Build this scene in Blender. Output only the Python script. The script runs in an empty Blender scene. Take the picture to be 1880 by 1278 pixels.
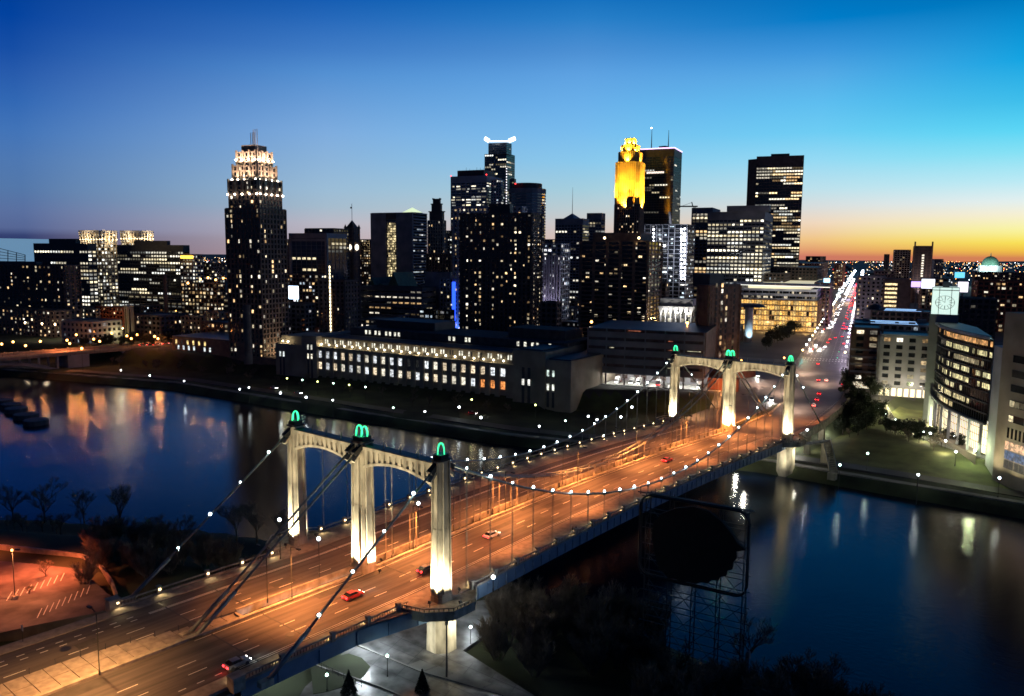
import bpy, math, random
from mathutils import Vector
rnd = random.Random(11)
S = bpy.context.scene
COL = S.collection

# ------------------------------------------------------------------ camera
CAM = Vector((135.67, -111.91, 71.1))
YAW, PIT, ROL = math.radians(-39.63), math.radians(6.75), math.radians(0.47)
FOC = 1460.5                       # focal length in pixels of the 1880 px wide photograph
FV = Vector((math.sin(YAW)*math.cos(PIT), math.cos(YAW)*math.cos(PIT), -math.sin(PIT)))
RV = Vector((math.cos(YAW), -math.sin(YAW), 0.0))
UV_ = RV.cross(FV)
Rr = RV*math.cos(ROL) + UV_*math.sin(ROL)
Ur = -RV*math.sin(ROL) + UV_*math.cos(ROL)
cd = bpy.data.cameras.new('camera')
cam = bpy.data.objects.new('camera', cd); COL.objects.link(cam)
from mathutils import Matrix
cam.matrix_world = Matrix(((Rr.x, Ur.x, -FV.x, CAM.x), (Rr.y, Ur.y, -FV.y, CAM.y), (Rr.z, Ur.z, -FV.z, CAM.z), (0, 0, 0, 1)))
cd.sensor_width = 36; cd.lens = 36*FOC/1880; cd.clip_start = 1; cd.clip_end = 40000
S.camera = cam

# ------------------------------------------------------------------ world: clear dusk sky, sun just set to the right of the view
def lin(c):
    return tuple(((v/255)/12.92 if v/255 <= .04045 else ((v/255+.055)/1.055)**2.4) for v in c)
W = bpy.data.worlds.new('World'); S.world = W; W.use_nodes = True
nt = W.node_tree; N = nt.nodes; LK = nt.links; N.clear()
def nd(t, **k):
    n = N.new(t)
    for a, b in k.items(): setattr(n, a, b)
    return n
tc = nd('ShaderNodeTexCoord'); sep = nd('ShaderNodeSeparateXYZ'); LK.new(tc.outputs['Generated'], sep.inputs[0])
SUNAZ = math.radians(4)
def mth(op, a, b=None, clamp=False):
    n = nd('ShaderNodeMath', operation=op); n.use_clamp = clamp
    for i, v in enumerate((a, b)):
        if v is None: continue
        if isinstance(v, (int, float)): n.inputs[i].default_value = v
        else: LK.new(v, n.inputs[i])
    return n.outputs[0]
zz = mth('MAXIMUM', sep.outputs[2], 0.0)
hx = mth('MULTIPLY', sep.outputs[0], math.sin(SUNAZ)); hy = mth('MULTIPLY', sep.outputs[1], math.cos(SUNAZ))
hl = mth('SQRT', mth('MAXIMUM', mth('SUBTRACT', 1.0, mth('MULTIPLY', sep.outputs[2], sep.outputs[2])), 0.001))
cosa = mth('DIVIDE', mth('ADD', hx, hy), hl)
def ramp(stops):
    r = nd('ShaderNodeValToRGB'); r.color_ramp.interpolation = 'B_SPLINE' if False else 'LINEAR'
    e = r.color_ramp.elements
    while len(e) > 1: e.remove(e[-1])
    e[0].position = stops[0][0]; e[0].color = (*lin(stops[0][1]), 1)
    for p, c in stops[1:]:
        q = e.new(p); q.color = (*lin(c), 1)
    LK.new(zz, r.inputs[0]); return r.outputs[0]
top_ = [(.62, (2, 34, 92)), (1, (2, 10, 38))]
rampL = ramp([(0, (36, 46, 92)), (.015, (50, 62, 110)), (.0225, (86, 102, 148)), (.041, (90, 112, 160)), (.065, (84, 120, 170)), (.094, (78, 120, 178)), (.123, (66, 116, 184)), (.152, (50, 104, 180)), (.181, (38, 90, 172)), (.203, (22, 78, 165)), (.235, (2, 66, 158)), (.265, (0, 60, 148)), (.31, (0, 32, 84)), (.40, (1, 14, 42)), (1, (2, 8, 26))])
rampC = ramp([(0, (190, 166, 172)), (.035, (186, 184, 196)), (.055, (165, 188, 206)), (.075, (155, 188, 214)), (.108, (140, 180, 218)), (.141, (126, 172, 222)), (.174, (106, 158, 216)), (.206, (84, 144, 210)), (.231, (64, 124, 198)), (.264, (38, 104, 186)), (.296, (0, 84, 172)), (.345, (0, 46, 106)), (.43, (1, 20, 58)), (1, (2, 9, 30))])
rampD = ramp([(0, (212, 168, 160)), (.018, (215, 190, 180)), (.038, (205, 200, 198)), (.059, (185, 205, 212)), (.079, (165, 206, 222)), (.113, (138, 200, 236)), (.147, (120, 188, 238)), (.18, (106, 176, 234)), (.212, (94, 162, 226)), (.237, (76, 144, 212)), (.271, (40, 126, 200)), (.304, (0, 104, 184))]+top_)
rampM = ramp([(0, (205, 120, 100)), (.0065, (226, 156, 110)), (.019, (240, 196, 132)), (.039, (240, 216, 190)), (.058, (216, 222, 222)), (.077, (190, 225, 236)), (.109, (150, 218, 244)), (.14, (110, 205, 244)), (.171, (94, 190, 240)), (.202, (84, 170, 230)), (.226, (60, 150, 220)), (.258, (0, 124, 200)), (.29, (0, 108, 184))]+top_)
rampR = ramp([(0, (212, 130, 84)), (.006, (240, 186, 70)), (.017, (250, 228, 88)), (.029, (249, 244, 158)), (.046, (246, 240, 212)), (.06, (226, 240, 240)), (.08, (186, 234, 245)), (.109, (132, 225, 245)), (.131, (90, 214, 245)), (.16, (60, 190, 235)), (.2, (6, 164, 226)), (.235, (0, 140, 208)), (.262, (0, 116, 186)), (.45, (2, 74, 140))]+top_)
def mixc(f, a, b):
    n = nd('ShaderNodeMix', data_type='RGBA'); n.clamp_factor = True
    LK.new(f, n.inputs['Factor']); LK.new(a, n.inputs['A']); LK.new(b, n.inputs['B']); return n.outputs['Result']
def mrange(v, a, b, c, d):
    n = nd('ShaderNodeMapRange'); n.clamp = True
    LK.new(v, n.inputs[0])
    for i, x in enumerate((a, b, c, d)): n.inputs[i+1].default_value = x
    return n.outputs[0]
m1 = mixc(mrange(cosa, .26, .55, 0, 1), rampL, rampC)
m1 = mixc(mrange(cosa, .55, .78, 0, 1), m1, rampD)
m1 = mixc(mrange(cosa, .78, .92, 0, 1), m1, rampM)
m2 = mixc(mrange(cosa, .92, .982, 0, 1), m1, rampR)
dark = mrange(cosa, -.9, .22, .30, 1)
sc_ = nd('ShaderNodeVectorMath', operation='SCALE'); LK.new(m2, sc_.inputs[0]); LK.new(dark, sc_.inputs['Scale'])
bg = nd('ShaderNodeBackground'); LK.new(sc_.outputs[0], bg.inputs[0]); bg.inputs[1].default_value = 1.0
wo = nd('ShaderNodeOutputWorld'); LK.new(bg.outputs[0], wo.inputs[0])

vs = S.view_settings; vs.view_transform = 'Standard'; vs.look = 'None'; vs.exposure = 0; vs.gamma = 1; vs.use_curve_mapping = False
S.render.engine = 'CYCLES'
S.cycles.use_denoising = True
S.cycles.max_bounces = 5; S.cycles.diffuse_bounces = 2; S.cycles.glossy_bounces = 3; S.cycles.transmission_bounces = 3
S.cycles.sample_clamp_indirect = 6; S.cycles.caustics_reflective = False; S.cycles.caustics_refractive = False
S.cycles.use_light_tree = True
S.cycles.pixel_filter_type = 'BLACKMAN_HARRIS'; S.cycles.filter_width = 1.6

# ------------------------------------------------------------------ pixel -> world helpers (measuring the photograph)
def ray(px, py):
    a, b = px-940, py-639
    u = math.cos(ROL)*a + math.sin(ROL)*b; v = -math.sin(ROL)*a + math.cos(ROL)*b
    return FV + RV*(u/FOC) - UV_*(v/FOC)
def atz(px, py, z):
    r = ray(px, py); return CAM + r*((z-CAM.z)/r.z)
def atd(px, py, d):
    r = ray(px, py); return CAM + r*(d/math.hypot(r.x, r.y))
def onplane(px, py, P, n):
    r = ray(px, py); return CAM + r*((P-CAM).dot(n)/r.dot(n))
V = Vector

# ------------------------------------------------------------------ materials
MATS = {}
def nodes_of(m):
    m.use_nodes = True; t = m.node_tree
    return t, t.nodes['Principled BSDF']
def mat(name, c, rough=.8, metal=0, noise=.25, scale=.5, bump=0, spec=.5, detail=6, c2=None, st=None):
    if name in MATS: return MATS[name]
    m = bpy.data.materials.new(name); t, b = nodes_of(m)
    b.inputs['Roughness'].default_value = rough; b.inputs['Metallic'].default_value = metal
    b.inputs['Specular IOR Level'].default_value = spec
    g = t.nodes.new('ShaderNodeTexCoord'); n = t.nodes.new('ShaderNodeTexNoise')
    n.inputs['Scale'].default_value = scale; n.inputs['Detail'].default_value = detail
    if st:
        mp_ = t.nodes.new('ShaderNodeMapping'); mp_.inputs['Scale'].default_value = st
        t.links.new(g.outputs['Object'], mp_.inputs[0]); t.links.new(mp_.outputs[0], n.inputs['Vector'])
    else: t.links.new(g.outputs['Object'], n.inputs['Vector'])
    mx = t.nodes.new('ShaderNodeMix'); mx.data_type = 'RGBA'
    r = t.nodes.new('ShaderNodeMapRange'); r.inputs[1].default_value = .32; r.inputs[2].default_value = .68
    t.links.new(n.outputs[0], r.inputs[0]); t.links.new(r.outputs[0], mx.inputs['Factor'])
    ca = [max(0, x*(1-noise)) for x in c]; cb = [min(1, x*(1+noise)) for x in c] if c2 is None else c2
    mx.inputs['A'].default_value = (*ca, 1); mx.inputs['B'].default_value = (*cb, 1)
    t.links.new(mx.outputs['Result'], b.inputs['Base Color'])
    if bump:
        bp = t.nodes.new('ShaderNodeBump'); bp.inputs['Strength'].default_value = bump
        t.links.new(n.outputs[0], bp.inputs['Height']); t.links.new(bp.outputs[0], b.inputs['Normal'])
    MATS[name] = m; return m
def emis(name, c, s, sample=False):
    if name in MATS: return MATS[name]
    m = bpy.data.materials.new(name); t, b = nodes_of(m)
    b.inputs['Base Color'].default_value = (*c, 1); b.inputs['Emission Color'].default_value = (*c, 1)
    b.inputs['Emission Strength'].default_value = s
    m.cycles.emission_sampling = 'AUTO' if sample else 'NONE'
    MATS[name] = m; return m
GLOWM = bpy.data.materials.new('lit_room'); t_, b_ = nodes_of(GLOWM)
at_ = t_.nodes.new('ShaderNodeAttribute'); at_.attribute_name = 'glow'
g_ = t_.nodes.new('ShaderNodeTexCoord'); n_ = t_.nodes.new('ShaderNodeTexNoise'); n_.inputs['Scale'].default_value = .8; n_.inputs['Detail'].default_value = 3
t_.links.new(g_.outputs['Object'], n_.inputs['Vector'])
r_ = t_.nodes.new('ShaderNodeMapRange'); r_.inputs[1].default_value = .38; r_.inputs[2].default_value = .6; r_.inputs[3].default_value = .35; r_.inputs[4].default_value = 1.25
t_.links.new(n_.outputs[0], r_.inputs[0])
t_.links.new(at_.outputs['Color'], b_.inputs['Emission Color']); t_.links.new(r_.outputs[0], b_.inputs['Emission Strength'])
b_.inputs['Base Color'].default_value = (.02, .02, .02, 1); b_.inputs['Roughness'].default_value = .3
GLOWM.cycles.emission_sampling = 'NONE'

conc = mat('tower_concrete', (.40, .36, .27), .85, noise=.5, scale=.5, bump=.2, st=(1, 1, .35))
concd = mat('deck_concrete', (.30, .27, .22), .9, noise=.35, scale=.6, bump=.1)
asph = mat('bridge_asphalt', (.07, .06, .055), .75, noise=.5, scale=.8, bump=.03, detail=9, st=(1, .06, 1))
asph2 = mat('street_asphalt', (.04, .04, .042), .65, noise=.4, scale=.15, detail=9)
paint = mat('road_paint', (.75, .74, .68), .6, noise=.12, scale=2)
pave = mat('paving_slab', (.25, .215, .18), .85, noise=.25, scale=.8)
steel_b = mat('girder_blue_steel', (.13, .22, .34), .5, .2, noise=.2, scale=.3)
steel_d = mat('dark_steel', (.03, .033, .035), .5, .5)
steel_g = mat('cable_steel', (.22, .25, .24), .45, .5)
copper = mat('cap_metal', (.03, .03, .03), .5, .5)
grass = mat('night_grass', (.035, .045, .02), .95, noise=.5, scale=.08, detail=9)
lawn = mat('lawn', (.075, .085, .03), .95, noise=.45, scale=.12, detail=9)
dirt = mat('bank_soil', (.03, .028, .022), .95, noise=.5, scale=.2)
cityg = mat('city_ground', (.035, .035, .038), .85, noise=.5, scale=.02, detail=8)
path = mat('path_concrete', (.20, .20, .19), .85, noise=.35, scale=.15, detail=9)
glass = mat('dark_glass', (.012, .014, .018), .12, noise=.2, scale=.2, spec=.6)
glassb = mat('blue_glass', (.02, .035, .06), .12, noise=.2, scale=.2, spec=.8)
wdark = mat('dark_brick', (.12, .09, .085), .9, scale=.3)
wbrown = mat('brown_brick', (.19, .125, .10), .9, scale=.3)
wbeige = mat('beige_stone', (.30, .26, .21), .9, scale=.1)
wgrey = mat('grey_concrete', (.22, .22, .25), .9, scale=.1)
wlight = mat('pale_stone', (.38, .38, .42), .85, scale=.1)
wblack = mat('black_metal', (.045, .045, .055), .6, scale=.2)
wred = mat('red_brick', (.20, .07, .045), .9, scale=.4)
roofm = mat('roof_membrane', (.03, .034, .042), .5, noise=.4, scale=.1)
coppr = mat('green_copper', (.05, .11, .085), .7, scale=.3)
bark = mat('bark', (.09, .075, .06), .95)
twig = mat('twig', (.17, .135, .10), .95)
leaf = mat('evergreen_leaf', (.018, .026, .014), .9)
poleM = mat('lamp_pole_metal', (.05, .055, .05), .5, .4)
whiteM = mat('white_paint', (.6, .6, .6), .5)
headW = emis('white_lamp', (.85, .95, 1.0), 14)
headC = emis('cable_lamp', (.75, .93, 1.0), 16)
headS = emis('sodium_lamp', (1.0, .42, .10), 12)
headY = emis('green_yellow_lamp', (.85, .95, .25), 9)
headG = emis('cool_green_lamp', (.6, 1.0, .8), 10)
greenE = emis('green_neon', (.06, 1.0, .42), 1.5)
redE = emis('red_lamp', (1.0, .03, .03), 8)
hlE = emis('headlight_glow', (1.0, .95, .9), 22)
tlE = emis('taillight_glow', (1.0, .02, .03), 12)
warmE = emis('warm_lamp', (1.0, .72, .38), 9)

# ------------------------------------------------------------------ mesh builder
class MB:
    def __init__(s): s.v = []; s.f = []; s.c = []
    def face(s, pts, col=None):
        i = len(s.v); s.v += [tuple(p) for p in pts]; s.f.append(tuple(range(i, i+len(pts)))); s.c.append(col)
    def obox(s, c, ax, ay, az, col=None):          # centre and three half-axis vectors
        c, ax, ay, az = V(c), V(ax), V(ay), V(az)
        p = [c+ax*i+ay*j+az*k for k in (-1, 1) for j in (-1, 1) for i in (-1, 1)]
        i = len(s.v); s.v += [tuple(q) for q in p]
        for q in ((0, 2, 3, 1), (4, 5, 7, 6), (0, 1, 5, 4), (2, 6, 7, 3), (0, 4, 6, 2), (1, 3, 7, 5)):
            s.f.append(tuple(i+k for k in q)); s.c.append(col)
        return s
    def box(s, x0, x1, y0, y1, z0, z1, col=None):
        return s.obox(((x0+x1)/2, (y0+y1)/2, (z0+z1)/2), ((x1-x0)/2, 0, 0), (0, (y1-y0)/2, 0), (0, 0, (z1-z0)/2), col)
    def beam(s, a, b, w, h=None, col=None):        # square bar from a to b
        a, b = V(a), V(b); d = b-a
        if d.length < 1e-6: return s
        u = V((0, 0, 1)) if abs(d.normalized().z) < .95 else V((1, 0, 0))
        x = d.cross(u).normalized(); y = x.cross(d).normalized(); h = w if h is None else h
        return s.obox((a+b)/2, x*(w/2), d/2, y*(h/2), col)
    def prism(s, poly, z0, z1, col=None, poly2=None):
        poly2 = poly2 or poly; n = len(poly)
        ar = sum(poly[i][0]*poly[(i+1) % n][1]-poly[(i+1) % n][0]*poly[i][1] for i in range(n))
        if ar < 0: poly = poly[::-1]; poly2 = poly2[::-1]
        i = len(s.v); s.v += [(p[0], p[1], z0) for p in poly]+[(p[0], p[1], z1) for p in poly2]
        for k in range(n):
            l = (k+1) % n; s.f.append((i+k, i+l, i+n+l, i+n+k)); s.c.append(col)
        s.f.append(tuple(i+n+k for k in range(n))); s.c.append(col)
        s.f.append(tuple(i+k for k in reversed(range(n)))); s.c.append(col)
        return s
    def tube(s, pts, r, n=6, r2=None, col=None, cap=True):
        pts = [V(p) for p in pts]; m = len(pts); i0 = len(s.v)
        for k, p in enumerate(pts):
            d = (pts[min(k+1, m-1)]-pts[max(k-1, 0)]).normalized()
            u = V((0, 0, 1)) if abs(d.z) < .95 else V((1, 0, 0))
            x = d.cross(u).normalized(); y = x.cross(d).normalized()
            rr = r if r2 is None else r+(r2-r)*k/max(1, m-1)
            for j in range(n):
                a = 2*math.pi*j/n; s.v.append(tuple(p+x*(rr*math.cos(a))+y*(rr*math.sin(a))))
        for k in range(m-1):
            for j in range(n):
                a = i0+k*n+j; b = i0+k*n+(j+1) % n; s.f.append((a, b, b+n, a+n)); s.c.append(col)
        if cap:
            s.f.append(tuple(i0+j for j in reversed(range(n)))); s.c.append(col)
            s.f.append(tuple(i0+(m-1)*n+j for j in range(n))); s.c.append(col)
        return s
    def ball(s, c, r, col=None, sz=1, n=8, m=5):
        c = V(c); i = len(s.v); s.v.append((c.x, c.y, c.z-r*sz))
        for k in range(1, m):
            t = math.pi*k/m-math.pi/2
            for j in range(n):
                a = 2*math.pi*j/n; s.v.append((c.x+r*math.cos(t)*math.cos(a), c.y+r*math.cos(t)*math.sin(a), c.z+r*sz*math.sin(t)))
        s.v.append((c.x, c.y, c.z+r*sz)); e = len(s.v)-1
        for j in range(n):
            l = (j+1) % n
            s.f.append((i, i+1+l, i+1+j)); s.c.append(col); s.f.append((e, e-n+j, e-n+l)); s.c.append(col)
            for k in range(m-2):
                a = i+1+k*n; s.f.append((a+j, a+l, a+n+l, a+n+j)); s.c.append(col)
        return s
    def build(s, name, m, parent=None, label=None, kind=None, smooth=False):
        me = bpy.data.meshes.new(name)
        o0 = V(parent['_o']) if parent is not None and '_o' in parent else V((0, 0, 0))
        me.from_pydata([(a-o0.x, b-o0.y, c-o0.z) for a, b, c in s.v], [], s.f)
        me.materials.append(m)
        if any(c is not None for c in s.c):
            at = me.color_attributes.new('glow', 'FLOAT_COLOR', 'CORNER'); k = 0; buf = []
            for f, c in zip(s.f, s.c):
                buf += list((*(c or (0, 0, 0)), 1))*len(f)
            at.data.foreach_set('color', buf)
        if smooth: me.polygons.foreach_set('use_smooth', [True]*len(me.polygons))
        me.update()
        o = bpy.data.objects.new(name, me); COL.objects.link(o)
        if parent is not None: o.parent = parent; o['_o'] = tuple(o0)
        if label: o['label'] = label
        if kind: o['kind'] = kind
        return o
def empty(name, loc, label=None, cat=None, group=None, parent=None):
    o = bpy.data.objects.new(name, None); COL.objects.link(o); o.empty_display_size = 1
    loc = V(loc)
    if parent is not None:
        o.parent = parent; o.location = (0, 0, 0); o['_o'] = tuple(parent['_o'])
    else:
        o.location = loc; o['_o'] = tuple(loc)
    if label: o['label'] = label
    if cat: o['category'] = cat
    if group: o['group'] = group
    return o
def tag(o, label, cat, group=None, kind=None):
    o['label'] = label; o['category'] = cat
    if group: o['group'] = group
    if kind: o['kind'] = kind
    return o
def copy_tree(o, parent=None):
    c = o.copy(); COL.objects.link(c); c.parent = parent
    for ch in list(o.children): copy_tree(ch, c)
    return c
def lamp(kind, loc, col, e, r=.25, target=None, angle=60, blend=.6, parent=None, name='lamp_light'):
    l = bpy.data.lights.new(name, kind); l.color = col; l.energy = e; l.shadow_soft_size = r
    o = bpy.data.objects.new(name, l); COL.objects.link(o)
    p = V(loc)
    if parent is not None:
        o.parent = parent; p = p-V(parent['_o'])
    o.location = p
    if kind == 'SPOT':
        l.spot_size = math.radians(angle); l.spot_blend = blend
        o.rotation_euler = (V(target)-V(loc)).to_track_quat('-Z', 'Y').to_euler()
    return o
ORD = ['first', 'second', 'third', 'fourth', 'fifth', 'sixth', 'seventh', 'eighth', 'ninth', 'tenth', 'eleventh', 'twelfth', 'thirteenth', 'fourteenth', 'fifteenth', 'sixteenth', 'seventeenth', 'eighteenth', 'nineteenth', 'twentieth', 'twenty-first', 'twenty-second', 'twenty-third', 'twenty-fourth', 'twenty-fifth', 'twenty-sixth', 'twenty-seventh', 'twenty-eighth', 'twenty-ninth', 'thirtieth']

# ------------------------------------------------------------------ terrain and water
def interp(x, pts):
    if x <= pts[0][0]: return pts[0][1]
    for (a, b), (c, d) in zip(pts, pts[1:]):
        if x <= c: return b+(d-b)*(x-a)/(c-a)
    return pts[-1][1]
FAR_SHORE = [(-3000, -900), (-900, -120), (-472, 78), (-340, 125), (-95, 152), (17, 186), (104, 189), (300, 180), (900, 100), (3000, -600)]
NEAR_SHORE = [(-3000, -1500), (-600, -260), (-300, -120), (-141, -28), (-70, 14), (0, 34), (50, 38), (90, 32), (150, 12), (300, -60), (900, -400), (3000, -1500)]
def sm(t): t = max(0, min(1, t)); return t*t*(3-2*t)
WATER = -14.0
def road_mask(x, y):                      # carriageways lifted to z 0 beyond the far abutment
    return 0
def hgt(x, y):
    yf, yn = interp(x, FAR_SHORE), interp(x, NEAR_SHORE)
    if y > yf-2:
        s = y-yf
        wob = .25*math.sin(x*.11)+.2*math.sin(y*.17+x*.05)
        if s < 4: return -17+(s+2)*.95
        s0, s1 = interp(x, [(-250, 56), (-118, 60), (-60, 96), (10, 70), (30, 28)]), interp(x, [(-250, 72), (-118, 74), (-60, 104), (10, 130), (30, 60)])
        low = -10.9+.4*sm((s-4)/12)+wob
        if x > 22:
            mid = -10.5+3.2*sm((s-s0)/(s1-s0)); up = sm((y-318)/46)
            h = mid*(1-up)+(-.25)*up+wob*(1-up)
            k = sm((x-22)/14); g = low+(-.25-low)*sm((s-70)/60)
            h = h*k+g*(1-k)
        else:
            h = low+(-.25-low)*sm((s-s0)/(s1-s0))
        if y > 3500: h += 32*sm((y-3500)/3500)*(0.6+.4*math.sin(x*.0007+1)+.25*math.sin(x*.0031))
        return h
    if y < yn+2:
        s = yn-y
        if s < 4: return -17+(s+2)*1.0
        h = -10.8+.3*math.sin(x*.13+y*.07)+.2*math.sin(y*.21)
        left = sm((-26-x)/12)
        h += left*sm((s-14)/22)*6.4*sm((-2-y)/20)
        k = sm((24.5-abs(x))/1.5)*sm((-46-y)/2)
        return h+k*(-.3-h) if abs(x) < 40 else h
    return -18.0
xs = []; x = -14000
def steps(lo, hi, st):
    o = []; v = lo
    while v < hi: o.append(v); v += st
    return o
xs = steps(-14000, -3000, 1000)+steps(-3000, -800, 200)+steps(-800, -160, 16)+steps(-160, 180, 4)+steps(180, 700, 20)+steps(700, 3000, 200)+steps(3000, 9001, 1000)
ys = steps(-1500, -160, 100)+steps(-160, 280, 4)+steps(280, 560, 12)+steps(560, 3600, 200)+steps(3600, 14001, 600)
gv = [(a, b, hgt(a, b)) for b in ys for a in xs]; nx = len(xs)
gf = []; gm = []
for j in range(len(ys)-1):
    for i in range(nx-1):
        gf.append((j*nx+i, j*nx+i+1, (j+1)*nx+i+1, (j+1)*nx+i))
        cx, cy = (xs[i]+xs[i+1])/2, (ys[j]+ys[j+1])/2; h = (gv[j*nx+i][2]+gv[(j+1)*nx+i+1][2])/2
        gm.append(0 if cy > 150 and h > -2.5 else (1 if cx > 22 and cy > 205 and h < -5.5 else 2))
me = bpy.data.meshes.new('ground'); me.from_pydata(gv, [], gf)
for m_ in (cityg, lawn, grass): me.materials.append(m_)
me.polygons.foreach_set('material_index', gm); me.polygons.foreach_set('use_smooth', [True]*len(gf))
o = bpy.data.objects.new('ground', me); COL.objects.link(o); o['kind'] = 'structure'; o['label'] = 'dark city ground and river banks reaching to the horizon'

wm = bpy.data.materials.new('river_water'); t_, b_ = nodes_of(wm)
b_.inputs['Base Color'].default_value = (.002, .008, .026, 1); b_.inputs['Roughness'].default_value = .085
b_.inputs['IOR'].default_value = 1.33; b_.inputs['Specular IOR Level'].default_value = .45
g_ = t_.nodes.new('ShaderNodeTexCoord'); mp = t_.nodes.new('ShaderNodeMapping'); mp.inputs['Scale'].default_value = (.16, .42, .2); mp.inputs['Rotation'].default_value = (0, 0, math.radians(-39.6))
n1 = t_.nodes.new('ShaderNodeTexNoise'); n1.inputs['Scale'].default_value = 3.2; n1.inputs['Detail'].default_value = 5; n1.inputs['Roughness'].default_value = .6
n2 = t_.nodes.new('ShaderNodeTexNoise'); n2.inputs['Scale'].default_value = .35; n2.inputs['Detail'].default_value = 3
t_.links.new(g_.outputs['Object'], mp.inputs[0]); t_.links.new(mp.outputs[0], n1.inputs[0]); t_.links.new(g_.outputs['Object'], n2.inputs[0])
bp = t_.nodes.new('ShaderNodeBump'); bp.inputs['Strength'].default_value = .3; bp.inputs['Distance'].default_value = .2
mm = t_.nodes.new('ShaderNodeMath'); mm.operation = 'MULTIPLY'; n3 = t_.nodes.new('ShaderNodeTexNoise'); n3.inputs['Scale'].default_value = .03
t_.links.new(g_.outputs['Object'], n3.inputs[0]); t_.links.new(n1.outputs[0], mm.inputs[0]); rr_ = t_.nodes.new('ShaderNodeMapRange'); rr_.inputs[1].default_value = .35; rr_.inputs[2].default_value = .65; rr_.inputs[3].default_value = .8; rr_.inputs[4].default_value = 1.1; t_.links.new(n3.outputs[0], rr_.inputs[0]); t_.links.new(rr_.outputs[0], mm.inputs[1])
t_.links.new(mm.outputs[0], bp.inputs['Height']); t_.links.new(bp.outputs[0], b_.inputs['Normal'])
b = MB(); b.face([(-3000, -1400, WATER), (3000, -1400, WATER), (3000, 260, WATER), (-3000, 260, WATER)])
o = b.build('river_water', wm, kind='structure', label='dark river with blue dusk sky and lamp reflections')

def ribbon(name, pts, w0, w1, z, m, label, th=0, kind='structure', parent=None):
    """road sheet along centreline pts; offsets w0 (left, negative) to w1"""
    b = MB(); L_ = []; R_ = []
    for i, p in enumerate(pts):
        p = V((p[0], p[1], 0)); a = V((*pts[max(0, i-1)][:2], 0)); c = V((*pts[min(len(pts)-1, i+1)][:2], 0))
        d = (c-a).normalized(); n = V((d.y, -d.x, 0)); zz_ = z(p.x, p.y) if callable(z) else z
        L_.append(V((*(p+n*w0).xy, zz_))); R_.append(V((*(p+n*w1).xy, zz_)))
    for i in range(len(pts)-1):
        b.face([L_[i], R_[i], R_[i+1], L_[i+1]])
        if th:
            dn = V((0, 0, -th))
            b.face([R_[i], R_[i]+dn, R_[i+1]+dn, R_[i+1]]); b.face([L_[i+1], L_[i+1]+dn, L_[i]+dn, L_[i]])
            b.face([L_[i+1]+dn, R_[i+1]+dn, R_[i]+dn, L_[i]+dn])
    return b.build(name, m, parent, label=label, kind=kind)

# avenue beyond the bridge
AVD = V((math.sin(math.radians(-15.9)), math.cos(math.radians(-15.9)), 0)); AVN = V((AVD.y, -AVD.x, 0))
AV0 = V((-91, 606, 0))
def av(s, off=0): return AV0+AVD*s+AVN*off      # s along the avenue, off to the right
ribbon('avenue_road', [av(s).xy for s in range(-215, 3400, 60)], -14, 14, .10, asph2, 'lit asphalt avenue running from the bridge to the horizon')
ribbon('avenue_pavement', [av(s).xy for s in range(-215, 3400, 60)], 14, 18, .24, path, 'right pavement of the avenue', .2)
ribbon('avenue_pavement', [av(s).xy for s in range(-215, 3400, 60)], -18, -14, .24, path, 'left pavement of the avenue', .2)
# side streets crossing downtown, lit by lamps
for k, (px, py) in enumerate(((1045, 600), (795, 592), (390, 600))):
    p = atz(px, py, 0); ribbon('side_street', [(p+AVD*s).xy for s in (-60, 0, 200, 500)], -9, 9, .05, asph2, None)
for s, nm in ((-185, 'first'), (20, 'second'), (170, 'third'), (330, 'fourth')):
    ribbon('cross_street', [(av(s)+AVN*q).xy for q in (-700, -300, 0, 300, 600)], -8, 8, .06+.012*(s == 20), asph2, None)
# parkway at the foot of the bank
pw = [(x, interp(x, FAR_SHORE)+19) for x in (-700, -472, -400, -340, -260, -180, -95, -30, 17, 60, 104, 200, 300)]
ribbon('parkway_road', pw, -4, 4, lambda x, y: max(hgt(x+dx, y+dy) for dx in (-5, 0, 5) for dy in (-5, 0, 5))+.18, asph2, 'riverside parkway along the far bank', .8)
pw2 = [(x, interp(x, FAR_SHORE)+8.5) for x in (-700, -472, -400, -340, -260, -180, -95, -30, 17, 60, 104, 200, 300)]
ribbon('river_path', pw2, -1.6, 1.6, lambda x, y: max(hgt(x+dx, y+dy) for dx in (-3, 0, 3) for dy in (-3, 0, 3))+.16, path, 'pale footpath on the far river bank', .6)

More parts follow.
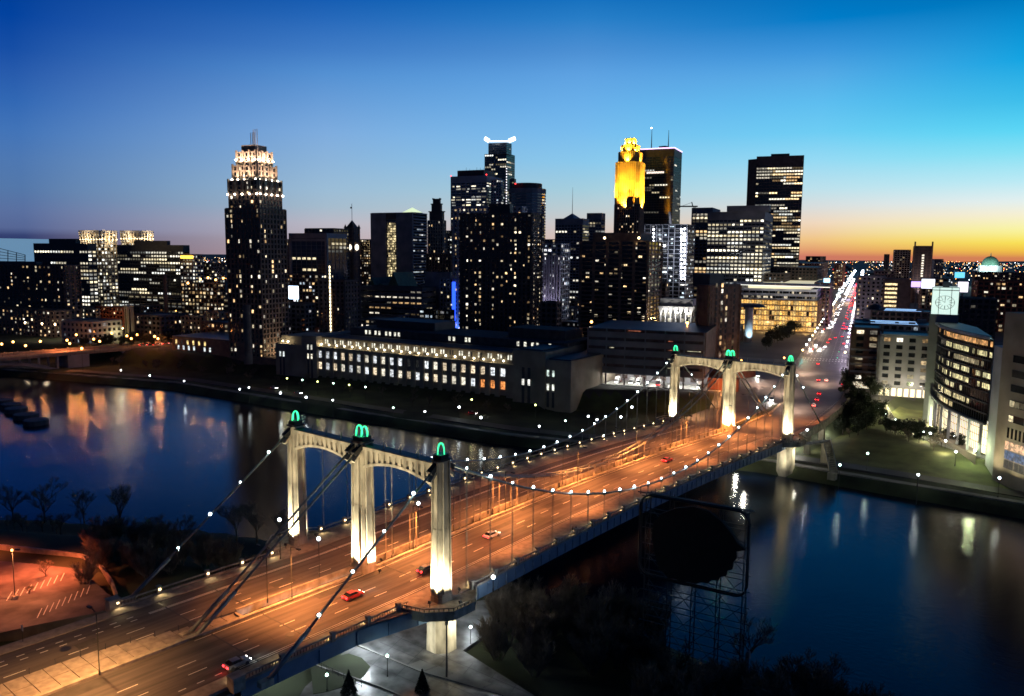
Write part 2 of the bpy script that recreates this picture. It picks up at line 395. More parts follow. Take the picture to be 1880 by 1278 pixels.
# ------------------------------------------------------------------ bridge
SP = 190.5; X3 = 24.6
def zd(y): return 2.2*math.sin(math.pi*y/SP) if 0 < y < SP else 0.0
BR = empty('suspension_bridge', (0, 95, 0), 'long floodlit concrete suspension bridge with orange lit twin decks over the river', 'bridge')
YS = [-130, -100, -72, -46, -20, 0]+[SP*k/20 for k in range(1, 20)]+[SP]
def out(y):            # outer railing offset from the axis
    return 21.9+4.2*sm((y+6)/6) if y < 40 else 26.1-1.0*sm((y-178)/12)
def sheet(name, xl, xr, dz, th, m, y0=-130, y1=SP, kind=None, label=None):
    b = MB(); L_ = []; R_ = []
    yy = [y for y in YS if y0 <= y <= y1]
    if yy[0] > y0: yy.insert(0, y0)
    if yy[-1] < y1: yy.append(y1)
    for y in yy:
        a = xl(y) if callable(xl) else xl; c = xr(y) if callable(xr) else xr
        L_.append(V((a, y, zd(y)+dz))); R_.append(V((c, y, zd(y)+dz)))
    dn = V((0, 0, -th))
    for i in range(len(yy)-1):
        b.face([L_[i], R_[i], R_[i+1], L_[i+1]])
        b.face([R_[i], R_[i]+dn, R_[i+1]+dn, R_[i+1]]); b.face([L_[i+1], L_[i+1]+dn, L_[i]+dn, L_[i]])
        b.face([L_[i+1]+dn, R_[i+1]+dn, R_[i]+dn, L_[i]+dn])
    b.face([L_[0], L_[0]+dn, R_[0]+dn, R_[0]]); b.face([R_[-1], R_[-1]+dn, L_[-1]+dn, L_[-1]])
    return b.build(name, m, BR, kind=kind, label=label)
sheet('roadway', 1.8, 18.3, 0, 1.0, asph, label='right carriageway')
sheet('roadway', -18.3, lambda y: -1.8 if y > -31 else -1.8-5.6*sm((-31-y)/32), 0, 1.0, asph, label='left carriageway')
sheet('sidewalk', 18.3, lambda y: out(y)-.3, .14, .5, pave, label='right sidewalk')
sheet('sidewalk', lambda y: -out(y)+.3, -18.3, .14, .5, pave, label='left sidewalk')
# sidewalk slabs on the approaches, one piece each
slab = MB().box(-1.55, 1.55, -1.45, 1.45, 0, .05)
sl0 = slab.build('paving_slab', pave, BR); sl0.location = (20, -1.5-95, .145)
k = 0
for y in range(-96, -6, 3):
    for x in (20.0, -20.0):
        if k == 0 and x > 0: o = sl0
        else: o = sl0.copy(); COL.objects.link(o); o.parent = BR
        o.location = (x, y+1.5-95, .145+rnd.uniform(0, .02)); o.rotation_euler.z = rnd.uniform(-.004, .004); k += 1
# median between the decks on the approach
for y in range(-100, -31, 3):
    xl = -1.8-5.6*sm((-31-y)/32)
    nn = 2 if xl < -4 else 1
    for q in range(nn):
        w = (0.9-xl)/nn; o = MB().box(xl+.06+q*w, xl+(q+1)*w-.06, y+.06, y+2.94, -.6, .17+rnd.uniform(0, .03)).build('median_slab', pave, BR)
sheet('median_kerb', .9, 1.8, .45, .9, concd, y0=-130)
sheet('median_wall', -1.8, -1.35, 1.0, 1.6, concd, y0=-31)
b = MB(); b.box(-1.35, .9, -31.6, -31, -.5, .5); b.build('median_wall', concd, BR)
# parapets with railing, posts and small lights
for sgn in (1, -1):
    bal = MB()
    ya = -45; ys_ = []
    while ya <= SP+.1: ys_.append(ya); ya += 3.81
    for i, y in enumerate(ys_[:-1]):
        y2 = ys_[i+1]; xa, xb = sgn*out(y), sgn*out(y2)
        if -7 < y < 5: continue
        z1, z2 = zd(y), zd(y2)
        MB().beam((xa, y, z1+1.25), (xb, y2, z2+1.25), .34, .22).beam((xa, y, z1+.2), (xb, y2, z2+.2), .35, .45).build('parapet_rail', concd, BR)
        for q in range(6):
            t = (q+.5)/6; bal.beam((xa+(xb-xa)*t, y+(y2-y)*t, z1+(z2-z1)*t+.4), (xa+(xb-xa)*t, y+(y2-y)*t, z1+(z2-z1)*t+1.2), .07)
    bal.build('baluster', steel_d, BR, kind='stuff')
post = MB().box(-.38, .38, -.38, .38, 0, 1.75).box(-.46, .46, -.46, .46, 1.75, 1.9)
p0 = post.build('parapet_post', concd, None); lt0 = MB().box(-.12, .12, -.2, .2, 1.05, 1.35).build('post_light', warmE, None)
bpy.data.objects.remove(p0.copy()) if False else None
first = True
POSTY = [-45+7.62*0, -36.4, -25.6, -17.2, -9.5]+[7.62*k for k in range(1, 25)]
for sgn in (1, -1):
    for y in POSTY:
        if first: po, pl = p0, lt0; first = False
        else: po, pl = p0.copy(), lt0.copy(); COL.objects.link(po); COL.objects.link(pl)
        po.parent = BR; po.location = (sgn*out(y), y-95, zd(y)); pl.parent = po
        pl.location = (-sgn*.42, 0, 0)
        lamp('SPOT', (sgn*(out(y)-.75), y, zd(y)+1.25), (1, .74, .36), 190, .08, (sgn*(out(y)-1.7), y+.0, zd(y)), 115, .5, BR, 'post_lamp_light')
# asphalt repairs and sealed cracks on the near decks
darkp = mat('asphalt_patch', (.045, .04, .037), .8, noise=.3, scale=.5); Rp_ = random.Random(4)
for i in range(20):
    y = Rp_.uniform(-100, 90); x = Rp_.choice((-15.8, -11.5, -7.6, -4, 4, 7.6, 11.4, 15.4))+Rp_.uniform(-.4, .4); w, l = Rp_.uniform(.7, 1.6), Rp_.uniform(1.5, 5)
    if y+l > 0 > y-l: continue
    b = MB(); za, zb_ = zd(y-l)+.006, zd(y+l)+.006; b.face([(x-w, y-l, za), (x+w, y-l, za), (x+w, y+l, zb_), (x-w, y+l, zb_)]); b.build('asphalt_patch', darkp, BR)
b = MB()
for i in range(26):
    y = Rp_.uniform(-105, -2); x = Rp_.choice((-1, 1))*Rp_.uniform(3.5, 17); q = V((x, y, .009))
    for k in range(Rp_.randint(3, 7)):
        d_ = V((Rp_.uniform(-.5, .5), Rp_.uniform(.8, 2.2), 0)) if i % 3 else V((Rp_.uniform(.8, 2), Rp_.uniform(-.3, .3), 0)); n_ = V((d_.y, -d_.x, 0)).normalized()*.045
        if abs(q.x+d_.x) < 17.8 and (q.y+d_.y) < -1 and abs(q.x+d_.x) > 3: b.face([q-n_, q+n_, q+d_+n_, q+d_-n_]) if n_.x*d_.y < 1e9 else None
        q = q+d_
b.build('sealed_crack', darkp, BR, kind='stuff')
# end piers of the parapets
for sgn in (1, -1):
    MB().box(sgn*22.4-1, sgn*22.4+1, -46.6, -44.4, -.5, 1.9).box(sgn*22.4-1.1, sgn*22.4+1.1, -46.7, -44.3, 1.9, 2.1).build('end_pier', concd, BR)
# girders
for sgn in (1, -1):
    g = MB(); st = MB()
    for i in range(len(YS)-1):
        y, y2 = YS[i], YS[i+1]
        if y < -46: continue
        xa, xb = sgn*(out(y)+.1), sgn*(out(y2)+.1)
        p = [V((xa, y, zd(y)-.1)), V((xb, y2, zd(y2)-.1)), V((xb, y2, zd(y2)-3.0)), V((xa, y, zd(y)-3.0))]
        inn = V((-sgn*.35, 0, 0))
        g.face(p); g.face([q+inn for q in reversed(p)]); g.face([p[3], p[2], p[2]+inn*3, p[3]+inn*3])
        for q in range(3):
            t = q/3; st.beam(V(p[0]).lerp(p[1], t)+V((sgn*.12, 0, -.3)), V(p[3]).lerp(p[2], t)+V((sgn*.12, 0, .1)), .2)
    g.build('edge_girder', steel_b, BR); st.build('girder_stiffener', steel_b, BR, kind='stuff')
# floor beams under the deck
fb = MB()
for k in range(26):
    y = 7.62*k; fb.box(-25, 25, y-.25, y+.25, zd(y)-2.6, zd(y)-1.05)
fb.build('floor_beam', steel_b, BR, kind='stuff')
b = MB()
for y in range(-44, 0, 8): b.box(-21, 21, y-.3, y+.3, -2.4, -1.05)
b.build('floor_beam', steel_b, BR, kind='stuff')
# near abutment
MB().box(-22, 22, -50, -44.5, -11, -1.05).build('abutment', conc, BR)
# lane markings
mk = MB()
def dash(x0, x1, y0, y1, w=.16):
    n = max(1, int(abs(y1-y0)/8)+1)
    for i in range(n):
        ya, yb = y0+(y1-y0)*i/n, y0+(y1-y0)*(i+1)/n; xa, xb = x0+(x1-x0)*i/n, x0+(x1-x0)*(i+1)/n
        mk.face([(xa-w/2, ya, zd(ya)+.012), (xa+w/2, ya, zd(ya)+.012), (xb+w/2, yb, zd(yb)+.012), (xb-w/2, yb, zd(yb)+.012)])
for x in (9.4, 13.0, -5.9, -9.5):
    y = -110
    while y < SP: dash(x, x, y, y+3.4); y += 10.2
for y in range(-110, 190, 4): pass
for x in (17.1, 17.65, 2.6, -14.4, -15.0, -2.6 if False else -14.7+.0):
    if abs(x) > 14 or x == 2.6:
        dash(x, x, -42, SP-.5, .13)
for x in (-13.9, -15.6, 13.6+3):
    y = -110
    while y < -44: dash(x, x, y, y+1.3, .2); y += 3.2
mk.build('lane_marking', paint, BR, kind='stuff')
# expansion joints
j = MB()
for y in (-38.5, -27.6, 4.2):
    for (a, c) in ((1.9, 18.2), (-18.2, -1.9)):
        j.box(a, c, y-.14, y+.14, -.05, zd(y)+.016)
j.build('expansion_joint', steel_d, BR, kind='stuff')
j = MB()
for x, y in ((13.8, -29), (-12.1, -58.5)):
    j.prism([(x+1.0*math.cos(a*.524), y+1.0*math.sin(a*.524)) for a in range(12)], -.1, .02)
j.build('drain_cover', steel_d, BR, kind='stuff')

# towers
def column(parent, X, Y, w, dp, ped):
    def sec(z): 
        t = z/31.0; return w*(1-.20*t), dp*(1-.16*t)
    def octo(x, y, a, b_, c): return [(x-a/2+c, y-b_/2), (x+a/2-c, y-b_/2), (x+a/2, y-b_/2+c), (x+a/2, y+b_/2-c), (x+a/2-c, y+b_/2), (x-a/2+c, y+b_/2), (x-a/2, y+b_/2-c), (x-a/2, y-b_/2+c)]
    b = MB(); zs = [-.5, 1.3, 1.3, 2.0, 2.0, 15.5, 15.5, 15.7, 15.7, 29.6]
    sc = [1.1, 1.1, 1.05, 1.05, 1.0, 1.0, .975, .975, 1.0, 1.0]
    for i in range(0, 10, 2):
        a0, d0 = sec(max(0, zs[i])); a1, d1 = sec(max(0, zs[i+1]))
        b.prism(octo(X, Y, a0*sc[i], d0*sc[i], .55), zs[i], zs[i+1], poly2=octo(X, Y, a1*sc[i+1], d1*sc[i+1], .55))
    a1, d1 = sec(29.6)
    # raised pilaster strips on each face
    for s in (-1, 1):
        for q in (-1, 1):
            a0, d0 = sec(2); b.beam((X+s*a0*.27, Y+q*(d0/2+.02), 2), (X+s*a1*.27, Y+q*(d1/2+.02), 29.4), a0*.2, .22)
            b.beam((X+s*(a0/2+.02), Y+q*d0*.27, 2), (X+s*(a1/2+.02), Y+q*d1*.27, 29.4), .22, d0*.2)
    c = b.build('column', conc, parent)
    MB().prism(octo(X, Y, a1*1.16, d1*1.2, .4), 29.6, 30.0).prism(octo(X, Y, a1*.9, d1*.95, .4), 30.0, 30.9).build('column_cap', copper, parent)
    # green beacon arches
    g = MB(); xs_ = (-.9, .9) if w > 4 else (0,)
    for dx in xs_:
        for ang in (0, math.pi/2):
            pts = []
            for k in range(9):
                t = math.pi*k/8; r = .95*math.cos(t); h = 2.2*math.sin(t)**.75 if 0 < k < 8 else 0
                pts.append((X+dx+r*math.cos(ang), Y+r*math.sin(ang), 30.9+h))
            g.tube(pts, .13, 5)
    g.build('beacon_tube', greenE, parent, label='green glowing beacon arch')
    for dx in xs_:
        lamp('POINT', (X+dx, Y, 32.6), (.05, 1, .5), 150, .3, parent=parent, name='beacon_light')
    return c
def portal(parent, xa, xb, Y):
    b = MB(); n = 12; L_ = xb-xa
    def zb(t): return 24.0+2.0*math.sin(math.pi*t)**.8 if 0 < t < 1 else 24.0
    for i in range(n):
        t0, t1 = i/n, (i+1)/n
        for (dy0, dy1, zt, up) in ((-1.0, 1.0, 28.9, 0),):
            p = [(xa+L_*t0, zb(t0)), (xa+L_*t1, zb(t1)), (xa+L_*t1, zt), (xa+L_*t0, zt)]
            f = [V((x, Y+dy0, z)) for x, z in p]; k = [V((x, Y+dy1, z)) for x, z in p]
            b.face(f); b.face(k[::-1]); b.face([f[0], k[0], k[1], f[1]]); b.face([f[3], f[2], k[2], k[3]])
    cb = b.build('portal_beam', conc, parent)
    # frame, ribs between the slots (proud), dark slots stay recessed
    r = MB()
    for sy in (-1, 1):
        y = Y+sy*1.14
        r.box(xa, xb, y-.16, y+.16, 28.2, 28.95)
        for i in range(n):
            t0, t1 = i/n, (i+1)/n; r.beam((xa+L_*t0, y, zb(t0)+.28), (xa+L_*t1, y, zb(t1)+.28), .32, .6)
        for i in range(12):
            t = (i+.0)/11; w = .95
            x = xa+L_*(.045+.91*t); r.box(x-w/2, x+w/2, y-.13, y+.13, zb(t)+.3, 28.3)
    r.build('portal_rib', conc, parent)
    MB().box(xa-.1, xb+.1, Y-1.45, Y+1.45, 28.95, 29.15).build('portal_coping', copper, parent)
    q = MB()
    for i in range(1, 4):
        x = xa+L_*i/4; MB().box(x-.09, x+.09, Y-.09, Y+.09, 29.15, 30.6).build('coping_post', conc, parent)
def saddle(parent, X, Y, w):
    for s in (-1, 1):
        b = MB(); b.obox((X, Y+s*2.0, 28.3), (w/2, 0, 0), (0, 1.3, -s*.85), (0, .35, s*.5) if False else (0, s*.28, .42)); b.build('saddle_hood', copper, parent)
        b = MB(); b.obox((X, Y+s*2.5, 26.6), (w/2*.9, 0, 0), (0, s*.9, -.9), (0, .18, s*.18)); b.build('saddle_bracket', conc, parent)
for (Y, nm) in ((0, 'near tower on the island side'), (SP, 'far tower on the downtown side')):
    T = empty('tower', (0, Y, 0), parent=BR, label=nm)
    for X, w, dp in ((-X3, 3.1, 3.7), (0, 4.8, 3.8), (X3, 3.1, 3.7)): column(T, X, Y, w, dp, 0)
    portal(T, -X3+1.3, -1.9, Y); portal(T, 1.9, X3-1.3, Y)
    for X in (-X3, -1.1, 1.1, X3): saddle(T, X, Y, 1.3)
    # piers
    for X in (-X3, 0, X3):
        p8 = lambda k, cy=Y: [(X+k*math.cos(math.radians(22.5+45*i)), cy+k*math.sin(math.radians(22.5+45*i))) for i in range(8)]
        MB().prism(p8(3.5), -18, -3.2, poly2=p8(3.2)).prism(p8(3.2), -3.2, -1.3, poly2=p8(4.6)).build('pier', conc, T)
    # lookout platform round each outer column
    for sg in (-1, 1):
        oc = [(sg*x, Y+y) for x, y in ((21.4, -9), (27.2, -7.4), (31.2, -3.2), (31.2, 3.2), (27.6, 7.4), (25.8, 9))]
        MB().prism(oc+[(sg*21.4, Y+9)], -1.3, .1).build('lookout_platform', conc, T)
        wl = MB(); lw = MB()
        for (a, c) in zip(oc, oc[1:]):
            wl.beam((*a, .35), (*c, .35), .35, .7); wl.beam((*a, 1.35), (*c, 1.35), .3, .2)
            for q in range(7):
                t = q/6; x, y = a[0]+(c[0]-a[0])*t, a[1]+(c[1]-a[1])*t; lw.box(x-.05, x+.05, y-.05, y+.05, .7, 1.3)
        wl.build('platform_parapet', conc, T); lw.build('baluster', steel_d, T, kind='stuff')
    # floodlights
    for X, w in ((-X3, 3.1), (0, 4.8), (X3, 3.1)):
        for dx, dy, e in ((0, -4.2, 52000), (1 if X >= 0 else -1, 0, 26000) if abs(X) < 1 else (math.copysign(1, X), 0, 20000), (0, 4.2, 24000)):
            if dy: p = V((X+.9, Y+dy, 1.6))
            else: p = V((X+dx*4.6, Y+.6, 1.2))
            tg = V((X, Y, 12))
            lamp('SPOT', p, (1, .88, .62), e*.9, .25, tg, 96, 1.0, T, 'flood_light')
            fl = MB(); d = (tg-p).normalized(); fl.beam(p-d*.7, p-d*.12, .5, .4); fl.beam(p-d*.4, V((p.x, p.y, .1)), .1)
            fl.build('floodlight_fixture', steel_d, T)
    for xm in (-18.5, -12.3, -6, 6, 12.3, 18.5):
        for sy in (-1, 1): lamp('SPOT', (xm, Y+sy*11, 9), (1, .84, .56), 15000 if sy < 0 else 5000, .5, (xm*.98, Y, 27.5), 80, .9, T, 'portal_fill')  # added mid-air spots that light the portal beams, no fixtures
    # cool lamps under and beside the platforms
    for sg in (1, -1):
        if sg > 0 or Y == 0:
            lamp('SPOT', (sg*29, Y-2.6, -6.2) if False else (sg*31.5, Y+1, -4), (1, .93, .7), 3600 if sg > 0 else 1200, .3, (sg*X3, Y, -6), 120, .7, T, 'pier_light')
            lamp('SPOT', (sg*26, Y-9, -7), (1, .93, .7), 2200 if sg > 0 else 900, .3, (sg*X3, Y, -5), 110, .7, T, 'pier_light')

# cables
def cz(y): return 5.5+24.0*((y-SP/2)/(SP/2))**2
for X, lit in ((-X3, True), (X3, True), (-1.1, False), (1.1, False)):
    pts = [(X, y, cz(y)) for y in [SP*k/50 for k in range(51)]]
    nm = 'main_cable'
    c = MB().tube(pts, .24, 8).build(nm, steel_g, BR, smooth=True)
    ya = 41.5
    MB().tube([(X, 0, 29.5), (X, -ya, -.5)], .24, 8).tube([(X, -ya+9, 5.9), (X, -ya, -.4)], .42, 8).build('stay_cable', steel_g, BR, smooth=True)
    MB().tube([(X, SP, 29.5), (X, SP+ya, -.5 if abs(X) < 3 or X < 0 else -2)], .24, 8).build('stay_cable', steel_g, BR, smooth=True)
    for ys__ in (-ya, SP+ya):
        MB().obox((X, ys__, -.2), (.7, 0, 0), (0, 1.2, 0), (0, 0, .5)).build('cable_anchor', conc, BR)
sus = {}
for X in (-X3, X3, -1.1, 1.1):
    for k in range(1, 25):
        y = 7.62*k; z1 = cz(y)
        if abs(X) < 3: zb = zd(y)-.4
        else: zb = zd(y)+.1
        b = MB(); b.beam((X-.13, y, zb), (X-.13, y, z1), .07); b.beam((X+.13, y, zb), (X+.13, y, z1), .07)
        b.box(X-.34, X+.34, y-.3, y+.3, z1-.45, z1+.32)
        if abs(X) < 3 and z1-zd(y) > 3: b.box(X-.22, X+.22, y-.2, y+.2, zb, zd(y)+1.1)
        b.build('suspender', concd if abs(X) < 3 else steel_g, BR)
    if abs(X) > 3:
        for k in list(range(-4, 0))+list(range(1, 25)):
            y = 7.62*k; z = cz(y) if y > 0 else 29.5+.735*y
            MB().ball((X, y, z+.55), rnd.uniform(.2, .36), n=8, m=5).box(X-.06, X+.06, y-.06, y+.06, z, z+.3).build('cable_lamp', headC, BR, label='small white lamp on the cable' if k == 1 and X > 0 else None)
        for k in (1, 2):
            y = SP+7.62*k; z = 29.5-.735*7.62*k; MB().ball((X, y, z+.55), .3, n=8, m=5).build('cable_lamp', headC, BR)
# lights of the cables on the river side, one lamp for every fourth globe
for k in range(2, 25, 4):
    for X in (-X3, X3):
        y = 7.62*k; lamp('POINT', (X*1.03, y, cz(y)+.8), (.8, .93, 1), 160, .3, parent=BR, name='cable_lamp_light')

# widened deck and street beyond the far tower
DE = [(-26, SP), (-27, 230), (-40, 262), (-54, 305), (-62, 352), (-60, 400), (-40, 410), (-12, 404), (-4, 372), (7.5, 330), (15.5, 296), (21.5, 262), (25.5, 226), (26, SP)]
b = MB(); b.prism([V(p) for p in DE], -1.0, .0)
b.build('street_deck', asph2, BR, label='widening street deck beyond the far tower')
# raised slab; its dark sheet stands in for the shaded gap between carriageways
b = MB(); b.prism([(-2.2, SP+2.5), (2.0, SP+2.5), (-1, 240), (-6.5, 268)], .0, .55).build('median_island', concd, BR)
b = MB(); b.prism([(-1.6, SP+8), (1.2, SP+8), (-1.6, 240), (-6.0, 262)], .5, .62).build('median_gap_dark', grass, BR)
rt = [V((26, SP+10, 0)), V((25.5, 226, 0)), V((21.5, 262, 0)), V((15.5, 296, 0)), V((7.5, 330, 0)), V((-3, 366, 0))]
b = MB(); sw = MB()
for a, c in zip(rt, rt[1:]):
    b.beam(a+V((0, 0, .55)), c+V((0, 0, .55)), .4, 1.2); b.beam(a+V((.3, 0, -.9)), c+V((.3, 0, -.9)), .5, 2.4)
    i3 = V((-3.6, 0, 0)); i1 = V((-.2, 0, 0)); u = V((0, 0, .16))
    sw.face([a+i3+u, a+i1+u, c+i1+u, c+i3+u]); sw.face([a+i3, a+i3+u, c+i3+u, c+i3])
b.build('curved_parapet', concd, BR); sw.build('sidewalk', pave, BR)
for x, y in ((24, 216), (22.5, 238), (19, 262), (13.5, 288), (7, 312), (10, 236), (5, 262)):
    MB().box(x-1.1, x+1.1, y-1.1, y+1.1, -13, -1).build('pier', conc, BR)
mk = MB()
for off in (3.5, 7, 10.5, -3.5, -7, -10.5):
    for s in list(range(-185, 500, 12)):
        a, c = av(s, off), av(s+4, off)
        if a.y < 395: zz_ = .012
        else: zz_ = .112
        n = AVN*.09; mk.face([a-n+V((0, 0, zz_)), a+n+V((0, 0, zz_)), c+n+V((0, 0, zz_)), c-n+V((0, 0, zz_))])
for s in (-172, -162):      # crosswalk
    for q in range(-13, 14, 2):
        a = av(s, q); mk.obox(a+V((0, 0, .118)), AVN*.45, AVD*1.3, (0, 0, .004))
for k in range(14):
    t = k/13; mk.beam((21-9*t, 222+70*t, .02), (21.2-9.2*t, 226+70*t, .02), .12, .01)
mk.build('street_marking', paint, None, kind='structure', label='painted lane lines and crosswalk on the avenue')
# stairs down from the far platform
st = empty('outdoor_stair', (36, 196, -10), 'pale outdoor stair with blue lit handrail descending from the far right platform', 'stair')
b = MB(); b.beam((30.5, 192, -1.2), (35, 205, -1.3), 2.6, .6); b.build('landing_bridge', conc, st)
n_ = 18
for i in range(n_):
    t = i/n_; c = V((35, 205, -1.3)).lerp(V((43, 190, -9.6)), t)
    MB().obox(c, (1.2, .55, 0), (-.2, .42, 0), (0, 0, .12)).build('step', conc, st)
for sgn in (-1, 1):
    o_ = V((1.25*sgn, .6*sgn, 0))
    MB().beam(V((35, 205, -.8))+o_, V((43, 190, -9.1))+o_, .25, .9).build('stringer', conc, st)
    MB().beam(V((35, 205, .2))+o_, V((43, 190, -8.1))+o_, .1, .12).build('handrail', steel_b, st)
MB().box(33.6, 36.4, 203.6, 206.4, -12, -1.6).build('stair_pier', conc, st)
MB().box(41.6, 44.4, 187.6, 190.4, -12, -9.4).build('stair_pier', conc, st)
st2 = empty('outdoor_stair', (-38, 180, -10), 'pale outdoor stair beside the far left platform of the bridge', 'stair')
for i in range(n_):
    t = i/n_; c = V((-30, 182, -1.3)).lerp(V((-47, 170, -9.6)), t)
    MB().obox(c, (.5, .4, 0), (-.9, 1.1, 0), (0, 0, .12)).build('step', conc, st2)
for sgn in (-1, 1):
    o_ = V((-.9*sgn, 1.2*sgn, 0)); MB().beam(V((-30, 182, -.6))+o_, V((-47, 170, -9))+o_, .2, .8).build('stringer', steel_b, st2)
MB().box(-49, -46, 168, 171, -12, -9.6).build('landing', conc, st2)

# ------------------------------------------------------------------ buildings
WARM = [(1, .72, .38), (1, .62, .28), (1, .84, .56), (1, .9, .72)]
OFFICE = [(1, .90, .66), (1, .84, .52), (.95, .97, .9), (1, .93, .75)]
COOL = [(.8, .93, 1), (1, .97, .9), (.7, .85, 1), (.95, .95, 1)]
GA = math.radians(-15.9)
def rd(px, y=420): r = ray(px, y); return V((r.x, r.y, 0)).normalized()
def hit(P, d, px, y):
    """distance s so that P + d*s lies in pixel column px (plan view)"""
    r = ray(px, y); det = d.x*(-r.y)+r.x*d.y
    bx, by = CAM.x-P.x, CAM.y-P.y
    return (bx*(-r.y)+r.x*by)/det
def corners(xl, xc, xr, ytop, d, th=None, depth=30, side=None):
    """footprint (near corner first) and roof height from three pixel columns and a distance"""
    th = GA if th is None else math.radians(th)
    a = V((math.sin(th), math.cos(th), 0)); r = V((math.cos(th), -math.sin(th), 0))
    P = atd(xc, ytop, d); z1 = P.z; P = V((P.x, P.y, 0))
    if side is None: side = 'R' if xc < 1555 else 'L'
    if side == 'R':
        w = hit(P, -r, xl, ytop); dp = hit(P, a, xr, ytop) if xr > xc+1 else depth
        return [P, P+a*dp, P+a*dp-r*w, P-r*w], z1
    w = hit(P, r, xr, ytop); dp = hit(P, a, xl, ytop) if xl < xc-1 else depth
    if not 5 < dp < 90: dp = depth
    return [P, P+a*dp, P+a*dp+r*w, P+r*w], z1
def glow(pal, s, r_=None):
    c = rnd.choice(pal); k = s*rnd.choice((.06, .12, .2, .35, .5, .75, 1.1)); return tuple(v*k for v in c)
def facade(root, cs, z0, z1, fh, bw, pf, sf, wall, gl, lit, pal, s=1.6, mode='cell', hw=.66, hh=.58, single=False, topband=0, proud=.35, edges=(0, 1, 2, 3), rowp=None, colp=None, dark=True, gname='glass_wall', kv=None):
    """core of glass, spandrels and piers standing proud of it, lit rooms as panes"""
    n = len(cs)
    MB().prism([(c.x, c.y) for c in cs], z0, z1-.4).build(gname, gl, root)
    fr = MB(); pn = MB(); cnt = 0
    cen = sum(cs, V((0, 0, 0)))/n
    nf = max(1, int(round((z1-topband-z0)/fh))); fhh = (z1-topband-z0)/nf
    for e in range(n):
        a, c = cs[e], cs[(e+1) % n]; t = (c-a); L_ = t.length; t.normalize(); nn = V((t.y, -t.x, 0))
        if nn.dot((a+c)/2-cen) < 0: nn = -nn
        nb = max(1, int(round(L_/bw))); bb = L_/nb
        up = V((0, 0, 1))
        if pf > 0:
            for i in range(nb+1):
                p = a+t*(bb*i); fr.obox(p+up*((z0+z1)/2), t*(bb*pf/2), nn*proud, up*((z1-z0)/2))
        if sf > 0:
            for i in range(nf+1):
                z = z0+fhh*i; fr.obox((a+c)/2+up*(z), t*(L_/2), nn*(proud*.8), up*(fhh*sf/2))
        if topband: fr.obox((a+c)/2+up*(z1-topband/2), t*(L_/2+proud), nn*(proud+.05), up*(topband/2))
        if lit <= 0: continue
        if (CAM-(a+c)/2).dot(nn) < 0 or e not in edges: continue
        for i in range(nf):
            pr = lit if rowp is None else lit*rowp[rnd.randrange(len(rowp))]
            run = 0; col = None
            for j_ in range(nb):
                if mode == 'run':
                    if run <= 0:
                        on = rnd.random() < pr; run = rnd.randint(1, 6); col = glow(pal, s) if on else None
                    run -= 1
                else:
                    on = rnd.random() < (pr if colp is None else pr*colp[j_ % len(colp)]); col = (glow(pal, s) if kv is None else (lambda q_: tuple(v*s*q_ for v in rnd.choice(pal)))(rnd.uniform(*kv))) if on else None
                if col is None: continue
                w = bb*hw*(1 if pf < .5 else 1-pf+.1)/2; h = fhh*hh/2
                w = min(w, bb*(1-pf)/2-.05)
                m_ = max(.1, min(h, fhh*(1-sf)/2-.05)); jw = 1.0; jo = 0.0
                if mode == 'cell' and kv is None and not single:
                    jw = rnd.choice((1, 1, .8, .5, .45)); jo = rnd.uniform(-1, 1)*(1-jw)*w; m_ *= rnd.choice((1, 1, .85, .7))
                p = a+t*(bb*(j_+.5)+jo)+nn*(.06)+up*(z0+fhh*(i+.5)); w *= jw
                q = [p-t*w-up*m_, p+t*w-up*m_, p+t*w+up*m_, p-t*w+up*m_]
                if single and cnt < 280:
                    b = MB(); b.obox(p, t*w, nn*.05, up*m_, col); b.build('lit_window', GLOWM, root); cnt += 1
                else: pn.face(q, col)
    if fr.v: fr.build('facade_frame', wall, root, kind='stuff')
    if pn.v: pn.build('lit_window', GLOWM, root, kind='stuff')
    MB().prism([(c.x, c.y) for c in cs], z1-.4, z1-.1).build('roof', roofm, root)
    return nf
def inset(cs, k):
    c = sum(cs, V((0, 0, 0)))/len(cs); return [c+(p-c)*k for p in cs]
def rooftop(root, cs, z, h, k=.5, m=None):
    MB().prism([(c.x, c.y) for c in inset(cs, k)], z-.2, z+h).build('mechanical_penthouse', m or wblack, root)
def units(root, cs, z, n):
    a, t, u = cs[0], cs[3]-cs[0], cs[1]-cs[0]
    for i in range(n):
        p = a+t*rnd.uniform(.1, .9)+u*rnd.uniform(.1, .9); w = rnd.uniform(1, 2.4)
        MB().obox(p+V((0, 0, z+w*.4)), t.normalized()*w, u.normalized()*w*.7, (0, 0, w*.45)).build('rooftop_unit', wgrey, root)
def bld(name, label, cat='building', group=None, at=None):
    return empty(name, at, label, cat, group)
def simple(name, label, px, fh=3.6, bw=4, pf=.3, sf=.35, wall=wgrey, gl=glass, lit=.3, pal=OFFICE, z0=-.5, **k):
    """px = (xl, xc, xr, ytop, distance[, theta, depth, side])"""
    cs, z1 = corners(*px); kw = dict(k); pent = kw.pop('pent', None); nu = kw.pop('nu', 0); cat = kw.pop('cat', 'building'); grp = kw.pop('group', None)
    r = bld(name, label, cat, grp, (cs[0].x, cs[0].y, z0))
    facade(r, cs, z0, z1, fh, bw, pf, sf, wall, gl, lit, pal, **kw)
    if pent: rooftop(r, cs, z1, *pent)
    if nu: units(r, cs, z1, nu)
    return r, cs, z1
def redlamp(root, p): MB().ball(p, .9, n=6, m=4).build('warning_lamp', redE, root)

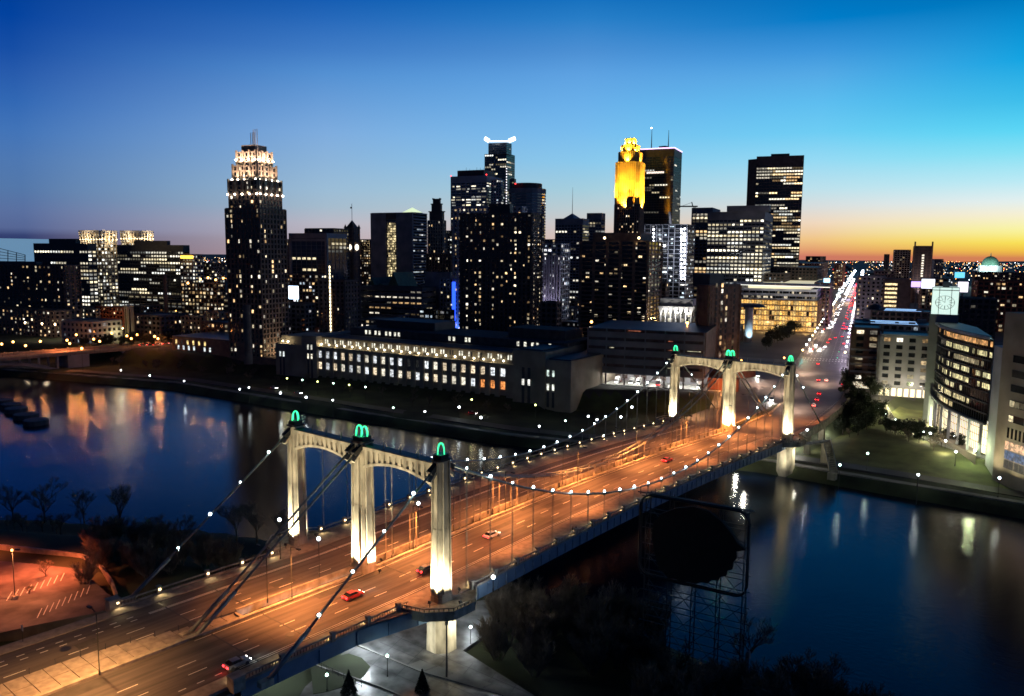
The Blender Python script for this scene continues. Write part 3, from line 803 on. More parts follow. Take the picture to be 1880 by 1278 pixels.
# --- far left cluster
simple('apartment_block', 'dark brick riverside apartment block with few warm windows at the left edge', (-70, 117, 145, 488, 800), 3.3, 5.5, .5, .4, wdark, glass, .20, WARM, s=2.0, hw=.7, hh=.7, pent=(3, .4))
simple('apartment_podium', 'low podium wing with lit windows in front of the dark left apartment block', (-60, 100, 147, 572, 750), 3.3, 5, .5, .4, wbrown, glass, .35, WARM, s=2.0)
simple('office_block', 'long dark office block with rows of white windows left of the left crown tower', (62, 160, 176, 447, 960), 3.9, 4.2, .14, .48, wblack, glass, .8, OFFICE, s=2.2, mode='run', rowp=(1, 1, .9, .4, .9, .1), pent=(5, .5), topband=7)
for (px, lb) in (((148, 184, 212, 428, 1010), 'left of two beige office towers with a glowing flared crown'), ((223, 258, 279, 428, 1120), 'right of two beige office towers with a glowing flared crown')):
    r, cs, z1 = simple('crown_tower', lb, px, 3.9, 4.4, .28, .3, wbeige, glass, .75, OFFICE, s=2.2, topband=0, cat='tower')
    ac = MB(); cr = MB()
    for e in range(4):
        a, c = cs[e], cs[(e+1) % 4]; t = c-a; n = max(4, int(t.length/4.4)); nn = V((t.y, -t.x, 0)).normalized()
        if nn.dot((a+c)/2-(cs[0]+cs[2])/2) < 0: nn = -nn
        for i in range(n+1):
            p = a+t*(i/n); cr.beam(p+nn*.6+V((0, 0, z1-12)), p+nn*2.0+V((0, 0, z1+2)), 1.0, 1.0)
            ac.ball(p+nn*1.2+V((0, 0, z1-7)), .7, n=6, m=4)
        cr.obox((a+c)/2+nn*1.6+V((0, 0, z1+2.4)), t/2, nn*.9, (0, 0, .8))
    cr.build('flared_crown', wlight, r, kind='stuff'); ac.build('crown_lamp', warmE, r, kind='stuff')
    m_ = (cs[0]+cs[3])/2; q = (cs[0]+cs[1])/2; c_ = (cs[0]+cs[2])/2
    for p in (m_+(m_-c_).normalized()*7, q+(q-c_).normalized()*7): lamp('POINT', (p.x, p.y, z1-6), (1, .72, .36), 14000, 1.5, parent=r, name='crown_light')
simple('office_block', 'wide dark office block with white lit rows right of the two crown towers', (214, 336, 347, 450, 1000), 3.9, 4.2, .12, .48, wblack, glass, .7, OFFICE, s=2.2, mode='run', rowp=(1, 1, .7, .9, .2, .9, .1), pent=(5, .5), topband=7)
simple('office_wing', 'lower office wing with an orange rooftop sign band beside the wide dark office', (330, 352, 372, 468, 960), 3.9, 4, .15, .45, wgrey, glass, .75, OFFICE, s=2.0)
p = atd(343, 472, 955); MB().obox(p, AVN*9, AVD*.3, (0, 0, 1.6)).build('rooftop_sign', emis('orange_sign', (1, .45, .05), 4))
tag(bpy.data.objects['rooftop_sign'], 'glowing orange sign strip on the lower office wing', 'sign')
# stadium wedge
r = bld('stadium', 'pale blue lit angular stadium roof at the far left edge', 'stadium', None, atd(20, 470, 1500)*1)
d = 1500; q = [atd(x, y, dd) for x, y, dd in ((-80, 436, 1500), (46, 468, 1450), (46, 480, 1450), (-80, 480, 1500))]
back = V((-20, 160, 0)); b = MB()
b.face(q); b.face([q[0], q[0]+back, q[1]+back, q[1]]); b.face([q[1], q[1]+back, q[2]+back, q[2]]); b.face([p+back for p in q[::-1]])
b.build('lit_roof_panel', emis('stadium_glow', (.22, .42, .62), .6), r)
b = MB()
for i in range(9):
    t = i/8; b.beam(q[3].lerp(q[2], t), q[0].lerp(q[1], t), 1.2, .8)
for i in range(5):
    t = i/4; b.beam(q[0].lerp(q[3], t), q[1].lerp(q[2], t), .8, .8)
b.build('roof_truss', wgrey, r, kind='stuff'); MB().prism([(q[0].x, q[0].y), (q[1].x, q[1].y), (q[1].x-20, q[1].y+160), (q[0].x-20, q[0].y+160)], 0, q[3].z).build('stadium_wall', wgrey, r)

# low and middle buildings left of the crowned tower
LOW = [
 ('parking_ramp', 'long low parking ramp with pale lit floor bands behind the left warehouses', (236, 420, 436, 549, 900), dict(fh=3.2, bw=9, pf=.06, sf=.5, wall=wbeige, lit=.5, pal=OFFICE, s=.7, mode='run')),
 ('warehouse', 'orange lit brick warehouse between the left lamps and the elevator shaft', (176, 232, 240, 566, 800), dict(fh=3.6, bw=4.2, pf=.5, sf=.5, wall=wred, lit=.35, pal=WARM)),
 ('apartment_block', 'small beige apartment block with warm windows right of the podium wing', (150, 176, 182, 568, 790), dict(fh=3.3, bw=4, pf=.4, sf=.4, wall=wbeige, lit=.45, pal=WARM)),
 ('warehouse', 'long dark brick warehouse with a single row of lit windows near the left bridge end', (246, 326, 344, 588, 720), dict(fh=4, bw=6, pf=.6, sf=.45, wall=wdark, lit=.3, pal=COOL)),
 ('apartment_block', 'beige row building with warm uplights left of the crowned tower', (326, 368, 380, 582, 700), dict(fh=3.5, bw=4.5, pf=.5, sf=.45, wall=wbeige, lit=.3, pal=WARM)),
 ('apartment_block', 'bright beige corner building with warm windows at the foot of the crowned tower', (378, 404, 412, 574, 685), dict(fh=3.5, bw=4, pf=.45, sf=.4, wall=wbeige, lit=.5, pal=WARM)),
 ('office_block', 'small lit office above the orange loading yard left of the crowned tower', (332, 398, 410, 521, 860), dict(fh=4, bw=5, pf=.12, sf=.3, wall=wdark, lit=.7, pal=WARM, s=1.4)),
 ('office_block', 'grey midrise with white windows just left of the crowned tower', (360, 388, 412, 484, 1000), dict(fh=3.8, bw=4, pf=.3, sf=.4, wall=wbrown, lit=.3, pal=OFFICE)),
 ('office_block', 'flat brown slab roofed building right behind the crowned tower', (526, 560, 577, 560, 700), dict(fh=4, bw=5, pf=.3, sf=.4, wall=wdark, lit=.08, pal=COOL)),
]
for nm, lb, px, k in LOW: simple(nm, lb, px, **k)
p = atd(238, 600, 705); r = bld('elevator_shaft', 'tall yellowish lit shaft tower beside the dark warehouse on the left', 'tower', None, (p.x, p.y, 0))
zt = atd(238, 562, 705).z; MB().box(p.x-2.6, p.x+2.6, p.y-2.6, p.y+2.6, 0, zt).build('shaft', wbeige, r); MB().box(p.x-3, p.x+3, p.y-3, p.y+3, zt, zt+.6).build('cap', wgrey, r)
b = MB(); b.box(p.x+2.6, p.x+2.7, p.y-1.2, p.y-.2, 1, zt-2); b.box(p.x-.5, p.x+.5, p.y-2.7, p.y-2.6, 1, zt-2); b.build('shaft_window', glass, r, kind='stuff')
lamp('POINT', (p.x+9, p.y-12, 7), (1, .85, .35), 3500, .5, parent=r)
for px, y0, y1, dd, w, lb in ((305, 503, 560, 880, 2.2, 'slim pale chimney standing above the long parking ramp'), (456, 560, 662, 470, 2.4, 'tall dark chimney in front of the crowned tower')):
    p = atd(px, y1, dd); zt = atd(px, y0, dd).z; c = MB().tube([(p.x, p.y, 8 if w > 2.3 else -1), (p.x, p.y, zt)], w, 12, r2=w*.75).tube([(p.x, p.y, zt-1.2), (p.x, p.y, zt)], w*.9, 12)
    c.build('chimney', wbrown, None); tag(bpy.data.objects[-1] if False else [o for o in COL.objects if o.name.startswith('chimney')][-1], lb, 'chimney')

# --- crowned apartment tower (left)
cs, zt = corners(414, 476, 524, 382, 560, None)
ztops = [zt, atd(476, 330, 560).z, atd(476, 302, 560).z, atd(476, 276, 560).z]
r = bld('crowned_tower', 'tall stepped apartment tower with bright white lights on its crown', 'tower', None, (cs[0].x, cs[0].y, 0))
facade(r, cs, -1, zt, 3.35, 3.4, .42, .3, wbrown, glass, .2, WARM, s=2.2, hw=.8, hh=.75, colp=(1.4, 1.4, .3, 1.6, .6, .2, 1.0, .3))
k = [.86, .70, .56]; zprev = zt
fx = MB(); fin = MB(); spots = []
for i, zz_ in enumerate(ztops[1:]):
    c2 = inset(cs, k[i]); facade(r, c2, zprev-.2, zz_, 3.35, 3.4, .40, .3, wbeige if i else wbrown, glass, .22, WARM, s=2.4)
    for e in range(4):
        a, c = c2[e], c2[(e+1) % 4]; t = c-a; nn = V((t.y, -t.x, 0)).normalized()
        if nn.dot((a+c)/2-(c2[0]+c2[2])/2) < 0: nn = -nn
        n = max(3, int(t.length/5))
        for j_ in range(n+1):
            p = a+t*(j_/n)
            fin.obox(p+nn*.7+V((0, 0, zz_-3.2)), t.normalized()*.5, nn*.5, (0, 0, 4.6))
            if nn.dot(CAM-p) > 0 and i >= 0: fx.ball(p+nn*1.6+V((0, 0, zz_-(9 if i < 2 else 5))), .62, n=6, m=4)
        if nn.dot(CAM-a) > 0 and i >= 1:
            for j_ in (.2, .5, .8): spots.append((a+t*j_+nn*4.5+V((0, 0, zprev+1.5)), a+t*j_+V((0, 0, zz_-1)), i))
    zprev = zz_
fin.build('crown_fin', wbeige, r, kind='stuff'); fx.build('crown_lamp', emis('crown_white', (1, .86, .66), 16), r, kind='stuff')
for p, q, i in spots: lamp('SPOT', p, (1, .66, .46), 9000 if i == 1 else 14000, .4, q, 100, .8, r, 'crown_light')
c2 = inset(cs, .42); rooftop(r, cs, zprev, 5, .42, wbeige)
for e in (0, 2):
    for j_ in range(3):
        p = c2[e]+V((j_*2.2-2, 0, 0)); MB().tube([(p.x, p.y, zprev), (p.x, p.y, zprev+15)], .22, 5).build('spire', wlight, r)

# --- next group: framed glass office, clock tower, city hall, county centre
r, cs, z1 = simple('glass_office', 'dark office with a pale framed blue glass front left of the clock tower', (534, 600, 636, 428, 860), 3.9, 7, .05, .05, wgrey, glassb, .10, OFFICE, s=1.6, topband=5, mode='run')
t = (cs[0]-cs[3]).normalized(); nn = V((t.y, -t.x, 0))
if nn.dot(CAM-cs[0]) < 0: nn = -nn
b = MB()
for s in (0, 1): b.obox(cs[3].lerp(cs[0], s)+nn*.9+V((0, 0, z1/2)), t*1.4, nn*1.2, (0, 0, z1/2))
b.obox(cs[3].lerp(cs[0], .5)+nn*.9+V((0, 0, z1-7)), (cs[0]-cs[3])/2, nn*1.2, (0, 0, 1.3)); b.build('portal_frame', wgrey, r)
simple('office_slab', 'dark slab building joined behind the framed glass office', (560, 612, 640, 420, 900), 3.8, 5, .3, .4, wdark, glass, .10, WARM)
simple('apartment_tower', 'dark slab tower with one vertical line of amber windows near the clock tower', (586, 632, 660, 516, 620), 3.3, 4, .5, .45, wdark, glass, .04, WARM)
cs_, z_ = corners(586, 632, 660, 516, 620)
b = MB(); u = cs_[3].lerp(cs_[0], .45)
for i in range(18): b.obox(u+V((0, 0, 3+i*2.3))+(CAM-u).normalized()*1.0, AVN*.7, AVD*.1, (0, 0, .85), (1.6, .95, .4))
o = b.build('stair_window', GLOWM, None, kind='stuff'); o.parent = [q for q in COL.objects if q.name.startswith('apartment_tower')][-1]; pr = V(o.parent['_o']); o.location = -pr
p = atd(607, 560, 600)
r = bld('light_mast', 'thin vertical line of white light on a street corner left of the clock tower', 'light mast', None, (p.x, p.y, 0))
MB().box(p.x-.5, p.x+.5, p.y-.5, p.y+.5, 0, atd(607, 478, 600).z).build('mast', wgrey, r)
b = MB()
for i in range(22): z = 6+i*2.55; b.box(p.x+.2, p.x+.9, p.y-1, p.y-.5, z, z+1.7)
b.build('light_strip', emis('amber_strip', (1, .84, .5), 5), r, kind='stuff')
simple('lowrise', 'busy lit lowrise with coloured windows right of the crowned tower', (526, 590, 612, 505, 780), 3.4, 3.6, .3, .35, wdark, glass, .45, WARM+COOL, s=2.0)
p = atd(534, 537, 640); o = MB().obox(p, AVN*7, AVD*.4, (0, 0, 5)).build('led_billboard', emis('led_blue', (.55, .75, 1), 5)); tag(o, 'bright blue white screen right of the crowned tower base', 'billboard')

r, cs, z1 = simple('clock_tower', 'stone clock tower with dark pyramid spire and two glowing clock faces', (634, 648, 659, 419, 980), 4, 5, .5, .3, wbrown, wdark, 0, WARM, cat='tower')
c = (cs[0]+cs[2])/2; hs = (cs[0]-cs[2]).length/2
for q in cs: MB().prism([(q.x+dx, q.y+dy) for dx, dy in ((-1.5, -1.5), (1.5, -1.5), (1.5, 1.5), (-1.5, 1.5))], z1, z1+5, poly2=[(q.x, q.y)]*4).build('pinnacle', wbrown, r)
zs = atd(648, 404, 990).z
MB().prism([(q.x, q.y) for q in cs], z1, zs, poly2=[(c.x, c.y)]*4).build('pyramid_roof', wblack, r)
MB().tube([(c.x, c.y, zs-1), (c.x, c.y, atd(648, 374, 990).z)], .3, 5).build('flagpole', wgrey, r)
MB().box(c.x-3, c.x, c.y-.05, c.y+.05, atd(648, 380, 990).z-2, atd(648, 380, 990).z).build('flag', wred, r)
zc = atd(645, 454, 980).z
for (a, cc) in ((cs[3], cs[0]), (cs[0], cs[1])):
    m_ = (a+cc)/2; nn = (m_-c).normalized(); t = (cc-a).normalized(); b = MB()
    p = [m_+nn*1.1+t*(3.6*math.cos(i*math.pi/8))+V((0, 0, zc+3.6*math.sin(i*math.pi/8))) for i in range(16)]
    i0 = [q-nn*.4 for q in p]; b.face(p)
    for i in range(16): b.face([p[i], p[(i+1) % 16], i0[(i+1) % 16], i0[i]])
    b.build('clock_face', emis('clock_white', (1, .93, .72), 3.0), r)
    h = MB(); m2 = m_+nn*1.25+V((0, 0, zc)); h.beam(m2, m2+V((0, 0, 2.7)), .3, .1); h.beam(m2, m2+t*1.8+V((0, 0, -.6)), .35, .1); h.build('clock_hand', wblack, r)
# city hall green roofs
r = bld('city_hall', 'old stone city hall with steep green copper roofs and gables', 'building', None, atd(700, 540, 900))
def gable(root, P, t, u, w, L_, z0, ze, zr, wallm, roofm_):
    a, b_, c, d = P, P+t*w, P+t*w+u*L_, P+u*L_; up = V((0, 0, 1))
    MB().prism([(q.x, q.y) for q in (a, b_, c, d)], z0, ze).build('wall', wallm, root)
    r1, r2 = (a+b_)/2+up*zr, (c+d)/2+up*zr; e = lambda q: q+up*ze
    b = MB(); b.face([e(a), r1, r2, e(d)]); b.face([e(b_), e(c), r2, r1]); b.face([e(a), e(b_), r1]); b.face([e(c), e(d), r2]); b.build('copper_roof', roofm_, root)
P = atd(648, 560, 930); P.z = 0; t = AVN; u = AVD
Q = atd(655, 545, 900); Q.z = 0
gable(r, Q, AVN, AVD, 62, 40, 0, 24, 38, wbrown, coppr)
for px_, w in ((682, 20), (722, 22)):
    Q = atd(px_, 545, 880); Q.z = 0; gable(r, Q-AVN*w/2, AVN, AVD, w, 40, 0, 26, 50 if px_ > 700 else 44, wbrown, coppr)
    b = MB()
    for i in range(3):
        for z in (12, 19): b.obox(Q+AVN*((i-1)*4.4)-AVD*.15+V((0, 0, z)), AVN*1.0, AVD*.1, (0, 0, 1.6), (1.6, 1.0, .5))
    b.build('lit_window', GLOWM, r, kind='stuff')
# county centre
r, cs, z1 = simple('county_centre', 'massive grey twin slab tower with a glowing cross braced atrium', (683, 757, 784, 391, 1060), 3.9, 4, 0, .45, wgrey, glass, .0, OFFICE, cat='tower')
a, c = cs[3], cs[0]; t = (c-a).normalized(); nn = V((t.y, -t.x, 0)); nn = nn if nn.dot(CAM-a) > 0 else -nn; W_ = (c-a).length
MB().obox(a.lerp(c, .17)+nn*.9+V((0, 0, z1/2)), t*(W_*.19), nn*1.1, (0, 0, z1/2+.5)).build('slab_wall', wgrey, r)
MB().obox(a.lerp(c, .82)+nn*.9+V((0, 0, z1/2)), t*(W_*.20), nn*1.1, (0, 0, z1/2+.5)).build('slab_wall', wgrey, r)
MB().obox(a.lerp(c, .47)+nn*.5+V((0, 0, z1-4)), t*(W_*.16), nn*.7, (0, 0, 4)).build('atrium_head', wdark, r)
x0, x1 = .385, .595; zt_ = atd(722, 408, 1050).z; b = MB(); at_n = 34
for i in range(at_n):
    z = zt_*i/at_n
    for j_ in range(8):
        if rnd.random() < .92: s = x0+(x1-x0)*(j_+.5)/8; b.obox(a.lerp(c, s)+nn*.55+V((0, 0, z+2)), t*(W_*(x1-x0)/17), nn*.05, (0, 0, zt_/at_n*.36), glow([(1, .80, .42)], 1.5))
b.build('atrium_light', GLOWM, r, kind='stuff')
b = MB(); nX = 9
for i in range(nX):
    z0_, z1_ = zt_*i/nX, zt_*(i+1)/nX; pa, pb = a.lerp(c, x0)+nn*.8, a.lerp(c, x1)+nn*.8
    b.beam(pa+V((0, 0, z0_)), pb+V((0, 0, z1_)), 1.1, .3); b.beam(pb+V((0, 0, z0_)), pa+V((0, 0, z1_)), 1.1, .3)
b.build('cross_brace', wdark, r, kind='stuff')
b = MB(); a2, c2 = cs[0], cs[1]
for i in range(14):
    z = z1-14-i*7
    for j_ in range(7):
        if rnd.random() < .4: b.obox(a2.lerp(c2, (j_+.5)/7)+V((t*.5).to_tuple())+V((0, 0, z)), (c2-a2)*.06, t*.05, (0, 0, .8), glow(COOL, 1.0))
b.build('lit_window', GLOWM, r, kind='stuff')
p = atd(757, 388, 1250); q = [(p.x+dx, p.y+dy) for dx, dy in ((-11, -11), (11, -11), (11, 11), (-11, 11))]
o = bld('glass_pyramid_tower', 'small glowing pyramid roof showing behind the grey county tower', 'tower', None, (p.x, p.y, 0))
MB().prism([(x, y) for x, y in q], 0, p.z-2).build('wall', wgrey, o); MB().prism(q, p.z-2, atd(757, 381, 1250).z, poly2=[(p.x, p.y)]*4).build('glass_pyramid', emis('pyramid_glow', (.7, .85, .55), 1.1), o)
# stepped art deco tower
r = bld('art_deco_tower', 'dark stepped art deco tower with a narrow ornate top', 'tower', None, atd(800, 500, 980)*1)
for (px, dd) in (((783, 828, 842, 466, 960), 0), ((786, 813, 818, 405, 990), 1), ):
    cs, z1 = corners(*px); facade(r, cs, 0, z1, 4, 3.6, .5, .2 if dd == 0 else .3, wbeige if dd else wbrown, glass, .10, WARM, s=2)
zb = z1; base = inset(cs, .92)
for k_, ya, yb in ((.86, 405, 389), (.62, 389, 375), (.46, 375, 366)):
    c2 = inset(cs, k_); MB().prism([(q.x, q.y) for q in c2], atd(800, ya, 990).z-.5, atd(800, yb, 990).z).build('tower_stage', wblack, r)
    MB().prism([(q.x, q.y) for q in inset(cs, k_*1.14)], atd(800, yb, 990).z, atd(800, yb, 990).z+1.2).build('cornice', wblack, r)
for q in inset(cs, .45): MB().tube([(q.x, q.y, atd(800, 366, 990).z), (q.x, q.y, atd(800, 363, 990).z)], .7, 5).build('finial', wblack, r)
simple('office_block', 'plain pale windowless block below the art deco tower', (780, 826, 834, 500, 800), 5, 9, .02, .02, wgrey, wgrey, .0)
simple('office_block', 'small grey office with a grid of dark square windows below the art deco tower', (808, 832, 842, 512, 780), 3.8, 4, .45, .4, wgrey, glass, .1, OFFICE)
simple('bank_building', 'low dark building with golden lit floor lines behind the post office', (655, 775, 800, 532, 760), 5, 7, .05, .72, wblack, glass, .55, WARM, mode='run', s=1.5)
simple('lowrise', 'lit glass lobby building with long white canopy left of the blue lit column', (770, 826, 834, 570, 640), 4, 5, .06, .2, wdark, glass, .5, COOL, s=1.2)
# --- centre group
r, cs, z1 = simple('white_grid_tower', 'pale concrete grid office tower with rows of warm lit windows', (828, 893, 920, 322, 1180), 3.9, 8.5, .12, .5, wlight, glass, .8, OFFICE, s=2.2, topband=9, mode='cell', hw=1, rowp=(1, 1, .9, .8, .1), pent=(9, .75), cat='tower')
redlamp(r, cs[3]+V((0, 0, z1+1))); redlamp(r, cs[0]+V((0, 0, z1+1)))
for i in range(6): p = cs[3].lerp(cs[1], .3+.07*i); MB().tube([(p.x, p.y, z1+8), (p.x, p.y, z1+11+rnd.random()*4)], .25, 4).build('antenna', wblack, r)
simple('office_slab', 'lower lit slab just right of the pale grid tower base', (902, 920, 926, 330, 1175), 3.9, 4, .3, .4, wlight, glass, .3, COOL)
# winged glass skyscraper
r = bld('winged_skyscraper', 'tall dark blue glass skyscraper with glowing white winged roof', 'tower', None, atd(930, 400, 1400))
cs, z1 = corners(890, 930, 945, 282, 1400); facade(r, cs, 0, z1, 4, 4, .05, .3, wblack, glassb, .22, OFFICE, s=2.2, mode='run')
cs2, z2 = corners(897, 930, 939, 262, 1395); facade(r, cs2, z1-1, z2, 4, 4, .05, .3, wblack, glassb, .03, COOL)
b = MB(); q = cs[0]+(cs[0]-cs[2]).normalized()*.8
for i in range(46): b.ball(q+V((0, 0, 10+i*4.6)), 1.0, n=5, m=3)
b.build('corner_light', emis('corner_white', (.85, .82, .9), 2.4), r, kind='stuff')
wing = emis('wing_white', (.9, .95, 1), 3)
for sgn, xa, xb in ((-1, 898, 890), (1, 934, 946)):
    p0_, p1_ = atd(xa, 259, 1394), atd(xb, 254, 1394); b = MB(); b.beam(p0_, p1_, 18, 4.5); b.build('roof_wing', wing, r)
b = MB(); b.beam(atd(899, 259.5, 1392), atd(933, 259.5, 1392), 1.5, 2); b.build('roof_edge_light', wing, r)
simple('office_slab', 'narrow dark tower tucked beside the winged skyscraper', (936, 944, 947, 329, 1380), 4, 4, .2, .4, wblack, glassb, .2, OFFICE)
# rounded office
r = bld('rounded_tower', 'banded glass office tower with a curved front and rounded roof', 'tower', None, atd(975, 500, 1150))
cl = atd(968, 344, 1175); R0 = 27; zt_ = atd(968, 345, 1150).z
arc = [V((cl.x+R0*math.cos(math.radians(a)), cl.y+R0*math.sin(math.radians(a)), 0)) for a in range(0, 360, 18)]
facade(r, arc, 0, zt_, 4.1, 9, .0, .48, wgrey, glassb, .45, OFFICE, s=1.2, mode='run', topband=6)
MB().prism([(q.x, q.y) for q in inset(arc, .8)], zt_, atd(968, 335, 1150).z).build('rounded_penthouse', wdark, r)
redlamp(r, arc[15]+V((0, 0, zt_+6)))
# dark residential tower and white tower behind
r, cs, z1 = simple('white_column_tower', 'pale tower with blue lit edge rising behind the dark apartment tower', (833, 958, 966, 380, 680), 3.5, 4, .45, .4, wlight, glass, .25, WARM, s=1.8, cat='tower')
q = cs[3]+(CAM-cs[3]).normalized()*1.2
b = MB(); b.beam(V((q.x, q.y, 0)), V((q.x, q.y, 46)), 2.2, 2.2); b.build('blue_edge_light', emis('deep_blue', (.02, .08, 1), 2.6), r)
lamp('POINT', (q.x+2, q.y-6, 4), (.1, .25, 1), 9000, .5, parent=r)
r, cs, z1 = simple('dark_apartment_tower', 'broad black apartment tower with scattered warm windows in the centre', (846, 976, 994, 392, 600), 3.1, 3.6, .5, .42, wdark, glass, .26, WARM, s=2.4, hw=.8, hh=.8, colp=(.2, 1.6, .2, 1.2, 1.8, .2, .2, 1.5), cat='tower')
rooftop(r, cs, z1, 8, .3)
bal = MB()
for i in range(26):
    for tt in (.04, .3, .7, .96):
        p = cs[0].lerp(cs[1], tt); nn = (cs[0]-cs[3]).normalized(); bal.obox(p+nn*1.0+V((0, 0, 6+i*3.1)), nn*1.0, AVD*1.6, (0, 0, .45))
bal.build('balcony', wdark, r, kind='stuff')
r, cs, z1 = simple('colonnade_tower', 'violet tinted office block with tall white columns lit from below', (990, 1030, 1046, 448, 740), 3.8, 4.6, .32, .25, wlight, glass, .30, COOL, s=1.6)
for i in range(6):
    p = cs[3].lerp(cs[0], (i+.5)/6)-AVD*5; lamp('SPOT', (p.x, p.y, 2), (.75, .65, 1), 26000, .5, p+AVD*6+V((0, 0, 40)), 80, .8, r)
for t_i in range(9):
    p = cs[3].lerp(cs[0], t_i/8)-AVD*1.2; MB().beam(V((p.x, p.y, 0)), V((p.x, p.y, z1-10)), 1.4, 1.4).build('column', wlight, r)
r, cs, z1 = simple('pyramid_office', 'office block with a small pyramid and tall mast on its roof', (1020, 1070, 1081, 401, 1080), 3.9, 4.4, .18, .4, wgrey, glass, .28, OFFICE, s=1.5, mode='run', topband=8)
c = (cs[0]+cs[2])/2; zp = atd(1060, 391, 1090).z; k_ = 9
MB().prism([(c.x+dx, c.y+dy) for dx, dy in ((-k_, -k_), (k_, -k_), (k_, k_), (-k_, k_))], z1, zp, poly2=[(c.x, c.y)]*4).build('pyramid_roof', wlight, r)
MB().tube([(c.x, c.y, zp-1), (c.x, c.y, atd(1060, 343, 1090).z)], .45, 5, r2=.15).build('mast', wgrey, r)
simple('flat_top_tower', 'teal glass tower with flat overhanging top beside the pyramid office', (1078, 1104, 1111, 391, 1200), 4, 4.4, .1, .4, wgrey, glassb, .3, OFFICE, s=1.2, mode='run', topband=9)
# gold lit art deco skyscraper
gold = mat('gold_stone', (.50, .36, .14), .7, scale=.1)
r = bld('gold_skyscraper', 'stepped art deco skyscraper floodlit bright gold', 'tower', None, atd(1152, 420, 1240))
dd = 1240; c = atd(1153, 470, dd+16); c.z = 0; stg = [(46, 'x', 375, 46), (46, 375, 300, 45), (41, 300, 279, 39), (33, 279, 266, 32), (20, 266, 252, 19)]
zl = lambda y: atd(1153, y, dd).z
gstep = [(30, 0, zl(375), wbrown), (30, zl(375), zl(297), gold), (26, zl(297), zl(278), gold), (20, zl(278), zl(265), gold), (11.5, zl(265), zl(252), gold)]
sp_ = 1460/ dd; half = [23, 22.5, 18.5, 14, 8]
ax = V((math.cos(GA), -math.sin(GA), 0)); ay = AVD
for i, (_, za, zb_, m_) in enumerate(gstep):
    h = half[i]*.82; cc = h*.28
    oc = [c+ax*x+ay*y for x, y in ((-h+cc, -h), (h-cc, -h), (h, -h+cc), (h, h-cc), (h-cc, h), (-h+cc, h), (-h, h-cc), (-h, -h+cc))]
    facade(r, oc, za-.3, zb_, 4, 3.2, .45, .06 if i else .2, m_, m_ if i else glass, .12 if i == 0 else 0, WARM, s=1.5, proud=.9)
    if i < 4:
        hh_ = half[i+1]*.82
        if i == 0: hh_ = half[0]*.82
        for ang in range(0, 8):
            a = math.radians(45*ang)+GA*0; dv = V((math.cos(a-GA), math.sin(a-GA), 0))
            if dv.dot(CAM-c) < 0: continue
            p = c+dv*(hh_+4 if i == 0 else hh_+3.5)+V((0, 0, zb_+(-6 if i == 0 else 1.5))); q = c+dv*hh_*.6+V((0, 0, zb_+(58 if i == 0 else 14)))
            lamp('SPOT', p, (1, .56, .05), 950000 if i == 0 else 130000, .8, q, 120, .9, r, 'gold_light')
            if i == 0:
                lamp('SPOT', c+dv*(hh_+16)+V((0, 0, zb_-4)), (1, .54, .05), 1100000, .8, c+dv*hh_*.9+V((0, 0, zb_+52)), 50, .9, r, 'gold_light')
fc = (CAM-c).normalized(); fc.z = 0
MB().obox(c+fc*24+V((0, 0, zl(371))), (fc.y*5, -fc.x*5, 0), fc*1.5, (0, 0, 8)).build('dark_notch', wbrown, r)
# dark glass skyscraper behind
r, cs, z1 = simple('dark_glass_skyscraper', 'tall black glass skyscraper with violet lit roof line and two masts', (1174, 1238, 1252, 272, 1330), 4, 4.4, .08, .3, wblack, glassb, .16, OFFICE, s=2.0, mode='run', topband=12, cat='tower')
b = MB()
for a, c_ in ((cs[3], cs[0]), (cs[0], cs[1])): b.beam(a+V((0, 0, z1+.6)), c_+V((0, 0, z1+.6)), 2.2, 1.6)
b.build('roof_edge_light', emis('violet_white', (.80, .55, 1), 2.2), r)
for px_, y_ in ((1196, 236), (1227, 239)):
    p = atd(px_, 270, 1345); MB().tube([(p.x, p.y, z1), (p.x, p.y, atd(px_, y_, 1345).z)], .9, 6, r2=.3).build('roof_mast', wblack, r)
MB().ball(atd(1196, 235, 1345), 1.1).build('mast_lamp', headW, r); p = atd(1219, 268, 1345); MB().box(p.x-6, p.x+6, p.y-6, p.y+6, z1, z1+5).build('mechanical_penthouse', wblack, r)
b = MB(); t = (cs[0]-cs[3]).normalized()
for i in range(14): b.obox(cs[3].lerp(cs[0], .25+.035*i)-AVD*.4+V((0, 0, atd(1210, 316, 1330).z)), t*1.3, AVD*.1, (0, 0, 1.5), (1.6, 1.3, 1.1))
b.build('lit_floor', GLOWM, r, kind='stuff')
# residential tower with concrete piers
r, cs, z1 = simple('striped_apartment_tower', 'wide brown apartment tower with vertical concrete piers and warm windows', (1067, 1190, 1215, 443, 600), 3.2, 11, .22, .34, wbrown, glass, 0, WARM, cat='tower')
pn = MB()
for (a, c_) in ((cs[3], cs[0]), (cs[0], cs[1])):
    t = (c_-a); nn = V((t.y, -t.x, 0)).normalized(); nn = nn if nn.dot(CAM-a) > 0 else -nn; n = int(t.length/3.6)
    for f in range(int(z1/3.2)):
        for i in range(n):
            if rnd.random() < .17: pn.obox(a+t*((i+.5)/n)+nn*.1+V((0, 0, 1+f*3.2+1.4)), t.normalized()*1.2, nn*.04, (0, 0, .85), glow(WARM, 2.2))
pn.build('lit_window', GLOWM, r, kind='stuff'); rooftop(r, cs, z1, 6.5, .72, wbrown)
for px_ in (1110, 1173):
    p = atd(px_, 437, 598); MB().ball(p, .9).build('roof_lamp', warmE, r)
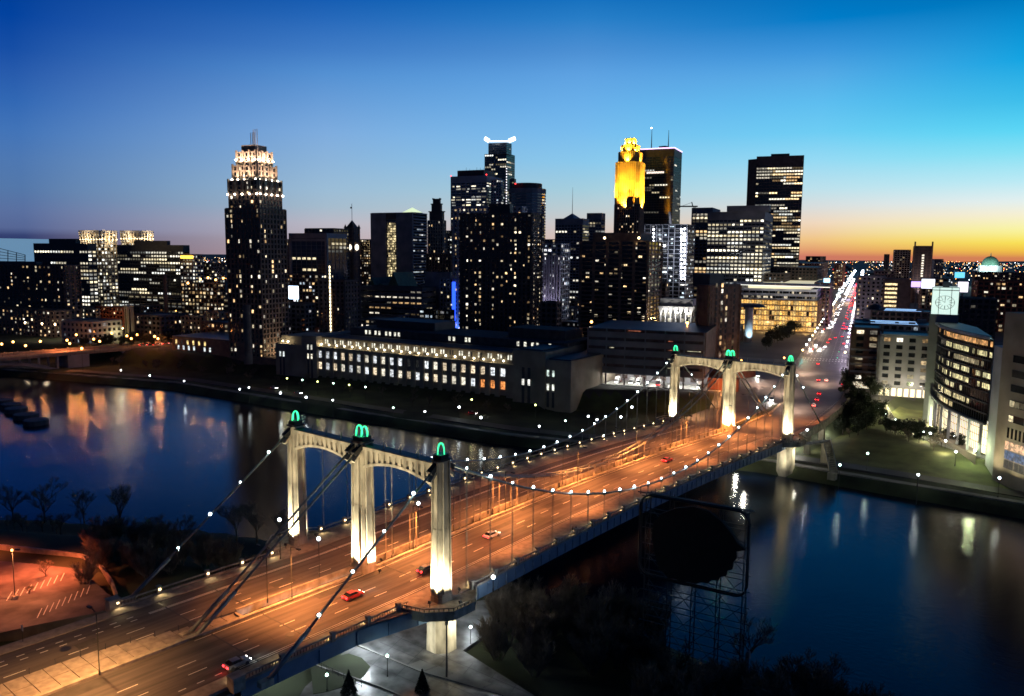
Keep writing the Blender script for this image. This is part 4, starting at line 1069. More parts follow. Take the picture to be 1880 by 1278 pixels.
# building under construction, crane
r, cs, z1 = simple('construction_tower', 'tower under construction with open floors and bright white work lights', (1184, 1262, 1276, 412, 760), 3.8, 6, .12, .12, wgrey, glass, .35, COOL, s=2.2, hw=.7, hh=.4)
b = MB()
for px_ in (1200, 1251, 1257):
    for i in range(14): b.ball(atd(px_, 420+i*7+rnd.random()*2, 755), .9, n=6, m=4)
b.build('work_light', emis('work_white', (.85, .9, 1), 16), r, kind='stuff')
for px_ in (1200, 1254): p = atd(px_, 450, 745); lamp('POINT', p, (.85, .9, 1), 14000, .5, parent=r)
p = atd(1231, 411, 760); MB().tube([p, atd(1229, 389, 760)], 1.1, 5).build('lit_hoist', wlight, r)
r = bld('tower_crane', 'thin tower crane with horizontal jib beside the black skyscraper', 'crane', None, atd(1272, 480, 900))
b = MB(); p = atd(1272, 470, 900); q = atd(1272, 378, 900)
for dx, dy in ((-1, -1), (1, -1), (1, 1), (-1, 1)): b.beam((p.x+dx, p.y+dy, 0), (p.x+dx, p.y+dy, q.z), .35)
b.build('crane_mast', wblack, r, kind='stuff'); b = MB(); a = atd(1243, 379, 900); c_ = atd(1281, 379, 900); b.beam(a, c_, 1.1, 1.4); b.build('jib', wblack, r)
b = MB(); b.beam(atd(1270, 372, 900), atd(1250, 379, 900), .3); b.beam(atd(1272, 379, 900), atd(1270, 371, 900), .8); b.build('stay_bar', wblack, r)
# lit office pair and the dark slab tower on the right
simple('lit_office_tower', 'grey office tower with vertical piers and lit floors left of the wide lit block', (1271, 1308, 1322, 381, 960), 3.9, 5, .25, .4, wgrey, glass, .6, WARM, s=1.6, mode='run', topband=6)
r, cs, z1 = simple('wide_lit_office', 'broad office block with long bright white rows of windows', (1300, 1404, 1419, 388, 900), 4, 4.4, .08, .48, wgrey, glass, .9, OFFICE, s=3.2, mode='run', rowp=(1, .95, .9, 1, .3, .2), topband=8)
b = MB(); b.obox(cs[3].lerp(cs[0], .72)+V((0, 0, z1+3)), AVN*22, AVD*6, (0, 0, 3)); b.build('mechanical_penthouse', wgrey, r)
r, cs, z1 = simple('tall_dark_tower', 'tall dark rectangular tower with dense rows of warm windows on the right', (1390, 1476, 1477, 285, 1130, -22, 34), 4, 3.4, .16, .5, wdark, glass, .85, WARM+OFFICE, s=2.6, mode='run', hw=1, topband=14, rowp=(1, .9, .3, 1, .8), pent=(4, .4), cat='tower')
a = cs[3]; MB().prism([(q.x, q.y) for q in (a, a+AVD*30, a+AVD*26-AVN*12, a+AVD*6-AVN*12)], 0, z1-3).build('chamfer_wall', wdark, r)
# mid ground dark lowrises in front of the office towers
for lb, px, k in (
 ('dark lowrise with a short row of amber arched windows behind the library', (1296, 1392, 1402, 497, 930), dict(wall=wbrown, lit=.35, pal=WARM, s=1.6)),
 ('dark block with four amber windows left of the bright avenue', (1408, 1500, 1512, 492, 1000), dict(wall=wdark, lit=.05, pal=WARM)),
 ('narrow blank dark block behind the library roof', (1392, 1410, 1420, 474, 1010), dict(wall=wdark, lit=.03, pal=WARM)),
 ('small dark office with cool windows above the library roof', (1398, 1440, 1452, 503, 920), dict(wall=wdark, lit=.25, pal=COOL)),
 ('squat brick building with pale windows left of the avenue in the distance', (1460, 1508, 1520, 484, 1500), dict(wall=wbrown, lit=.25, pal=WARM)),
 ('flat midrise under the sunset just right of the tall dark tower', (1480, 1506, 1516, 471, 1800), dict(wall=wbrown, lit=.3, pal=WARM)),
 ('tiny lit block beside the avenue near the horizon', (1532, 1548, 1552, 484, 1900), dict(wall=wred, lit=.5, pal=WARM)),
 ('dark lowrise right of the blue lit column at street level', (994, 1022, 1030, 556, 560), dict(wall=wbrown, lit=.1, pal=WARM)),
 ('dark flat block between the striped tower and the construction tower', (1206, 1222, 1228, 520, 700), dict(wall=wdark, lit=.2, pal=WARM)),
 ('midrise with pale crown just left of the pyramid office', (1000, 1024, 1030, 440, 1150), dict(wall=wgrey, lit=.2, pal=WARM)),
 ('reddish lit block between the clock tower and the county tower', (655, 680, 686, 440, 1200), dict(wall=wred, lit=.4, pal=WARM)),
 ('dim apartment slab behind the framed glass office', (524, 540, 545, 440, 1050), dict(wall=wdark, lit=.25, pal=WARM)),
 ('dim office between the art deco tower and the pale grid tower', (812, 830, 834, 424, 1150), dict(wall=wbeige, lit=.35, pal=OFFICE)),
 ('grey lowrise behind the library on the avenue side', (1496, 1524, 1530, 520, 880), dict(wall=wbrown, lit=.3, pal=COOL)),
 ): simple('midrise', lb, px, **k)
# library
P = atd(1502, 590, 795); r = bld('library', 'long golden lit glass library with a projecting white lit roof wing', 'building', None, (P.x, P.y, 0))
cs, z1 = corners(1352, 1502, 1522, 546, 795, None); z1 = atd(1502, 553, 795).z
facade(r, cs, 0, z1, 4.6, 2.4, .10, .22, wdark, glass, .97, [(1, .58, .16), (1, .66, .24), (1, .52, .12)], s=1.3, hw=1, hh=1, kv=(.45, 1.2))
c2, z2 = corners(1352, 1500, 1522, 531, 808); z2 = atd(1500, 534, 808).z
facade(r, c2, z1-.3, z2, 4.5, 6, .04, .5, wlight, glass, .5, [(1, .85, .6)], s=1.2)
wg = [atd(x, y, dd_) for x, y, dd_ in ((1345, 524, 815), (1532, 526, 785), (1500, 530, 830), (1345, 530, 860))]
zw = z2+4.5; b = MB(); b.prism([(q.x, q.y) for q in wg], zw, zw+1.2); b.build('roof_wing', wlight, r)
b = MB(); b.prism([(q.x, q.y) for q in inset(wg, .93)], zw-.6, zw-.02); b.build('soffit_light', emis('soffit_white', (.9, .9, .8), 1.6), r)
MB().prism([(q.x, q.y) for q in inset(c2, .8)], z2-.3, zw-.6).build('clerestory', emis('clerestory_glow', (.75, .68, .45), .8), r)
for s_ in (.15, .4, .65, .9):
    p = cs[3].lerp(cs[0], s_)-AVD*9; lamp('POINT', (p.x, p.y, 8), (1, .55, .18), 9000, .5, parent=r)
# arcaded insurance temple
r, cs, z1 = simple('arcade_building', 'classical building with tall pale fluted arches lit from behind', (1214, 1270, 1276, 562, 600), 4.2, 4.4, .3, .3, wblack, glass, .95, [(1, .92, .7)], s=2.0, hw=.8, hh=.8)
for i in range(7):
    p = cs[3].lerp(cs[0], i/6)-AVD*1.4; b = MB().beam(V((p.x, p.y, 0)), V((p.x, p.y, z1-6)), .7, .7)
    b.prism([(p.x-.35, p.y-.35), (p.x+.35, p.y-.35), (p.x+.35, p.y+.35), (p.x-.35, p.y+.35)], z1-6, z1-.6, poly2=[(p.x-2.6, p.y-.5), (p.x+2.6, p.y-.5), (p.x+2.6, p.y+.5), (p.x-2.6, p.y+.5)]); b.build('arch_column', wlight, r)
MB().prism([(q.x, q.y) for q in inset(cs, 1.06)], z1, z1+5).build('entablature', wgrey, r)
for i in range(3): p = cs[3].lerp(cs[0], (i+.5)/3)-AVD*5; lamp('POINT', (p.x, p.y, z1-6), (1, .95, .8), 3500, .4, parent=r)
# brick hotel tower by the ramp
r, cs, z1 = simple('brick_hotel_tower', 'brown brick slab tower with few windows and orange light at its foot', (1283, 1302, 1359, 526, 470, 10), 3.4, 4, .55, .5, wbrown, wbrown, .0, WARM, cat='tower', gname='brick_wall')
pn = MB(); a, c_ = cs[0], cs[1]; t = c_-a; nn = V((t.y, -t.x, 0)).normalized(); nn = nn if nn.dot(CAM-a) > 0 else -nn
for f in range(16):
    for s_, pr in ((.40, .75), (.55, .45), (.22, .12), (.8, .05)):
        z = 3+f*3.4
        MB().obox(a+t*s_+nn*.42+V((0, 0, z)), t.normalized()*.8, nn*.06, (0, 0, 1.1), glow(WARM, 2.2) if rnd.random() < pr else (0.0, 0, 0)).build('window', GLOWM, r)
MB().prism([(q.x, q.y) for q in cs], z1, z1+.9).build('parapet', wgrey, r)
q = [a+t*.1-nn*2, a+t*.55-nn*2, a+t*.55-nn*14, a+t*.1-nn*14]; MB().prism([(p.x, p.y) for p in q], z1, z1+7).build('penthouse', wblack, r)
p = a+t*.5+nn*8; lamp('POINT', (p.x, p.y, 6), (1, .42, .1), 16000, .4, parent=r); MB().ball((p.x, p.y, 6.5), .7).build('wall_lamp', headS, r)
p = a+t*.1+nn*9; lamp('POINT', (p.x, p.y, 4), (1, .42, .1), 9000, .4, parent=r)
MB().obox(a+t*.45+nn*7+V((0, 0, 3)), t*.6, nn*5, (0, 0, 3)).build('brick_annex', wred, r)
# white mushroom column
p = atd(1373, 626, 690); p.z = 0; zt_ = atd(1373, 563, 690).z
r = bld('mushroom_column', 'tall white floodlit round column under a dark canopy', 'column', None, p)
MB().tube([(p.x, p.y, 0), (p.x, p.y, zt_)], 3.4, 14).build('shaft', wlight, r, smooth=True)
MB().prism([(p.x+14*math.cos(i*.52), p.y+14*math.sin(i*.52)) for i in range(12)], zt_, zt_+2.5, poly2=[(p.x+9*math.cos(i*.52), p.y+9*math.sin(i*.52)) for i in range(12)]).build('canopy', wblack, r)
for dx, dy in ((6, -7), (-5, -8)): lamp('SPOT', (p.x+dx, p.y+dy, .6), (.6, .9, 1), 16000, .3, (p.x, p.y, 14), 70, .8, r)

# ------------------------------------------------------------------ post office on the far bank
PT = V((math.sin(math.radians(82)), math.cos(math.radians(82)), 0)); PN = V((PT.y, -PT.x, 0)); PP = V((-240, 198.7, 0)); UP = V((0, 0, 1))
def po(px, py, back=0): return onplane(px, py, PP-PN*back, PN)
def pbox(b, p, q, z0, z1, f, bk, col=None):      # box along the facade from p to q; f metres proud, bk metres behind
    a, c = V((p.x, p.y, 0)), V((q.x, q.y, 0)); m_ = (a+c)/2
    return b.obox(m_+PN*((f-bk)/2)+UP*((z0+z1)/2), (c-a)/2, PN*((f+bk)/2), UP*((z1-z0)/2), col)
Lp, L1, R1, Rp, R0_ = po(507, 650), po(583, 640), po(944, 668), po(1003, 690), po(1049, 700)
for q in (Lp, L1, R1, Rp, R0_): q.z = 0
r = bld('post_office', 'long stone post office on the river bank with tall lit windows and glowing upper terrace', 'building', None, (Lp.x, Lp.y, -11))
pbox(MB(), L1, R1, -11.3, 12, -.9, 60).build('wall', wbeige, r)
W1a, W1b, W2a, W2b = po(587, 652), po(922, 682.8), po(587, 671.7), po(922, 707.5)
n = 22; piers = MB(); Lw = (W1b-W1a).length/(n-1)
zt1 = (W1a.z+W1b.z)/2; zt2 = (W2a.z+W2b.z)/2
for i in range(n+1):
    p = W1a.lerp(W1b, (i-.5)/(n-1)); w = Lw*.25 if 0 < i < n else Lw*.1
    if i == 0: pbox(MB(), L1, V((*p.xy, 0))+PT*w, -8.5, 10.6, 0, .9).build('facade_pier', wbeige, r)
    elif i == n: pbox(MB(), V((*p.xy, 0))-PT*w, R1, -8.5, 10.6, 0, .9).build('facade_pier', wbeige, r)
    else: pbox(MB(), V((*p.xy, 0))-PT*w, V((*p.xy, 0))+PT*w, -8.5, 10.6, 0, .9).build('facade_pier', wbeige, r)
pbox(MB(), L1, R1, 10.6, 12.0, .05, .9).build('cornice', wbeige, r); pbox(MB(), L1, R1, -11.3, -8.5, .3, .9).build('plinth', wbeige, r)
for i in range(n):
    for row, (a, c) in enumerate(((W1a, W1b), (W2a, W2b))):
        p = a.lerp(c, i/(n-1)); p.z = zt1 if row == 0 else zt2
        if row == 0 and i in (11, 12): col = (.02, .02, .02)
        elif row == 1 and i >= 19: col = (1.2, .42, .12)
        else: s_ = rnd.uniform(.7, 1.6); col = rnd.choice(((s_, .92*s_, .74*s_), (s_*.9, s_*.95, s_), (s_, s_*.8, s_*.55)))
        w = MB().obox(p-PN*.78, PT*(Lw*.20), PN*.08, UP*2.1, col).build('window', GLOWM, r)
        m = MB()
        for q in (-.07, .07): m.obox(p-PN*.66+PT*(Lw*q), PT*.05, PN*.06, UP*2.1)
        m.obox(p-PN*.66+UP*.6, PT*(Lw*.2), PN*.06, UP*.06); m.build('window_bar', wblack, w, kind='stuff')
# upper lit terrace storey
z1_ = 17.6
pbox(MB(), L1, R1, 12, z1_, -4, 40).build('upper_wall', wbeige, r)
tw = MB()
for i in range(22):
    p = W1a.lerp(W1b, (i+.35)/(n-1)); p = V((*p.xy, 0))
    for q in (-.9, .9):
        c_ = (1.2, 1.15, .95) if rnd.random() < .75 else (.02, .02, .02)
        MB().obox(p-PN*3.95+PT*q+UP*15.2, PT*.42, PN*.05, UP*1.35, c_).build('terrace_window', GLOWM, r)
    MB().ball(p-PN*2.6-PT*3.1+UP*13.3, .62, n=10, m=6).build('globe_lamp', emis('globe', (1, .9, .62), 5), r, label=None)
    if i % 2 == 0: lamp('POINT', p-PN*2.2-PT*3.1+UP*13.3, (1, .78, .40), 900, .5, parent=r, name='globe_light')
pbox(MB(), L1, R1, 17.6, 18.1, -3.6, 20).build('coping', wdark, r)
# back roof storey
B1, B2 = po(590, 600), po(1000, 640); B1.z = B2.z = 0
pbox(MB(), B1, B2, 17, 22.5, -26, 62).build('attic_wall', wdark, r)
pbox(MB(), B1+PT*12, B1+PT*60, 22.5, 27.5, -38, 60).build('attic_wall', wblack, r)
pbox(MB(), B2-PT*46, B2-PT*8, 22.5, 28, -38, 60).build('attic_wall', wdark, r)
for f_ in (.085, .105, .135, .155, .19, .21, .235, .255, .50, .52, .575, .59, .80, .83, .86, .88, .93):
    p = B1.lerp(B2, f_); MB().obox(p-PN*25.95+UP*20.2, PT*.75, PN*.06, UP*1.25, (1.1, 1.08, .9)).build('attic_window', GLOWM, r)
# pavilions
pbox(MB(), L1-PT*13, L1, -11.3, 18.5, .8, 40).build('pavilion', wbeige, r); pbox(MB(), Lp, L1-PT*13, -11.3, 12, .4, 40).build('pavilion', wbeige, r)
pbox(MB(), Lp+PT*2, L1-PT*13, 12, 17, -3, 30).build('pavilion', wbeige, r)
pbox(MB(), R1, Rp, -11.3, 20.5, 1.2, 44).build('pavilion', wbeige, r); pbox(MB(), Rp, R0_, -11.3, 16.5, .6, 60).build('pavilion', wbeige, r)
pbox(MB(), R1+PT*3, Rp-PT*3, 20.5, 21.2, -1, 38).build('pavilion_cap', roofm, r); pbox(MB(), Rp+PT*1, R0_-PT*1, 16.5, 17.1, -1, 55).build('pavilion_cap', roofm, r)
def strips(c_, n_, w, z0, z1, f, lits):
    for k_ in range(n_):
        p = c_+PT*((k_-(n_-1)/2)*w*2.1)
        MB().obox(p+PN*(f+.02)+UP*((z0+z1)/2), PT*(w/2), PN*.05, UP*((z1-z0)/2)).build('window_strip', wblack, r)
        for z, cc in lits: MB().obox(p+PN*(f+.12)+UP*z, PT*(w*.4), PN*.05, UP*1.6, cc).build('window', GLOWM, r)
strips(po(968, 690)*1-UP*po(968, 690).z, 2, 1.7, -8.5, 11.5, 1.2, [(3.6, (1.2, 1.2, 1.1))])
strips(po(1012, 700)-UP*po(1012, 700).z+PT*0, 2, 1.5, -8.5, -.5, .6, [(2.2, (1.2, 1.25, 1.1)), (9.5, (.8, 1.0, .9))])
q = L1-PT*6; strips(V((q.x, q.y, 0)), 2, 1.5, -8.5, 14, .8, [(5.5, (1.2, 1.1, .85)), (11.4, (.8, .8, .7))])
q = Lp+PT*6; strips(V((q.x, q.y, 0)), 2, 1.5, -8.5, 3, .4, [(5.2, (1.0, 1.1, 1.1))])
for k_ in (0, 1): p = Lp+PT*(5+5*k_)-PN*1.5+UP*13.4; MB().ball(p, .6).build('globe_lamp', MATS['globe'], r); lamp('POINT', p+PN*.6, (1, .8, .45), 700, .4, parent=r)
# power house wing with lit terrace, left of the post office
D1 = V((math.sin(math.radians(66)), math.cos(math.radians(66)), 0)); N1 = V((D1.y, -D1.x, 0))
A = atz(318, 668, -10.5); Bq = Lp-PN*6; Bq.z = 0
r = bld('riverside_annex', 'dark annex building with yellow and white windows left of the post office', 'building', None, A)
a = V((A.x, A.y, 0)); t = (Bq-a).normalized(); nn = V((t.y, -t.x, 0)); L_ = (Bq-a).length
def abox(s0, s1, z0, z1, f, bk, m, nm): return MB().obox(a+t*((s0+s1)/2)+nn*((f-bk)/2)+UP*((z0+z1)/2), t*((s1-s0)/2), nn*((f+bk)/2), UP*((z1-z0)/2)).build(nm, m, r)
abox(0, L_*.70, -11.3, 9.5, 0, 45, wbrown, 'wall'); abox(L_*.70, L_, -11.3, .5, 0, 45, wbrown, 'terrace'); abox(L_*.72, L_, .5, 12.5, -18, 40, wbeige, 'back_wall')
abox(0, L_*.70, 9.5, 10.2, .2, 45, roofm, 'roof')
for s_, z, cc in [(.04+.055*i, 6.2, (1.3, .95, .35) if i != 1 else (.02, .02, .02)) for i in range(6)]+[(.06+.05*i, 2.2, (.9, 1, 1)) for i in range(7) if i != 4]:
    MB().obox(a+t*(L_*s_)+nn*.06+UP*z, t*.8, nn*.06, UP*1.5, cc).build('window', GLOWM, r)
for i in range(6):
    MB().obox(a+t*(L_*(.76+.04*i))-nn*17.9+UP*(3+(i % 3)*3.6), t*.6, nn*.06, UP*1.3, (1.4, 1.1, .6)).build('window', GLOWM, r)
for s_ in (.78, .88, .96): lamp('POINT', a+t*(L_*s_)-nn*14+UP*4, (1, .85, .55), 2600, .5, parent=r)

# ------------------------------------------------------------------ parking ramp with lit loading bays
G0, G1 = atz(1077.6, 703, 0), atz(1290, 717, 0); gt = (G1-G0).normalized(); gt.z = 0; gn = V((gt.y, -gt.x, 0)); gl = (G1-G0).length
r = bld('parking_ramp', 'dark concrete parking ramp over bright white loading bays behind the far tower', 'building', None, (G0.x, G0.y, 0))
def gb(b, s0, s1, z0, z1, f, bk, col=None): return b.obox(G0+gt*((s0+s1)/2)+gn*((f-bk)/2)+UP*((z0+z1)/2), gt*((s1-s0)/2), gn*((f+bk)/2), UP*((z1-z0)/2), col)
zg = onplane(1082, 602, G0, gn).z; zb = 6.2
gb(MB(), 0, gl+9, -12, -.05, .0, 60).build('retaining_wall', wgrey, r); gb(MB(), 0, gl+9, -.05, 0.15, .3, 60).build('bay_floor', mat('bay_concrete', (.5, .5, .48), .8), r)
gb(MB(), 0, gl+1, .15, zb, -17, 18).build('bay_back_wall', wlight, r); gb(MB(), 0, gl+1, zb, zb+.5, 0, 50).build('bay_ceiling', wlight, r)
bx = [1077.6, 1111.4, 1145.4, 1182.3, 1218.7, 1254, 1290]; bs = [(onplane(x, 705, G0, gn)-G0).dot(gt) for x in bx]
for s_ in bs: gb(MB(), s_-.35, s_+.35, .15, zb, 0, 1.2).build('bay_column', wdark, r)
lv = 5; hh = (zg-zb-.5)/lv
gb(MB(), .3, gl+.7, zb+.5, zg-.3, -1.5, 55).build('inner_wall', wdark, r)
for i in range(lv):
    z = zb+.5+i*hh
    for s0, s1 in zip(bs, bs[1:]):
        gb(MB(), s0+.3, s1-.3, z, z+hh*.66, 0, .5).build('parapet_panel', wgrey, r)
        if rnd.random() < .45: gb(MB(), s0+1.5, s0+1.5+rnd.uniform(2, (s1-s0)-3), z+hh*.80, z+hh*.86, -1.3, 1.45, (.8, .75, .5) if rnd.random() < .7 else (.5, .15, .08)).build('light_strip', GLOWM, r)
for s_ in bs: gb(MB(), s_-.35, s_+.35, zb, zg, .1, .6).build('ramp_column', wgrey, r)
gb(MB(), -.4, gl+1, zg-.3, zg, 0, 58).build('roof_deck', roofm, r)
for i, (s0, s1) in enumerate(zip(bs, bs[1:])):
    m_ = G0+gt*((s0+s1)/2)
    lamp('POINT', m_-gn*5+UP*5, (1, .98, .88), 2300, .6, parent=r, name='bay_light')
    for q in (-2, 2):
        MB().obox(m_-gn*16.8+gt*q+UP*2.6, gt*1.5, gn*.1, UP*1.3).build('dock_door', wdark, r)
        MB().obox(m_-gn*8+gt*q+UP*(zb-.15), gt*.9, gn*.15, UP*.08).build('bay_lamp', emis('tube_white', (1, 1, .9), 5), r)
for px_, y_ in ((1086, 591), (1262, 593)):
    p = onplane(px_, y_, G0-gn*30, gn); MB().ball(p, .8).beam(p, V((p.x, p.y, zg)), .25).build('roof_lamp', headS, r); lamp('POINT', p+UP*.2-gn*0, (1, .38, .08), 4200, .4, parent=r, name='roof_light')
# orange lit street wall right of the bays
p = G0+gt*(gl+10)-gn*6; o = MB().obox(p+UP*3.2, gt*8, gn*3, UP*3.4).build('brick_shed', wred); tag(o, 'orange lit brick shed right of the white loading bays', 'shed')
lamp('POINT', p+gn*9+UP*4, (1, .36, .1), 5200, .4, name='shed_light')

# ------------------------------------------------------------------ right side: reserve bank building with clock tower
arcp = [(1713, 412), (1718, 402), (1728, 391), (1742, 381), (1759, 373), (1778, 364), (1796, 357), (1813, 351)]
base = []
for px_, dd in arcp: q = atd(px_, 735, dd); base.append(V((q.x, q.y, 0)))
bkv = (AVD*46)
r = bld('curved_glass_bank', 'office building with curved dark glass facade over a white lit colonnaded lobby', 'building', None, (base[3].x, base[3].y, -8))
Z0, Z1, Z2, Z3 = -9.5, -4.8, 7.4, 40.2
def off(pts, k):
    o_ = []
    for i, p in enumerate(pts):
        d_ = (pts[min(i+1, len(pts)-1)]-pts[max(i-1, 0)]).normalized(); n_ = V((d_.y, -d_.x, 0)); n_ = n_ if n_.dot(CAM-p) > 0 else -n_; o_.append(p+n_*k)
    return o_
def curved(pts, z0, z1, k, m, nm, th=60):
    o_ = off(pts, k); poly = [(p.x, p.y) for p in o_]+[(p.x, p.y) for p in (pts[-1]+bkv, pts[0]+bkv*1.1)]; return MB().prism(poly, z0, z1).build(nm, m, r)
curved(base, -12, Z1, 2.6, wbeige, 'podium_wall'); curved(base, Z1, Z2, -2.2, emis('lobby_glow', (1, .88, .68), .95), 'lobby_glass')
curved(base, Z2, Z3, -.5, glass, 'curved_glass'); curved(base, Z3, Z3+.9, .9, wlight, 'roof_edge'); curved(base, Z3+.9, Z3+1.1, 0, roofm, 'roof')
curved(base, Z2-.4, Z2+.3, .8, wlight, 'soffit_band')
o0 = off(base, .1); fl = 8; fh_ = (Z3-Z2)/fl
for f in range(fl+1):
    b = MB()
    for a, c in zip(o0, o0[1:]): b.beam(a+UP*(Z2+f*fh_), c+UP*(Z2+f*fh_), .5, .5)
    b.build('floor_band', wblack, r)
o1 = off(base, -.42); lens = [(c-a).length for a, c in zip(o1, o1[1:])]; tot = sum(lens)
def onarc(pts, s_):
    for a, c in zip(pts, pts[1:]):
        l = (c-a).length
        if s_ <= l: return a+(c-a)*(s_/l), (c-a).normalized()
        s_ -= l
    return pts[-1], (pts[-1]-pts[-2]).normalized()
nw = 34; mu = MB()
litr = {7: (.28, 1, (1.1, .55, .2)), 6: (.30, 1, (1, .88, .45)), 5: (.5, .9, (.6, .5, .3)), 4: (.35, 1, (1, .9, .5)), 3: (.30, 1, (1, .88, .45)), 2: (.35, .52, (1, .9, .5)), 1: (.25, .75, (1, .85, .45)), 0: (.2, .5, (1, .8, .4))}
for f in range(fl):
    a_, c_, col = litr[f]
    for i in range(nw):
        s_ = tot*(i+.5)/nw; p, d_ = onarc(o1, s_)
        if f == 0: mu.beam(*[onarc(off(base, .0), tot*i/nw)[0]+UP*z for z in (Z2, Z3)], .12)
        if (a_ <= i/nw <= c_ and rnd.random() < .8) or rnd.random() < .06:
            k_ = rnd.uniform(.4, 1.3); n_ = V((d_.y, -d_.x, 0))
            MB().obox(p+UP*(Z2+(f+.55)*fh_), d_*(tot/nw*.42), n_*.03, UP*(fh_*.24), tuple(v*k_ for v in col)).build('lit_window', GLOWM, r)
mu.build('mullion', wblack, r, kind='stuff')
for i in range(8):
    p, d_ = onarc(off(base, 1.3), tot*(i/7)*.999); MB().beam(p+UP*Z1, p+UP*Z2, .9, .9).build('lobby_column', wlight, r)
    if i < 7:
        p, d_ = onarc(off(base, 2.2), tot*(i+.5)/7); lamp('SPOT', p+UP*(Z2-.3), (1, .86, .66), 1500, .3, p+UP*Z1-AVD*2, 130, .7, r, 'lobby_light')
b = MB()
for i in range(1, 42):
    p, d_ = onarc(off(base, -2.0), tot*i/42); b.beam(p+UP*Z1, p+UP*Z2, .16)
for z in (-1.5, 1.5, 4.5):
    for a, c in zip(off(base, -2.0), off(base, -2.0)[1:]): b.beam(a+UP*z, c+UP*z, .16)
b.build('lobby_mullion', wdark, r, kind='stuff')
for f_ in (.25, .55, .85):
    p, d_ = onarc(off(base, 9), tot*f_); lamp('POINT', V((p.x, p.y, -5.5)), (1, .86, .55), 1700, .4, parent=r, name='podium_fill')  # added lights in front, brighten the shadowed podium wall
# right stone block
e0 = base[-1]
q0 = atd(1831, 760, 338); q0.z = 0; qd = (atd(1905, 760, 322)-q0); qd.z = 0; qd.normalize(); qn = V((qd.y, -qd.x, 0)); qn = qn if qn.dot(CAM-q0) > 0 else -qn
Zt = atd(1826, 572, 338).z
MB().obox(q0+qd*14-qn*22+UP*((Zt-12)/2), qd*14, qn*22, UP*((Zt+12)/2)).build('stone_wall', wbeige, r)
MB().obox((e0+q0)/2-qn*6+UP*((Z3-12)/2-1), (q0-e0)/2, qn*5, UP*((Z3+10)/2)).build('stone_wall', wlight, r)
for i, z in enumerate((35.5, 30.2, 25, 19.4, 14.0)):
    col = (1.0, .85, .45) if i == 3 else None
    MB().obox(q0+qd*17+qn*.04+UP*z, qd*11, qn*.05, UP*1.3).build('window_band', glass, r)
    if i in (1, 3, 4):
        for j_ in range(8):
            if i == 3 or rnd.random() < .4: MB().obox(q0+qd*(7.4+j_*2.6)+qn*.14+UP*z, qd*1.15, qn*.04, UP*1.1, glow([(1, .85, .5)], 1.0)).build('lit_window', GLOWM, r)
for j_ in range(10): MB().obox(q0+qd*(6.5+j_*2)+qn*.04+UP*8.7, qd*.5, qn*.05, UP*1.9).build('slot_window', glass, r)
for j_ in range(8):
    for f in range(3):
        MB().obox(q0+qd*(6.6+j_*2.6)+qn*.04+UP*(4.0-f*3.4), qd*1.18, qn*.05, UP*1.5, ((1.0, .62, .36), (.10, .16, .3), (.03, .03, .04))[f]).build('lobby_window', GLOWM, r)
for s_ in (3, 12, 21): lamp('SPOT', q0+qd*s_+qn*7+UP*-7.5, (1, .88, .5), 7000, .3, q0+qd*s_+UP*6, 110, .8, r, 'wall_light')
# clock tower
q = atd(1713, 600, 420); tp = atd(1737, 527, 424); cz0, cz1 = atd(1737, 580, 424).z, atd(1737, 527, 424).z
c0 = V((tp.x, tp.y, 0)); wv = 6.0
r2 = bld('lantern_clock_tower', 'slender stone tower topped by a glowing glass box with a dark clock face', 'tower', None, (c0.x, c0.y, -9))
fx = (CAM-c0); fx.z = 0; fx.normalize(); sx = V((fx.y, -fx.x, 0)); sx = sx if sx.dot(Rr) > 0 else -sx
MB().obox(c0+UP*((cz0-10)/2), sx*wv*.98, fx*wv*.9, UP*((cz0+12)/2)).build('shaft', wgrey, r2)
MB().obox(c0+UP*((cz0+cz1)/2), sx*wv*.92, fx*wv*.85, UP*((cz1-cz0)/2)).build('lantern_glass', emis('lantern_glow', (.72, .95, .85), 1.0), r2)
b = MB(); F = c0+fx*(wv*.85+.1)
for z in (cz0, cz0+(cz1-cz0)*.9, cz1): b.obox(F+UP*z, sx*wv*.95, fx*.12, UP*.16)
for s_ in (-1, -.45, .45, 1): b.obox(F+sx*(wv*.92*s_)+UP*((cz0+cz1)/2), sx*.12, fx*.1, UP*((cz1-cz0)/2))
b.build('lantern_frame', wdark, r2, kind='stuff')
zc = cz0+(cz1-cz0)*.48; R_ = 3.9; ring = MB()
for i in range(24):
    a0, a1 = 2*math.pi*i/24, 2*math.pi*(i+1)/24; P0 = F+fx*.2+UP*zc
    ring.beam(P0+sx*(R_*math.cos(a0))+UP*(R_*.8*math.sin(a0)), P0+sx*(R_*math.cos(a1))+UP*(R_*.8*math.sin(a1)), .55, .15)
ring.build('clock_ring', wblack, r2)
for i in range(12):
    a0 = math.pi*2*i/12; P0 = F+fx*.2+UP*zc; MB().beam(P0+sx*(R_*.45*math.cos(a0))+UP*(R_*.36*math.sin(a0)), P0+sx*(R_*.92*math.cos(a0))+UP*(R_*.74*math.sin(a0)), .75, .15).build('hour_mark', wblack, r2)
MB().beam(F+fx*.3+UP*zc, F+fx*.3+UP*(zc+2.6), .35, .12).beam(F+fx*.3+UP*zc, F+fx*.3+UP*(zc+1)-sx*1.4, .4, .12).build('clock_hand', wblack, r2)
MB().obox(c0+UP*(cz1+1.2), sx*1.4, fx*1.4, UP*1.2).build('roof_cap', wblack, r2)
for z in (2, 14, 24): lamp('SPOT', c0+sx*-9+fx*3+UP*z, (1, .8, .42), 700, .3, c0+UP*(z+7), 60, .8, r2, 'shaft_light')

